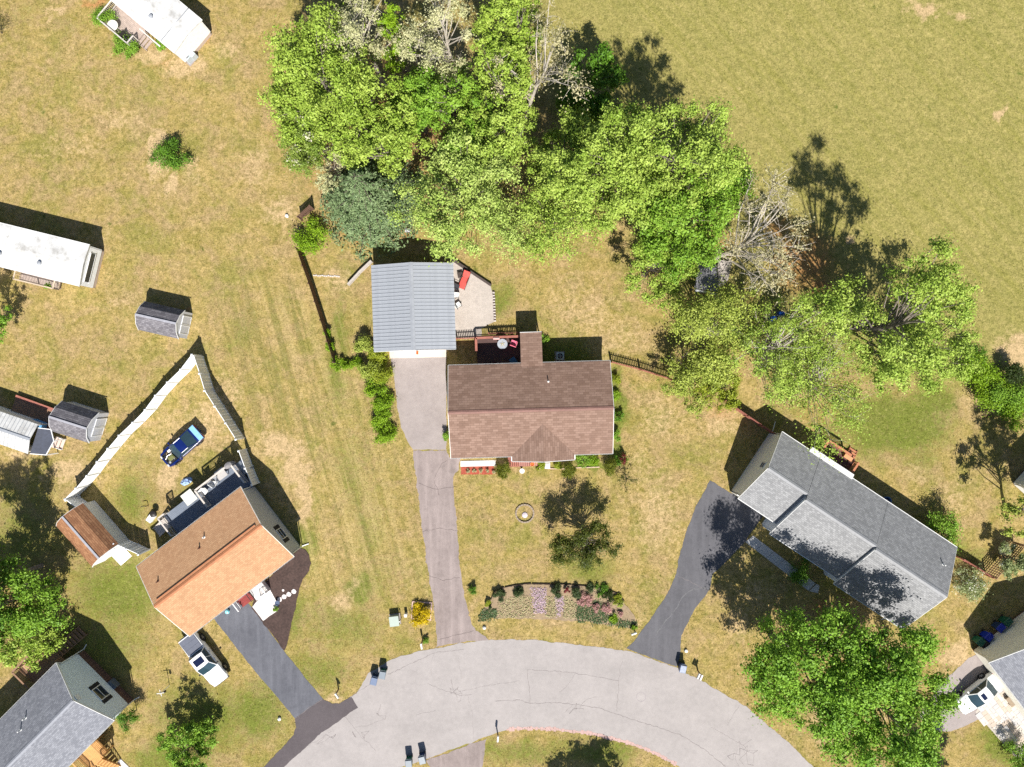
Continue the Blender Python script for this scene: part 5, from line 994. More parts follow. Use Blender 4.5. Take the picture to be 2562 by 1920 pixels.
# raised deck behind the orange roofed house
Dk = thing('raised_deck', 'raised grey deck with pale rails behind the orange roofed house', 'deck', Hc_.location.copy(), Hc_.rotation_euler.z)
def lk(x, y, h=1.3): return loc_of(Dk, P(x, y, h))
pale_rail = mat('pale_rail_wood', (0.52, 0.47, 0.42), .15, 4, .85, bump=.3); deck_grey = mat('blue_grey_deck_paint', (0.16, 0.185, 0.23), .2, 3, .7)
pA, pB, pC, pD = lk(585, 1158), lk(497, 1222), lk(404, 1284), lk(600, 1190); yD = 3.4
ye = 8.8 / 2; y0 = loc_of(Dk, P(470, 1310, 3.5)).y; yh = W = None
yw = (loc_of(Dk, P(342, 1418, 3.5)).y + loc_of(Dk, P(601, 1219, 3.5)).y) / 2 - .45
deck_floor(Dk, pC.x, pB.x, yw, pC.y - .35, 1.3, deck_grey); deck_floor(Dk, pB.x, pA.x + .1, yw, pA.y, 1.28, deck_grey)
railing(Dk, [(pB.x, pB.y - 2.0), (pB.x, pA.y), (pA.x, pA.y), (pA.x, pA.y - 2.2)], 1.3, .95, pale_rail, .13, .1, .16)
railing(Dk, [(pC.x - .1, pC.y - 2.4), (pC.x - .1, pC.y - .35), (pC.x + .6, pC.y - .35)], 1.3, .95, pale_rail, .13, .1, .14)
stairs(Dk, (pC.x - .1, pC.y - 1.0), (-1, 0), 1.0, 1.3, pale_rail)
def square_table(label, p, rz, z, sz, m, hgt=.75, cover=None):
    t = thing('patio_table', label, 'table', p, rz); b = B(); k = sz / 2
    b.box((0, 0, hgt - .02), (sz, sz, .05)); b.build('table_top', m, t)
    for sx in (-1, 1):
        for sy in (-1, 1): B().box((sx * (k - .1), sy * (k - .1), (hgt - .045) / 2), (.06, .06, hgt - .045)).build('leg', m, t)
    return t
rzD = Dk.rotation_euler.z
p = P(472, 1245, 2.1); square_table('square cream table top on the raised deck', (p.x, p.y, 1.3), rzD, 0, 1.15, mat('cream_table', (0.66, 0.64, 0.56), .06, 3, .5))
p = P(552, 1186, 1.9); square_table('grey table behind the rail of the raised deck', (p.x, p.y, 1.28), rzD, 0, .95, mat('grey_table', (0.42, 0.40, 0.38), .1, 3, .6), .6)
def chair(label, p, rz, m, seat_m=None, name='patio_chair', group=None, w_=.55):
    t = thing(name, label, 'chair', p, rz, group); sm = seat_m or m
    B().box((0, 0, .42), (w_, .5, .05)).build('seat', sm, t); B().box((0, .27, .72), (w_, .05, .5), M=Matrix.Rotation(R(-12), 3, 'X')).build('backrest', sm, t)
    for sx in (-1, 1):
        B().tube([(sx * w_ / 2, -.22, 0), (sx * w_ / 2, -.24, .62), (sx * w_ / 2, .24, .66), (sx * w_ / 2, .3, .9)], .022, 6).build('arm', m, t); B().tube([(sx * w_ / 2, .32, 0), (sx * w_ / 2, .22, .42)], .022, 6).build('leg', m, t)
    return t
dk_metal = mat('dark_chair_metal', (0.03, 0.026, 0.024), .2, 5, .5); dkf = mat('dark_fabric', (0.04, 0.042, 0.05), .3, 6, .9)
for i, (x, y, rz_, s_) in enumerate([(536, 1208, 1.9, 'white'), (512, 1230, .2, 'white'), (538, 1196, 4.0, 'grey')]):
    p = P(x, y, 1.7); chair(['pale seated chair next to the grey deck table', 'pale seated chair at the deck rail corner', 'grey seated chair half under the grey deck table'][i], (p.x, p.y, 1.3), rzD + rz_, dk_metal, white_trim if s_ == 'white' else galv2)
t = thing('grill', 'covered dark grey barbecue grill at the raised deck rail corner', 'grill', Vector((*P(576, 1163, 1.7).xy, 1.28)), rzD); B().lathe([(.3, 0), (.33, .5), (.36, .85), (.30, 1.02), (.12, 1.12), (.02, 1.13)], (0, 0, 0), 14, 1.25, .85).build('cover', mat('grill_cover', (0.21, 0.20, 0.20), .3, 4, .8, bump=.4, bscale=6), t, smooth=True)
B().box((0, 0, .03), (.7, .5, .06)).build('base', dk_metal, t)
t = thing('hot_tub_cover', 'pale blue folding tub cover lying by the white fence panels', 'tub cover', G(613, 1170), rzD + R(8)); B().box((0, 0, .42), (1.35, 1.2, .84)).build('tub', mat('tub_side', (0.20, 0.24, 0.30), .1, 3), t); B().box((-.34, 0, .89), (.66, 1.24, .09)).box((.34, 0, .89), (.66, 1.24, .09)).build('cover', mat('tub_cover', (0.45, 0.50, 0.55), .08, 2, .5), t)
B().box((-.4, -.35, .95), (.1, .6, .02)).build('strap', mat('blue_strap', (0.08, 0.12, 0.3)), t)
t = thing('wheelbarrow_tarp', 'blue and white tarpaulin heap on orange soil by the raised deck', 'tarp', G(466, 1204), .5); b = B(); r2 = random.Random(9); b.lathe([(.62, .01), (.55, .12), (.35, .26), (.1, .3), (.02, .3)], (0, 0, 0), 12, 1.0, .55)
for v in b.v: v.x += r2.uniform(-.08, .08); v.y += r2.uniform(-.08, .08); v.z *= r2.uniform(.5, 1.3)
b.build('heap', mat('pale_blue_tarp', (0.30, 0.42, 0.66), .4, 3, .5), t, smooth=True)
t = thing('cooler_box', 'white cooler box on the lawn at the raised deck steps', 'cooler', G(382, 1295), rzD + .3); B().box((0, 0, .2), (.75, .5, .4)).build('body', white_trim, t); B().box((0, 0, .43), (.79, .54, .07)).build('lid', white_trim, t); B().box((.2, 0, .47), (.1, .1, .02)).build('lid_cap', dk_metal, t)
t = thing('kettle_grill', 'round black kettle grill behind the white cooler box', 'grill', G(392, 1283), 0); B().lathe([(.05, .38), (.25, .45), (.31, .62), (.29, .76), (.15, .86), (.03, .88)], (0, 0, 0), 14).build('bowl', dk_metal, t, smooth=True)
for i in range(3): B().tube([(math.cos(i * 2.1) * .12, math.sin(i * 2.1) * .12, .5), (math.cos(i * 2.1) * .32, math.sin(i * 2.1) * .32, 0)], .015, 5).build('leg', dk_metal, t)
t = thing('yard_pipe', 'bent dark pipe standing on pale soil by the raised deck', 'pipe', G(371, 1265)); B().tube([(0, 0, 0), (0, 0, .5), (-.1, .05, .55), (-.4, -.02, .55)], .035, 7).build('pipe', dk_metal, t)
# front steps of the orange roofed house
t = thing('front_steps', 'concrete and brick front steps with dark handrails before the orange roofed house', 'steps', Hc_.location.copy(), Hc_.rotation_euler.z)
def lf(x, y, h=0): return loc_of(t, P(x, y, h))
yc = (loc_of(t, P(736, 1393, 3.5)).y + loc_of(t, P(473, 1593, 3.5)).y) / 2 + .35
m0 = lf(640, 1492, .6); brick_red = mat('red_brick_step', (0.24, 0.05, 0.045), .3, 6, .9)
q = lf(655, 1476); B().box((q.x, (yc + q.y - .5) / 2, .3), (1.5, abs(yc - q.y) + .5, .6)).build('landing', conc_new, t); ll = lf(628, 1507)
for i in range(3): B().box((m0.x - 1.2 + .1, yc - .45 - i * .33, .5 - i * .17), (1.4, .32, .16)).build('step', brick_red, t)
railing(t, [(m0.x - 1.9, yc - .2), (m0.x - 1.9, yc - 1.3)], .35, .85, white_trim, .14, .07, .08); railing(t, [(m0.x - .3, yc - .2), (m0.x - .3, yc - 1.3)], .45, .85, dk_metal, .14, .05, .06, bal=.025)
railing(t, [(q.x + .72, yc - .2), (q.x + .72, q.y - .45)], .6, .85, white_trim, .14, .07, .09); railing(t, [(q.x + .72, q.y - .45), (q.x - .2, q.y - .45)], .6, .85, white_trim, .14, .07, .09)
sheet('front_walk', [(632, 1518), (673, 1470), (690, 1500), (697, 1520), (692, 1530), (659, 1553)], .09, conc_new, .01, 'white concrete pad before the front steps')
stone = mat('stepping_stone', (0.60, 0.56, 0.55), .12, 4, .9, bump=.3)
for i, (x, y, r_) in enumerate([(736, 1480, .24), (723, 1487, .24), (711, 1493, .24), (700, 1500, .24), (709, 1477, .13)]):
    n = 7; pts = [(math.cos(6.28 * k / n) * r_ * (1 + .12 * math.sin(k * 5 + i)), math.sin(6.28 * k / n) * r_ * (1 + .1 * math.cos(k * 3 + i))) for k in range(n)]
    b = B().prism(pts, 0, .085); o = b.build('stepping_stone', stone); o.location = G(x, y); tag(o, ['stepping stone nearest the grass in the mulch bed', 'second stepping stone from the grass', 'third stepping stone from the grass', 'stepping stone touching the concrete pad', 'small round stone beside the stepping stones'][i], 'stone', 'stepping stones in the mulch bed')
t = thing('flower_pot', 'blue glazed pot on the corner of the front pad', 'pot', G(697, 1506)); B().lathe([(.14, .08), (.2, .3), (.24, .42), (.2, .42), (.17, .36)], (0, 0, 0), 12).build('pot', mat('blue_glaze', (0.10, 0.13, 0.20), .2, 4, .3), t, smooth=True)
bush('small potted green plant on the front pad', 693, 1521, .55, .28, LM['green'], n=350, ls=.1, seed=301, name='potted_plant', cat='plant')
t = thing('garden_ball', 'pale turquoise ball on the dark driveway below the orange roof', 'ball', G(571, 1529)); B().lathe([(.02, .0), (.16, .06), (.22, .2), (.16, .36), (.02, .42)], (0, 0, .015), 14).build('ball', mat('turquoise', (0.25, 0.62, 0.68), .05, 3, .3), t, smooth=True)
# deck of the light blue house
t = thing('wood_deck', 'brown wooden deck behind the light blue house', 'deck', Hd.location.copy(), Hd.rotation_euler.z)
def lb(x, y, h=1.6): return loc_of(t, P(x, y, h))
a1, a2, a3 = lb(113, 1606), lb(48, 1672), lb(140, 1634); yw2 = (loc_of(t, P(141, 1659, 4.0)).y + loc_of(t, P(0, 1801, 4.0)).y) / 2 - .35
deck_floor(t, a2.x, a1.x, yw2, a1.y, 1.6, brown_wood); railing(t, [(a2.x, yw2 + .1), (a2.x, a2.y), (a1.x, a1.y), (a1.x, a1.y - .9)], 1.6, .95, brown_wood, .14, .1, .15)
stairs(t, (a1.x, a1.y - 1.5), (1, 0), 1.1, 1.6, brown_wood); B().beam((a2.x + .6, a2.y - .45, 1.95), (a1.x - .2, a1.y - .45, 1.95), .55, .06).build('bench', mat('bench_wood', (0.40, 0.24, 0.15), .2, 4, .85), t)
railing(t, [(a1.x, a1.y - 2.1), (a1.x, yw2 + .2)], 1.6, .95, brown_wood, .14, .1, .12)
# new timber porch of the light blue house
t = thing('timber_porch', 'new orange timber porch and steps before the light blue house', 'porch', Hd.location.copy(), Hd.rotation_euler.z)
def lp(x, y, h=1.2): return loc_of(t, P(x, y, h))
c0 = lp(236, 1880); yw3 = (loc_of(t, P(284, 1804, 4.0)).y + loc_of(t, P(180, 1920, 4.0)).y) / 2 + .3; xx = lp(252, 1862).x
deck_floor(t, xx - 2.4, xx, yw3 - 1.7, yw3, 1.2, new_wood); railing(t, [(xx, yw3 - .1), (xx, yw3 - 1.7)], 1.2, .95, new_wood, .13, .1, .13); railing(t, [(xx - .1, yw3 - 1.7), (xx - .9, yw3 - 1.7)], 1.2, .95, new_wood, .13, .1, .13); railing(t, [(xx - 2.4, yw3 - .1), (xx - 2.4, yw3 - 1.7)], 1.2, .95, new_wood, .13, .1, .13)
stairs(t, (xx - 1.6, yw3 - 1.7), (0, -1), 1.2, 1.2, new_wood)
for s in (-1, 1):
    for k in range(7): B().box((xx - 1.6 + s * .62, yw3 - 1.8 - k * .26, 1.45 - k * .17), (.04, .04, .85)).build('baluster', new_wood, t)
    B().beam((xx - 1.6 + s * .62, yw3 - 1.7, 2.1), (xx - 1.6 + s * .62, yw3 - 3.6, .9), .12, .05).build('hand_rail', new_wood, t)
slabs([[(282, 1925), (302, 1898), (345, 1940), (320, 1965)]], 'concrete_walk', conc_new, 'white concrete walk at the foot of the timber porch')
# small deck behind the long grey roof
t = thing('cedar_deck', 'small cedar red deck behind the long grey roof', 'deck', He.location.copy(), He.rotation_euler.z)
def lg(x, y, h=1.3): return loc_of(t, P(x, y, h))
d0, d1, d2 = lg(2060, 1113), lg(2072, 1101), lg(2152, 1152); cedar = mat('cedar', (0.42, 0.17, 0.09), .2, 4, .85, bump=.3)
g0, g1, g2, g3 = lg(2062, 1114), lg(2071, 1102), lg(2152, 1145), lg(2141, 1172)
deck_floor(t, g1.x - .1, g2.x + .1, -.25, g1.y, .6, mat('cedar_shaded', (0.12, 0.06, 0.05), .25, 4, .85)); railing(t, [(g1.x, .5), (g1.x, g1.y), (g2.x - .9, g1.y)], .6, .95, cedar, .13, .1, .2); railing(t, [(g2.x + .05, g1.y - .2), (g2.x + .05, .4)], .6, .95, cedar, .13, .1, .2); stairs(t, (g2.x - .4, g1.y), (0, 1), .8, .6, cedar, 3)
t = thing('deck_bench', 'orange wooden bench on the small cedar deck', 'bench', Vector((*P(2124, 1146, 1.0).xy, .6)), He.rotation_euler.z); B().box((0, 0, .42), (1.0, .4, .05)).build('seat', mat('bench_cedar', (0.55, 0.26, 0.13), .15, 4), t)
for s in (-1, 1): B().box((s * .42, 0, .2), (.06, .36, .39)).build('leg', cedar, t)
t = thing('bin', 'round blue tub in the shade behind the long grey roof', 'tub', G(2212, 1252)); B().lathe([(.35, 0), (.42, .55), (.44, .58), (.38, .58), (.33, .06)], (0, 0, 0), 16).build('tub', mat('blue_plastic', (0.06, 0.13, 0.30), .1, 3, .4), t, smooth=True)
# decks of the mobile homes
t = thing('weathered_deck', 'weathered plank deck of the top white home', 'deck', Mt.location.copy(), Mt.rotation_euler.z)
def lm_(x, y, h=.6): return loc_of(t, P(x, y, h))
k0, k1, k2 = lm_(300, 30), lm_(392, 105), lm_(262, 62); k3 = lm_(330, 118); Wt = 2 * abs(loc_of(t, P(435, 132, 2.7)).y); sgn = -1 if k2.y < 0 else 1
yi = sgn * (Wt / 2 - .1); yo = (lm_(264, 60).y + lm_(328, 122).y) / 2; xs_ = sorted([lm_(264, 60).x, lm_(330, 120).x])
deck_floor(t, xs_[0] - .3, xs_[1], min(yi, yo), max(yi, yo), .6, deck_wood)
railing(t, [(xs_[0] - .3, yi), (xs_[0] - .3, yo), (xs_[1], yo), (xs_[1], yo - sgn * .9)], .6, .9, mat('pale_weathered_rail', (0.50, 0.46, 0.42), .15, 5, .9), .16, .1, .12)
stairs(t, (xs_[1], (yi + yo) / 2 + sgn * -.1), (1, 0), 1.0, .6, deck_wood, 3); B().beam((xs_[1], (yi + yo) / 2 - sgn * .7, 1.45), (xs_[1] + 2.1, (yi + yo) / 2 - sgn * .7, .75), .13, .05).build('hand_rail', mat('pale_weathered_rail', (0.5,)*3), t)
for k in range(4): B().box((xs_[1] + .3 + k * .5, (yi + yo) / 2 - sgn * .7, .6 - k * .09), (.07, .07, 1.2 - k * .18)).build('rail_post', deck_wood, t)
p = P(283, 65, 1.2); t2 = thing('patio_table', 'round cream garden table on the weathered plank deck', 'table', (p.x, p.y, .6)); B().lathe([(.5, .68), (.52, .7), (.5, .73), (.02, .73)], (0, 0, 0), 16).build('table_top', mat('cream_table', (.6,)*3), t2, smooth=True)
for i in range(4): B().tube([(math.cos(i * 1.57) * .15, math.sin(i * 1.57) * .15, .68), (math.cos(i * 1.57) * .3, math.sin(i * 1.57) * .3, 0)], .02, 5).build('leg', white_trim, t2)
p = P(314, 92, 1.2); chair('black garden chair on the weathered plank deck', (p.x, p.y, .6), 1.0, dk_metal)
p = P(326, 96, 1.2); chair('dark garden chair in the corner of the weathered plank deck', (p.x, p.y, .6), 2.4, dk_metal, dkf)
t = thing('side_porch', 'small wooden side porch under the flat white mobile home', 'deck', Mh.location.copy(), Mh.rotation_euler.z)
h0, h1 = loc_of(t, P(52, 690, .5)), loc_of(t, P(150, 712, .5)); wy = -abs(loc_of(t, P(198, 716, 2.7)).y) + .1
h2 = loc_of(t, P(48, 712, .5)); deck_floor(t, h0.x, h1.x, wy - .95, wy, .5, deck_wood); railing(t, [(h0.x, wy - .1), (h0.x, wy - .95), (h1.x, wy - .95), (h1.x, wy - .1)], .5, .85, mat('tan_rail', (0.45, 0.36, 0.27), .2, 5, .9), .15, .09, .12)
bush('potted palm like plant on the small side porch', 128, 716, .9, .4, LM['green'], n=160, ls=.2, seed=302, name='potted_plant', cat='plant')
# air conditioners
def ac(label, p, rz=0):
    t = thing('air_conditioner', label, 'air conditioner', p, rz); b = B(); g = mat('ac_grey', (0.42, 0.47, 0.50), .08, 3, .45, .4, .1)
    B().prism([(.36, .28), (.28, .36), (-.28, .36), (-.36, .28), (-.36, -.28), (-.28, -.36), (.28, -.36), (.36, -.28)], .04, .78).build('case', g, t); B().lathe([(.36, .78), (.36, .82), (.3, .84), (.27, .84), (.27, .79)], (0, 0, 0), 20).build('top_ring', g, t, smooth=True)
    B().lathe([(.268, .785), (.26, .80), (.02, .80)], (0, 0, 0), 20).build('fan_well', dk_metal, t)
    for i in range(4): B().box((math.cos(i * 1.57) * .13, math.sin(i * 1.57) * .13, .825), (.2, .07, .01), i * 1.57, ).build('fan_blade', galv2, t)
    B().box((0, 0, .02), (.95, .95, .06)).build('pad', conc_old, t); return t
ac('air conditioner in the shade behind the brown roofed house', G(1400, 892))
a_ = ac('heat pump with open fan at the end of the top white home', G(475, 150), R(50))
B().box((.5, -.15, .4), (.5, .7, .72)).build('service_box', mat('ac_grey', (.4,)*3), a_)
# patio furniture beside the garage
p = G(1162, 704); t = thing('sun_lounger', 'red cushioned sun lounger on the gravel patio', 'lounger', p, R(68))
redf = mat('faded_red_cushion', (0.60, 0.085, 0.07), .25, 3, .85)
B().box((-.25, 0, .36), (1.1, .62, .07)).build('seat_cushion', redf, t); B().box((.62, 0, .58), (.75, .62, .07), M=Matrix.Rotation(R(-38), 3, 'Y')).build('back_cushion', redf, t)
for s in (-1, 1): B().tube([(-.85, s * .34, .3), (.3, s * .34, .3), (.95, s * .34, .82)], .025, 6).build('frame', dk_metal, t); B().tube([(-.3, s * .36, .3), (-.2, s * .36, .6), (.3, s * .36, .62), (.45, s * .36, .4)], .025, 6).build('arm', dk_metal, t)
for x in (-.75, .35):
    for s in (-1, 1): B().tube([(x, s * .34, .3), (x, s * .34, 0)], .025, 6).build('leg', dk_metal, t)
for i, (x, y, rz_) in enumerate([(1143, 720, 1.2), (1143, 740, 1.5), (1147, 765, 2.2)]): chair(['dark metal chair nearest the red lounger', 'dark metal chair in the middle of the garage patio row', 'white seated dark chair at the road end of the garage patio row'][i], G(x, y), rz_, dk_metal, [dkf, white_trim, white_trim][i], w_=.5)
p = G(1152, 690); t = thing('side_table', 'small dark side table behind the red lounger', 'table', p, .2); B().box((0, 0, .42), (.5, .5, .05)).build('table_top', mat('dark_brown', (0.06, 0.045, 0.04), .2, 5), t)
for sx in (-1, 1):
    for sy in (-1, 1): B().box((sx * .2, sy * .2, .2), (.04, .04, .4)).build('leg', dk_metal, t)
# timbers round the gravel patio and beside the garage: each log on its own
log_m = mat('dark_timber', (0.075, 0.058, 0.052), .35, 4, .9, bump=.5)
def logs(name, label, pts, h, wd, m, n=2, per=2.2):
    a0 = G(*pts[0]); t = thing(name, label, 'wall', a0)
    for i in range(len(pts) - 1):
        a, b = G(*pts[i]) - a0, G(*pts[i + 1]) - a0; d = b - a; k = max(1, round(d.length / per))
        for z in range(n):
            for j in range(k): 
                u0, u1 = a + d * ((j + .01) / k), a + d * ((j + .99) / k); off = Vector((rnd.uniform(-.03, .03), rnd.uniform(-.03, .03), h / n * (z + .5)))
                B().beam(u0 + off, u1 + off, wd * rnd.uniform(.9, 1.05), h / n - .01).build('timber', m, t)
    return t
logs('timber_wall', 'dark stacked timber edging behind the gravel patio', [(1129, 648), (1176, 680), (1230, 716)], .4, .22, log_m, 2)
logs('timber_wall', 'weathered grey timber ramp wall beside the garage', [(932, 655), (900, 685), (872, 715)], .55, .2, mat('grey_timber', (0.42, 0.38, 0.34), .2, 4, .9, bump=.4), 3)
t = thing('brick_edging', 'row of dark and pale edging bricks along the gravel patio', 'edging', G(1235, 730)); bm_ = [B().box((0, 0, .06), (.2, .11, .12)).mesh('brick', mm) for mm in (mat('dark_brick', (0.09, 0.06, 0.055)), mat('pale_brick', (0.55, 0.50, 0.46)))]
for i in range(22): inst(bm_[i % 2], 'brick', t, Vector((rnd.uniform(-.02, .02) + i * .006, -i * .135, 0)), (0, 0, rnd.uniform(-.12, .12)))
# ladder lying on the grass
t = thing('stone_row', 'broken row of pale edging stones on the grass beside the timber ramp wall', 'edging', G(786, 690), R(-2)); me_ = B().box((0, 0, .04), (.17, .12, .08)).mesh('stone', mat('pale_brick', (.5,)*3))
for i in range(13): inst(me_, 'stone', t, (i * .2, .03 * math.sin(i * 2), 0), (0, 0, rnd.uniform(-.4, .4)))
# deck table, pink chair, blue bin
p = P(1257, 861, 1.1); t = thing('patio_table', 'round glass patio table with parasol hub on the dark back deck', 'table', (p.x, p.y, .4)); b = B().lathe([(.44, .70), (.48, .70), (.48, .735), (.44, .735)], (0, 0, 0), 24); b.build('rim', mat('steel_rim', (0.42, 0.45, 0.48), .1, 4, .35, .5, .3), t, smooth=True); B().lathe([(.44, .71), (.44, .72), (.02, .72)], (0, 0, 0), 24).build('table_top', glass('table_glass', (0.03, 0.04, 0.05)), t)
for i in range(3): B().tube([(math.cos(i * 2.1) * .05, math.sin(i * 2.1) * .05, .7), (math.cos(i * 2.1) * .32, math.sin(i * 2.1) * .32, 0)], .02, 5).build('leg', dk_metal, t)
for i in range(5): B().beam((0, 0, .8), (math.cos(i * 1.26 + .4) * .26, math.sin(i * 1.26 + .4) * .26, .76), .05, .03).build('parasol_rib', mat('tan_canvas', (0.42, 0.38, 0.24), .2, 4), t)
p = P(1286, 859, 1.0); chair('pink seated chair beside the round glass deck table', (p.x, p.y, .4), R(160), mat('rose_metal', (0.35, 0.12, 0.14)), mat('pink_cushion', (0.80, 0.16, 0.25), .1, 3, .7), w_=.6)
p = P(1284, 903, 1.0); t = thing('storage_bin', 'blue storage bin on the dark back deck under the eave', 'bin', (p.x, p.y, .4), R(35)); B().box((0, 0, .28), (.55, .55, .56)).build('body', mat('blue_bin_plastic', (0.05, 0.14, 0.25), .1, 3, .4), t); B().box((0, 0, .59), (.6, .6, .06)).build('lid', mat('blue_bin_plastic', (.1,)*3), t)
p = P(1242, 848, 1.4); t = thing('flower_pot', 'pink flowers in a planter on the back deck rail', 'planter', (p.x, p.y, 1.32)); B().box((0, 0, .08), (.6, .18, .16)).build('planter', mat('pink_planter', (0.60, 0.36, 0.33), .15, 4), t)
# front ramp of the brown roofed house
t = thing('porch_ramp', 'red slatted porch landing under the front gable', 'porch', A.location.copy(), A.rotation_euler.z)
def lr(x, y, h=.4): return loc_of(t, P(x, y, h))
r0, r1, r2_ = lr(1268, 1143), lr(1272, 1168), lr(1336, 1166)
sm_ = B().box((0, 0, 0), (.16, r0.y - r1.y, .04)).mesh('slat', red_wood); ns_ = 8
for i in range(ns_): inst(sm_, 'slat', t, (r1.x + .1 + i * .2, (r0.y + r1.y) / 2, .4))
sm2 = B().box((0, 0, 0), (.14, .75, .04)).mesh('slat', mat('pink_slat', (0.36, 0.17, 0.14), .2, 4))
for i in range(9): inst(sm2, 'slat', t, (r1.x + .1 + 1.6 + i * .2 - .6, r1.y + .38, .44))
B().box(((r1.x + r2_.x) / 2, r1.y, .2), (r2_.x - r1.x + .1, .06, .38)).build('skirt', red_wood, t); B().box((r1.x, (r0.y + r1.y) / 2, .2), (.06, r0.y - r1.y, .38)).build('skirt', red_wood, t)
p = G(1331, 1160); t = thing('flower_pot', 'orange flower pot at the end of the slatted landing', 'pot', (p.x, p.y, .45)); B().lathe([(.1, 0), (.17, .2), (.19, .24), (.14, .24), (.12, .18)], (0, 0, 0), 12).build('pot', mat('terracotta', (0.55, 0.13, 0.03), .2, 5), t, smooth=True)
t = thing('porch_step', 'white concrete step between two low plants', 'step', G(1369, 1165)); B().box((0, 0, .09), (.55, .6, .18)).build('step', conc_new, t); B().box((0, -.02, .21), (.45, .4, .06)).build('upper_step', conc_new, t)
t = thing('bird_bath', 'round white bird bath before the slatted landing', 'bird bath', G(1306, 1177)); B().lathe([(.16, 0), (.08, .1), (.07, .5), (.2, .58), (.24, .66), (.2, .66), (.05, .6)], (0, 0, 0), 14).build('basin', white_trim, t, smooth=True)
t = logs('bed_edging', 'pale timber edging of the front bed', [(1339, 1172), (1400, 1173), (1500, 1169)], .12, .1, mat('pale_edging', (0.50, 0.36, 0.28), .2, 4), 1, 1.2)
for i, (x, y) in enumerate([(1172, 1179), (1188, 1178), (1203, 1179), (1220, 1178), (1237, 1181)]): bush(['first tan grass clump in the red bed, nearest the driveway', 'second tan grass clump in the red bed', 'middle tan grass clump in the red bed', 'fourth tan grass clump in the red bed', 'last tan grass clump at the bed end'][i], x, y, .4, .2, LM['straw'], n=120, ls=.12, seed=310 + i, name='grass_clump', cat='plant', group='grass clumps in the red bed')
# rings of stones
def ring(label, x, y, r_, m, n, sz, name='stone_ring', a0=0, a1=6.283, h=.14):
    t = thing(name, label, 'fire ring', G(x, y)); me = B().box((0, 0, h / 2), (sz, sz * .6, h)).mesh('stone', m)
    for i in range(n): a = a0 + (a1 - a0) * i / n; inst(me, 'stone', t, (math.cos(a) * r_, math.sin(a) * r_, 0), (0, 0, a + 1.57 + rnd.uniform(-.1, .1)))
    return t
t = ring('low ring of pale edging stones on the front lawn', 1313, 1285, .85, mat('ring_stone', (0.30, 0.24, 0.18), .3, 4, .9), 20, .24)
B().lathe([(.3, 0), (.26, .1), (.1, .14), (.02, .14)], (0, -.15, 0), 9).build('rock', mat('lilac_rock', (0.50, 0.44, 0.47), .3, 6, .9), t)
ring('round tan stone ring on the lawn under the grove', 1467, 566, .52, mat('tan_ring', (0.50, 0.36, 0.24), .2, 4, .9), 16, .2, h=.25)
# timber square round the yellow bush
t = thing('timber_square', 'square pink timber edging round the golden bush', 'edging', G(1055, 1528), R(-4)); pk = mat('pink_timber', (0.55, 0.38, 0.34), .2, 4, .9)
for s in (-1, 1): B().box((s * .92, 0, .06), (.11, 1.75, .12)).build('timber', pk, t); B().box((0, s * .82, .055), (1.7, .11, .11)).build('timber', pk, t)
# flower bed border behind the boxwoods
logs('bed_border', 'thin dark border along the back of the flower bed', [(1228, 1500), (1238, 1479), (1262, 1469), (1290, 1463), (1330, 1460), (1400, 1461), (1460, 1465), (1510, 1472), (1545, 1485), (1562, 1504)], .14, .06, mat('black_border', (0.05, 0.03, 0.022), .3, 5), 1, 1.0)
# ------------------------------------------------------------------ street things
def wheelie(label, p, rz, body, lid, group=None):
    t = thing('wheelie_bin', label, 'bin', p, rz, group); b = B(); w0, d0, w1, d1, h = .24, .27, .30, .36, .95
    v = [(-w0, -d0, .06), (w0, -d0, .06), (w0, d0, .06), (-w0, d0, .06), (-w1, -d1, h), (w1, -d1, h), (w1, d1, h), (-w1, d1, h)]; b.add(v, [(0, 3, 2, 1), (4, 5, 6, 7), (0, 1, 5, 4), (1, 2, 6, 5), (2, 3, 7, 6), (3, 0, 4, 7)]); b.build('body', body, t)
    B().add([(-.32, -.40, h + .01), (.32, -.40, h + .01), (.32, .38, h + .05), (-.32, .38, h + .05), (-.29, -.36, h + .06), (.29, -.36, h + .06), (.27, .33, h + .13), (-.27, .33, h + .13)], [(0, 3, 2, 1), (4, 5, 6, 7), (0, 1, 5, 4), (1, 2, 6, 5), (2, 3, 7, 6), (3, 0, 4, 7)]).build('lid', lid, t)
    B().tube([(-.26, .43, h + .02), (.26, .43, h + .02)], .02, 6).build('handle', lid, t)
    for s in (-1, 1): B().lathe([(.02, -.035), (.12, -.035), (.125, 0), (.12, .035), (.02, .035)], (s * .27, .27, .125), 12, M=Matrix.Rotation(R(90), 3, 'Y')).build('wheel', dk_metal, t)
    return t
navy = mat('navy_plastic', (0.020, 0.040, 0.105), .1, 3, .35); navy2 = mat('faded_navy_lid', (0.11, 0.15, 0.24), .12, 3, .4); grn_b = mat('green_plastic', (0.015, 0.10, 0.06), .1, 3, .4); blk_b = mat('black_plastic', (0.014, 0.014, 0.017), .1, 3, .4); greylid = mat('grey_lid', (0.16, 0.19, 0.22), .12, 3, .4); royal = mat('royal_blue_plastic', (0.01, 0.03, 0.32), .1, 3, .4)
wheelie('navy bin at the road edge, the one further from the mailbox plant', G(940, 1694), R(-14), navy, navy2, 'bins put out on the road')
wheelie('green bodied navy lidded bin beside the navy bin on the road edge', G(961, 1679), R(-10), grn_b, greylid, 'bins put out on the road')
wheelie('green bodied bin cut by the bottom edge inside the curve', G(1026, 1898), R(5), grn_b, greylid, 'bins put out on the road')
wheelie('navy bin with pale lid inside the curve near the bottom edge', G(1059, 1889), R(14), navy, greylid, 'bins put out on the road')
wheelie('blue bin at the foot of the curved dark driveway', G(1703, 1664), R(-12), navy, navy2, 'bins put out on the road')
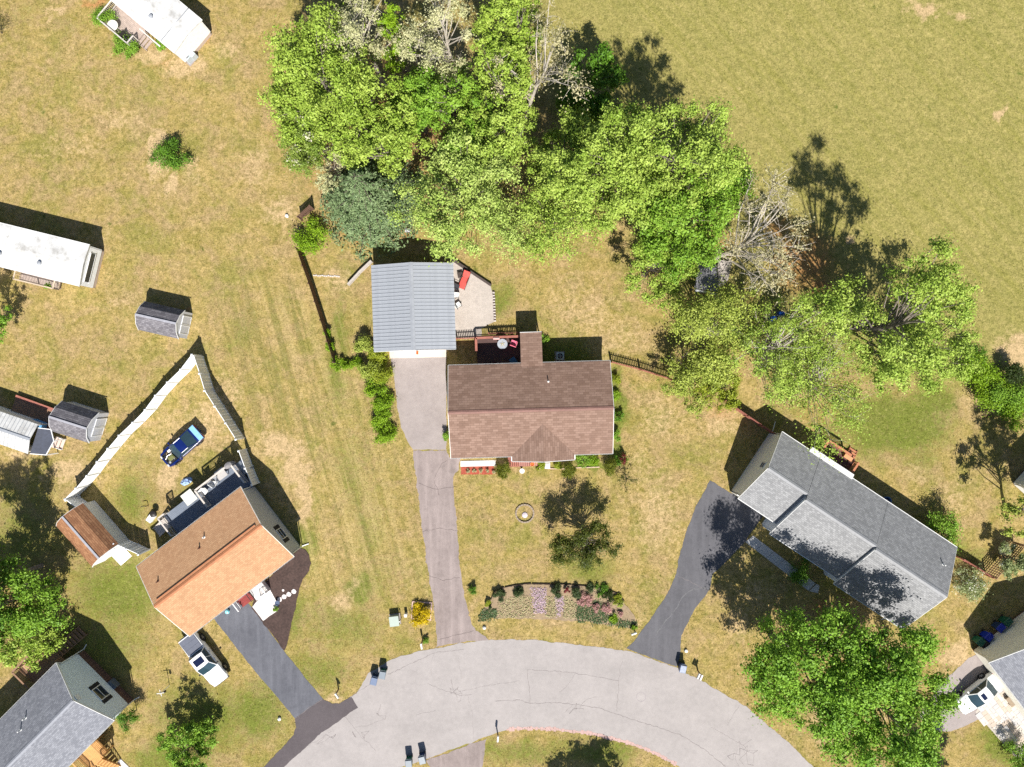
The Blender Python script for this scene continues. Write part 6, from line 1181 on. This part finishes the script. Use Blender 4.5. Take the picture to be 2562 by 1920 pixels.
wheelie('green bin before the cream walled corner house', G(2438, 1598), R(-40), grn_b, grn_b, 'bins of the corner house'); wheelie('black bin next to the green bin at the cream wall', G(2450, 1606), R(-40), blk_b, blk_b, 'bins of the corner house'); wheelie('royal blue bin between black bin and cream wall', G(2458, 1586), R(-40), royal, royal, 'bins of the corner house')
wheelie('blue bin further along the cream wall in the shade', G(2487, 1563), R(-40), navy, royal, 'bins of the corner house'); wheelie('dark green bin furthest along the cream wall', G(2505, 1549), R(-40), grn_b, grn_b, 'bins of the corner house')
def mailbox(label, p, rz, boxm, postm=None, h=1.05, flag=True, twin=False):
    t = thing('mailbox', label, 'mailbox', p, rz, 'mailboxes along the road'); postm = postm or brown_wood
    B().box((0, .12, h / 2), (.1, .1, h)).build('post', postm, t); B().box((0, -.05, h - .03), (.09, .5, .06)).build('arm', postm, t)
    for s in ((-.14, .14) if twin else (0,)):
        b = B(); prof = [(-.09, 0), (.09, 0), (.09, .12)] + [(.09 * math.cos(a), .12 + .09 * math.sin(a)) for a in (.6, 1.2, 1.94, 2.54)] + [(-.09, .12)]; n = len(prof)
        b.add([(s + x, -.32, h + z) for x, z in prof] + [(s + x, .2, h + z) for x, z in prof], [tuple(range(n)), tuple(range(2 * n - 1, n - 1, -1))] + [(i, n + i, n + (i + 1) % n, (i + 1) % n) for i in range(n)]); bx = b.build('box', boxm, t)
        if flag: B().box((s + .1, 0, h + .17), (.012, .03, .14)).build('flag', mat('flag_red', (0.5, 0.03, 0.02)), bx)
    return t
mailbox('white mailbox on the verge at the worn driveway mouth', G(1058, 1605), R(10), white_trim); mailbox('white mailbox between the side driveway and the two bins', G(849, 1727), R(35), white_trim); mailbox('white mailbox on a brick edged bed inside the curve', G(1246, 1836), R(175), white_trim); mailbox('white and green mailboxes on one post beside the blue bin', G(1744, 1680), R(-25), white_trim, twin=True)
mailbox('white mailbox tilted at the flower bed end of the road', G(1585, 1580), R(-70), white_trim, h=.5, flag=False)
# utility boxes
t = thing('transformer_box', 'pale green utility transformer box on the lawn', 'utility box', G(989, 1549), R(7)); gm = mat('utility_green', (0.36, 0.42, 0.37), .06, 3, .5)
B().box((0, 0, .35), (.86, .9, .66)).build('cabinet', gm, t); B().box((0, .12, .70), (.9, .68, .06)).build('lid', gm, t); B().box((0, -.36, .675), (.9, .26, .05)).build('front_lid', gm, t); B().box((0, 0, .03), (1.05, 1.05, .08)).build('pad', conc_old, t)
t = thing('utility_pedestal', 'small white utility pedestal between transformer and golden bush', 'utility box', G(1017, 1536)); B().box((0, 0, .3), (.24, .24, .6)).build('cabinet', white_trim, t); B().box((0, 0, .62), (.27, .27, .05)).build('cap', white_trim, t)
t = thing('marker_post', 'leaning slim marker post with white cap beside the transformer', 'post', G(1004, 1546)); B().tube([(0, 0, 0), (-.02, -.02, 1.0)], .03, 7).build('post', dk_metal, t); B().lathe([(.06, .98), (.07, 1.05), (.05, 1.1), (.02, 1.11)], (-.02, -.02, 0), 9).build('cap', white_trim, t)
for i, (x, y) in enumerate([(1212, 1570), (700, 1800 - 2), (718, 541), (1036, 1555), (1210 + 506, 1628)]):
    nm = ['white stone on the verge by the worn driveway mouth', 'small white marker stone on the verge before the asphalt patch', 'white stump stone on the lawn below the spruce', 'pale stone at the foot of the golden bush', 'white stone on the verge above the blue bin'][i]
    b = B().lathe([(.14, 0), (.19, .08), (.15, .2), (.05, .26), (.01, .26)], (0, 0, 0), 8); 
    for v in b.v: v.x *= rnd.uniform(.8, 1.2); v.y *= rnd.uniform(.8, 1.2)
    o = b.build('garden_stone', white_trim, None, smooth=True); o.location = G(x, y); tag(o, nm, 'stone')
t = thing('wooden_cross_post', 'white crossed bird feeder pole on the lawn by the white pickup', 'pole', G(424, 1715)); B().tube([(0, 0, 0), (0, 0, 1.9)], .03, 7).build('pole', white_trim, t); B().beam((-.35, -.05, 1.75), (.35, .05, 1.75), .05, .05).build('cross_arm', white_trim, t); B().beam((-.1, .3, 1.7), (.1, -.3, 1.7), .05, .05).build('cross_arm', white_trim, t); B().lathe([(.1, 1.35), (.12, 1.45), (.1, 1.6), (.02, 1.66)], (.28, .04, 0), 8).build('feeder', dk_metal, t)
t = thing('bird_feeder', 'small dark bird feeder on the lawn under the grove edge', 'bird feeder', G(1024, 583)); B().tube([(0, 0, 0), (0, 0, .9)], .03, 6).build('pole', dk_metal, t); B().box((0, 0, .95), (.4, .22, .06)).build('tray', mat('grey_tray', (.35, .36, .36)), t); B().slab([(-.24, -.17, 1.1), (.24, -.17, 1.1), (.24, 0, 1.2), (-.24, 0, 1.2)], .02).slab([(-.24, 0, 1.2), (.24, 0, 1.2), (.24, .17, 1.1), (-.24, .17, 1.1)], .02).build('roof', mat('grey_tray', (.3,)*3), t)
o = B().box((0, 0, .05), (.2, .3, .1)).build('gas_can', mat('orange_plastic', (0.62, 0.10, 0.02), .1, 3, .4)); o.location = P(1044, 883, .1); o.location.z = .03; tag(o, 'small orange can on the apron before the garage', 'can')
B_ = B(); B_.tube([(0, 0, .1), (0, -.1, .2), (0, .1, .2)], .02, 5).build('handle', dk_metal, o)
# torn tarpaulin shelter under the bare tree
t = thing('tarp_shelter', 'collapsed grey tarpaulin shelter under the pale bare tree', 'shelter', G(1770, 700)); r2 = random.Random(4); tm_ = mat('grey_tarp', (0.16, 0.16, 0.17), .35, 2, .6, bump=.5, bscale=4)
def cloth(name, corners, n, sag, m, par, amp=.1):
    a, b_, c, d = [Vector(p) for p in corners]; bb = B()
    for i in range(n + 1):
        for j in range(n + 1):
            u, v = i / n, j / n; p = a.lerp(b_, u).lerp(d.lerp(c, u), v); p.z += -sag * math.sin(u * 3.14) * math.sin(v * 3.14) + .07 * math.sin(u * 17 + v * 3) * amp * 8 * .3 + r2.uniform(-.02, .02); p.z = max(p.z, .02); bb.v.append(p)
    for i in range(n):
        for j in range(n): k = i * (n + 1) + j; bb.f.append((k, k + n + 1, k + n + 2, k + 1))
    return bb.build(name, m, par, True, smooth=False)
cloth('cover', [P(1737, 722, 1.6), P(1752, 645, 2.2), P(1790, 650, 1.3), P(1800, 730, .9)], 10, .25, tm_, t); cloth('cover', [P(1798, 728, .8), P(1795, 650, 1.6), P(1832, 655, 1.8), P(1822, 700, 1.1)], 8, .3, mat('faded_tarp', (0.30, 0.27, 0.24), .3, 2, .7), t); cloth('front_flap', [P(1737, 723, 1.5), P(1797, 735, .8), P(1790, 738, .35), P(1740, 730, .6)], 6, .05, mat('white_flap', (0.55, 0.58, 0.62), .25, 4, .5), t)
for x, y, h in ((1740, 720, 1.5), (1753, 648, 2.1), (1830, 657, 1.7), (1800, 728, .8)): q = P(x, y, h) - t.location; B().tube([(q.x, q.y, 0), (q.x, q.y, h)], .03, 6).build('pole', galv2, t)
blue_pl = mat('cobalt_plastic', (0.008, 0.06, 0.30), .15, 3, .4)
for i, (x, y) in enumerate([(1928, 800), (1948, 788)]):
    t = thing('barrel', ['blue barrel nearer the olive tree, in the shade', 'blue barrel nearer the field, in the shade'][i], 'barrel', G(x, y), .4); B().lathe([(.27, 0), (.3, .12), (.29, .3), (.3, .5), (.29, .7), (.27, .85), (.2, .88)], (0, 0, 0), 14).build('drum', blue_pl, t, smooth=True); B().lathe([(.3, .3), (.315, .32), (.3, .34)], (0, 0, 0), 14).build('hoop', blue_pl, t)
# things round the white metal roofed building
t = thing('rear_deck', 'shaded brown deck behind the white metal roofed building', 'deck', P(95, 1035), R(-20)); deck_floor(t, -2.3, 1.6, -1.2, .9, .35, brown_wood); B().box((-.3, .95, .42), (4.0, .28, .1)).build('edge_beam', red_wood, t); B().box((1.65, -.1, .42), (.28, 2.0, .1)).build('edge_beam', red_wood, t)
t = thing('blue_cooler', 'pale blue cooler on the shaded brown deck', 'cooler', Vector((*P(100, 1062, .6).xy, .35)), R(-22)); B().box((0, 0, .25), (1.2, .6, .5)).build('body', mat('sky_blue', (0.12, 0.33, 0.60), .1, 3, .4), t); B().box((0, 0, .53), (1.24, .64, .07)).build('lid', mat('sky_blue', (.2,)*3), t)
t = thing('extension_ladder', 'aluminium ladder leaning along the white metal roof', 'ladder', Vector((*P(60, 1052, .4).xy, .38)), R(-21)); alu = mat('aluminium', (0.35, 0.42, 0.44), .15, 5, .4, .5, .3)
for s in (-1, 1): B().box((0, s * .2, .06), (3.4, .05, .09)).build('side_rail', alu, t)
for i in range(11): B().box((-1.55 + i * .31, 0, .06), (.04, .36, .04)).build('rung', alu, t)
p = P(104, 1101, 2.1); t = thing('round_table', 'round cream table beside the dark tarp awning', 'table', G(128, 1098)); B().lathe([(.05, 0), (.25, .02), (.05, .08), (.04, .68), (.4, .7), (.42, .72), (.4, .75), (.02, .75)], (0, 0, 0), 16).build('table_top', mat('cream_table', (.6,)*3), t, smooth=True)
t = thing('entry_steps', 'pale wooden entry steps beside the dark tarp awning', 'steps', G(140, 1105), R(-20)); 
for i in range(3): B().box((.15 + i * .3, 0, .36 - i * .12), (.29, 1.1, .05)).build('step', mat('pale_step', (0.58, 0.46, 0.40), .15, 4), t)
for s in (-1, 1): B().box((.45, s * .5, .17), (.9, .05, .34)).build('side_board', white_trim, t)
# paving stones of the corner house patio
t = bpy.data.objects.new('stone_patio', None); C.objects.link(t); t['kind'] = 'structure'; t['label'] = 'pale flagstone patio of the corner house'; rs_ = np.random.RandomState(3)
pv = [mat('flagstone_%s' % n_, c_, .12, 3, .9, bump=.3) for n_, c_ in (('cream', (0.55, 0.50, 0.44)), ('grey', (0.46, 0.44, 0.43)), ('tan', (0.48, 0.40, 0.33)))]
ax = (P(2541, 1745) - P(2475, 1659)).normalized(); ay = Vector((-ax.y, ax.x, 0)); o0 = G(2440, 1782); row = 0.0; poly = [(p[0], p[1]) for p in PATIO_EAST]
B().prism([G(*p) for p in PATIO_EAST], -.05, .015).build('bedding', mat('patio_sand', (0.42, 0.38, 0.33)), t)
while row < 7.5:
    hgt = float(rs_.choice([.35, .5, .6])); x = -4.0
    while x < 9:
        wd = float(rs_.choice([.4, .6, .8])); c = o0 + ax * (x + wd / 2) + ay * (row + hgt / 2 - .2); X, Y = c.x * K + CX, CY - c.y * K
        if in_poly(np.array([X]), np.array([Y]), poly)[0] and X < 2640: B().box((c.x, c.y, .02 + float(rs_.uniform(0, .008))), (wd - .02, hgt - .02, .05), math.atan2(ax.y, ax.x)).build('flagstone', pv[rs_.randint(3)], t)
        x += wd
    row += hgt
t = thing('park_bench', 'small brown stone bench on the flagstone patio', 'bench', G(2520, 1752), math.atan2(ax.y, ax.x)); B().box((0, 0, .42), (.95, .38, .06)).build('seat', mat('brown_stone', (0.26, 0.20, 0.14), .2, 4), t)
for s in (-1, 1): B().box((s * .35, 0, .2), (.1, .32, .39)).build('leg', mat('brown_stone', (.2,)*3), t)
# ------------------------------------------------------------------ vehicles
tyre_m = mat('tyre_rubber', (0.015, 0.015, 0.016), .2, 8, .85); rim_m = mat('alloy_rim', (0.42, 0.43, 0.45), .1, 6, .3, .5, .6); lamp_m = mat('lamp_lens', (0.55, 0.58, 0.6), .1, 6, .1, .6); red_l = mat('tail_lens', (0.35, 0.01, 0.01), .1, 6, .2, .6); blackp = mat('black_trim', (0.018, 0.018, 0.02), .2, 6, .5)
cglass = glass('car_glass', (0.025, 0.05, 0.065), .04); roofglass = glass('sunroof_glass', (0.01, 0.015, 0.045), .05)
def loft(b, st, half):
    """closed body from stations; half(st) gives right-half outline points (y, z) from bottom centre to top centre"""
    rings = []
    for s in st:
        h = half(s); pts = [(s[0], y, z) for y, z in h] + [(s[0], -y, z) for y, z in h[-2:0:-1]]; rings.append(pts)
    n = len(rings[0]); base = len(b.v)
    for r_ in rings: b.v += [Vector(p) for p in r_]
    for i in range(len(rings) - 1):
        for j in range(n): a = base + i * n + j; c = base + i * n + (j + 1) % n; b.f.append((a, c, c + n, a + n))
    b.f.append(tuple(base + j for j in range(n - 1, -1, -1))); b.f.append(tuple(base + (len(rings) - 1) * n + j for j in range(n))); return b
def wheels(t, xs, y, r_=.33, wd=.22):
    tm = B().lathe([(r_ * .62, -wd / 2), (r_ * .93, -wd / 2), (r_, -wd / 3), (r_, wd / 3), (r_ * .93, wd / 2), (r_ * .62, wd / 2)], (0, 0, 0), 22, M=Matrix.Rotation(R(90), 3, 'X')).mesh('tyre', tyre_m, True)
    rb = B().lathe([(.03, -wd * .42), (r_ * .6, -wd * .46), (r_ * .62, -wd * .3), (r_ * .62, wd * .3), (r_ * .6, wd * .46), (.03, wd * .42)], (0, 0, 0), 20, M=Matrix.Rotation(R(90), 3, 'X'))
    for k in range(5):
        a = k * 1.2566; 
        for s in (-1, 1): rb.box((math.cos(a) * r_ * .34, s * wd * .47, math.sin(a) * r_ * .34), (r_ * .5, .02, .07), M=Matrix.Rotation(-a, 3, 'Y'))
    rm = rb.mesh('rim', rim_m)
    for x in xs:
        for s in (-1, 1):
            wl = inst(tm, 'wheel', t, (x, s * y, r_)); inst(rm, 'rim', wl)
def arches(b, xs, y, r_):
    for x in xs:
        for s in (-1, 1): b.lathe([(.02, -.012), (r_ * 1.22, -.012), (r_ * 1.22, .012), (.02, .012)], (x, s * y, r_ * 1.02), 22, M=Matrix.Rotation(R(90), 3, 'X'))
def cabin(t, bx0, bx1, tx0, tx1, bw, tw, zb, zt, paint, doors=2, roof_bulge=.05):
    """greenhouse: rear base, front base, rear top, front top; panes, pillars and roof as separate parts"""
    def c(x, y, z): return Vector((x, y, z))
    bl, br, fl, fr = c(bx0, bw, zb), c(bx0, -bw, zb), c(bx1, bw * .97, zb), c(bx1, -bw * .97, zb); Bl, Br, Fl, Fr = c(tx0, tw, zt), c(tx0, -tw, zt), c(tx1, tw, zt), c(tx1, -tw, zt)
    def quadn(name, q, m, ins=.03):
        ctr = sum(q, Vector()) / 4; B().slab([p.lerp(ctr, ins) for p in q], .02).build(name, m, t)
    fm, tm = c(bx1 + .1, 0, zb), c(tx1 + .06, 0, zt + .015); B().poly([fr, fm, tm, Fr]).poly([fm, fl, Fl, tm]).build('windshield', cglass, t, smooth=True)
    rm_, tr_ = c(bx0 - .07, 0, zb), c(tx0 - .04, 0, zt + .015); B().poly([bl, rm_, tr_, Bl]).poly([rm_, br, Br, tr_]).build('rear_window', cglass, t, smooth=True)
    for s, b0, f0, b1, f1 in ((1, bl, fl, Bl, Fl), (-1, br, fr, Br, Fr)):
        for k in range(doors):
            u0, u1 = k / doors + .02, (k + 1) / doors - .02; q = [b0.lerp(f0, u0), b0.lerp(f0, u1), b1.lerp(f1, u1), b1.lerp(f1, u0)]; B().poly(q if s > 0 else q[::-1]).build('side_window', cglass, t)
        bb = B(); 
        for p, q in ((b0, b1), (f0, f1)) + tuple((b0.lerp(f0, k / doors), b1.lerp(f1, k / doors)) for k in range(1, doors)): bb.tube([p, p.lerp(q, .5) + Vector((0, s * .015, .01)), q], .04, 6)
        bb.tube([b1, f1], .04, 6); bb.build('pillar', paint, t, smooth=True)
    n = 6; bb = B()
    for i in range(n + 1):
        for j in range(n + 1):
            u, v = i / n, j / n; x = tx0 - .04 * math.sin(v * 3.14) + (tx1 - tx0 + .1 * math.sin(v * 3.14)) * u; y = -tw + 2 * tw * v; bb.v.append(Vector((x, y, zt + .01 + roof_bulge * math.sin(u * 3.14) ** .5 * math.sin(v * 3.14) ** .6)))
    for i in range(n):
        for j in range(n): k = i * (n + 1) + j; bb.f.append((k, k + n + 1, k + n + 2, k + 1))
    return bb.build('roof', paint, t, smooth=True)
def body_half(s):
    x, w_, zb, zt, cr = s; return [(0, zb), (w_ * .82, zb), (w_ * .96, zb + .1), (w_, zb + (zt - zb) * .45), (w_ * .985, zb + (zt - zb) * .75), (w_ * .93, zt - .04), (w_ * .82, zt), (w_ * .4, zt + cr * .8), (0, zt + cr)]
def mirrors(t, x, y, z, m):
    for s in (-1, 1): B().box((x, s * (y + .1), z), (.12, .2, .13)).build('mirror', m, t)
# white pickup (front towards lower right)
f, r_ = P(556, 1712, .9), P(462, 1590, .9); d = (f - r_).normalized(); c = (f + r_) / 2; white_p = mat('white_car_paint', (0.80, 0.80, 0.79), .03, 2, .25, .5, coat=.5); Lp = 5.5
t = thing('pickup_truck', 'white pickup truck with covered bed parked on grass under the orange roof edge', 'pickup', (c.x, c.y, 0), math.atan2(d.y, d.x)); k = Lp / 2
loft(B(), [(-k, .85, .5, .98, 0), (-k + .08, .92, .42, 1.06, 0), (-1.2, .95, .36, 1.06, 0), (-.6, .95, .34, 1.06, .0), (.9, .95, .34, 1.05, .02), (1.2, .95, .34, 1.05, .05), (2.2, .93, .36, .98, .05), (k - .15, .85, .42, .88, .04), (k - .02, .74, .5, .8, .02)], body_half).build('body', white_p, t, smooth=True)
arches(b := B(), (-1.75, 1.8), .945, .37); b.build('wheel_arch', blackp, t); wheels(t, (-1.75, 1.8), .86, .37, .25)
cabin(t, -.95, 1.15, -.72, .42, .86, .70, 1.06, 1.66, white_p, 2); B().box((-.14, 0, 1.735), (.62, .95, .02)).build('sunroof', roofglass, t)
tm_ = mat('tonneau_vinyl', (0.115, 0.125, 0.16), .12, 3, .6); 
for i in range(3): B().box((-k + .36 + i * .52, 0, 1.075), (.505, 1.6, .05)).build('tonneau_panel', tm_, t)
B().box((-k + .04, 0, .85), (.06, 1.6, .5)).build('tailgate', white_p, t); mirrors(t, .95, .92, 1.12, blackp)
for s in (-1, 1):
    B().box((k - .16, s * .66, .76), (.2, .3, .14)).build('headlight', lamp_m, t); B().box((-k + .03, s * .82, .82), (.08, .12, .34)).build('tail_light', red_l, t)
    for x in (-.35, .55): B().box((x, s * .965, .88), (.2, .03, .035)).build('door_handle', white_trim, t)
B().box((k - .02, 0, .52), (.14, 1.5, .2)).build('front_bumper', blackp, t); B().box((-k - .03, 0, .5), (.14, 1.6, .18)).build('rear_bumper', rim_m, t)
# white sedan of the corner house (front towards lower left)
f, r_ = P(2403, 1776, .8), P(2496, 1701, .8); d = (f - r_).normalized(); c = (f + r_) / 2
t = thing('sedan', 'white sedan with sunroof parked beside the flagstone patio', 'car', (c.x, c.y, 0), math.atan2(d.y, d.x)); k = 2.3; ivory = mat('ivory_car_paint', (0.78, 0.79, 0.76), .03, 2, .22, .5, coat=.6)
loft(B(), [(-k, .72, .42, .78, .02), (-k + .1, .82, .34, .9, .02), (-1.6, .88, .28, .95, .03), (-.6, .9, .26, .93, .0), (.8, .9, .26, .92, .02), (1.5, .88, .28, .84, .05), (k - .25, .82, .32, .72, .04), (k - .03, .66, .4, .62, .02)], body_half).build('body', ivory, t, smooth=True)
arches(b := B(), (-1.4, 1.4), .893, .32); b.build('wheel_arch', blackp, t); wheels(t, (-1.4, 1.4), .82, .32, .21); cabin(t, -1.55, .95, -.85, .2, .80, .60, .93, 1.38, ivory, 2, .06); B().box((-.1, 0, 1.447), (.4, .62, .02)).build('sunroof', roofglass, t); mirrors(t, .72, .86, .98, ivory)
for s in (-1, 1): B().box((k - .22, s * .62, .64), (.2, .3, .1)).build('headlight', lamp_m, t); B().box((-k + .06, s * .62, .76), (.1, .32, .12)).build('tail_light', red_l, t)
# blue coupe without its bonnet
f, r_ = P(408, 1158, .8), P(498, 1078, .8); d = (f - r_).normalized(); c = (f + r_) / 2
t = thing('coupe', 'dark blue coupe with bonnet removed and pale blue boot lid', 'car', (c.x, c.y, 0), math.atan2(d.y, d.x)); k = 2.25; blue_p = mat('blue_car_paint', (0.004, 0.014, 0.105), .1, 2, .2, .5, coat=.6); pblue = mat('pale_blue_panel', (0.22, 0.45, 0.72), .12, 3, .4)
loft(B(), [(-k, .74, .42, .80, .02), (-k + .08, .82, .34, .9, .02), (-1.6, .87, .28, .92, .02), (-.6, .88, .26, .90, .0), (.8, .88, .26, .88, .02), (.95, .88, .26, .66, .0), (1.7, .86, .28, .6, .0), (k - .2, .78, .32, .62, .03), (k, .6, .4, .58, .02)], body_half).build('body', blue_p, t, smooth=True)
arches(b := B(), (-1.35, 1.4), .872, .31); b.build('wheel_arch', blackp, t); wheels(t, (-1.35, 1.4), .80, .31, .2); cabin(t, -1.55, .85, -.62, .15, .78, .60, .9, 1.30, blue_p, 1, .05)
for s in (-1, 1): B().beam((.9, s * .78, .80), (k - .2, s * .68, .66), .16, .12).build('fender', blue_p, t)
B().box((1.5, 0, .72), (.95, 1.2, .03)).build('engine_bay', blackp, t); r2 = random.Random(8); cols = [mat('engine_alloy', (0.35, 0.35, 0.36), .3, 8, .4, .5, .4), blackp, mat('engine_olive', (0.16, 0.17, 0.06), .2, 8), mat('engine_brass', (0.38, 0.25, 0.12), .2, 8), white_trim]
B().box((1.35, .18, .82), (.6, .42, .2)).box((1.35, .18, .94), (.5, .2, .06)).build('engine_block', cols[2], t); B().tube([(1.1, -.1, .8), (1.5, -.2, .86), (1.9, -.05, .8)], .05, 7).build('intake_pipe', cols[0], t); B().tube([(1.75, .5, .78), (1.5, -.4, .82), (1.2, -.5, .78)], .035, 6).build('hose', cols[3], t); B().box((1.95, 0, .76), (.1, 1.0, .12)).build('radiator', cols[1], t); B().box((1.1, -.45, .8), (.3, .22, .16)).build('battery', cols[4], t); B().lathe([(.02, .74), (.12, .76), (.12, .84), (.02, .86)], (1.75, .42, 0), 10).build('reservoir', cols[0], t)
for i in range(5): B().tube([(r2.uniform(1.05, 1.9), r2.uniform(-.5, .5), .8), (r2.uniform(1.05, 1.9), r2.uniform(-.5, .5), .88)], .022, 5).build('cable', cols[i % 5], t)
B().slab([(-k + .05, -.78, .97), (-k + .52, -.78, .95), (-k + .52, .78, .95), (-k + .05, .78, .97)], .03).build('boot_lid', pblue, t); B().box((-k + .05, 0, .93), (.06, 1.6, .1)).build('spoiler_edge', pblue, t); mirrors(t, .62, .86, .95, blue_p)
for s in (-1, 1): B().box((-k + .02, s * .58, .76), (.08, .36, .12)).build('tail_light', red_l, t); B().box((k - .08, s * .5, .58), (.12, .24, .1)).build('headlight', lamp_m, t)
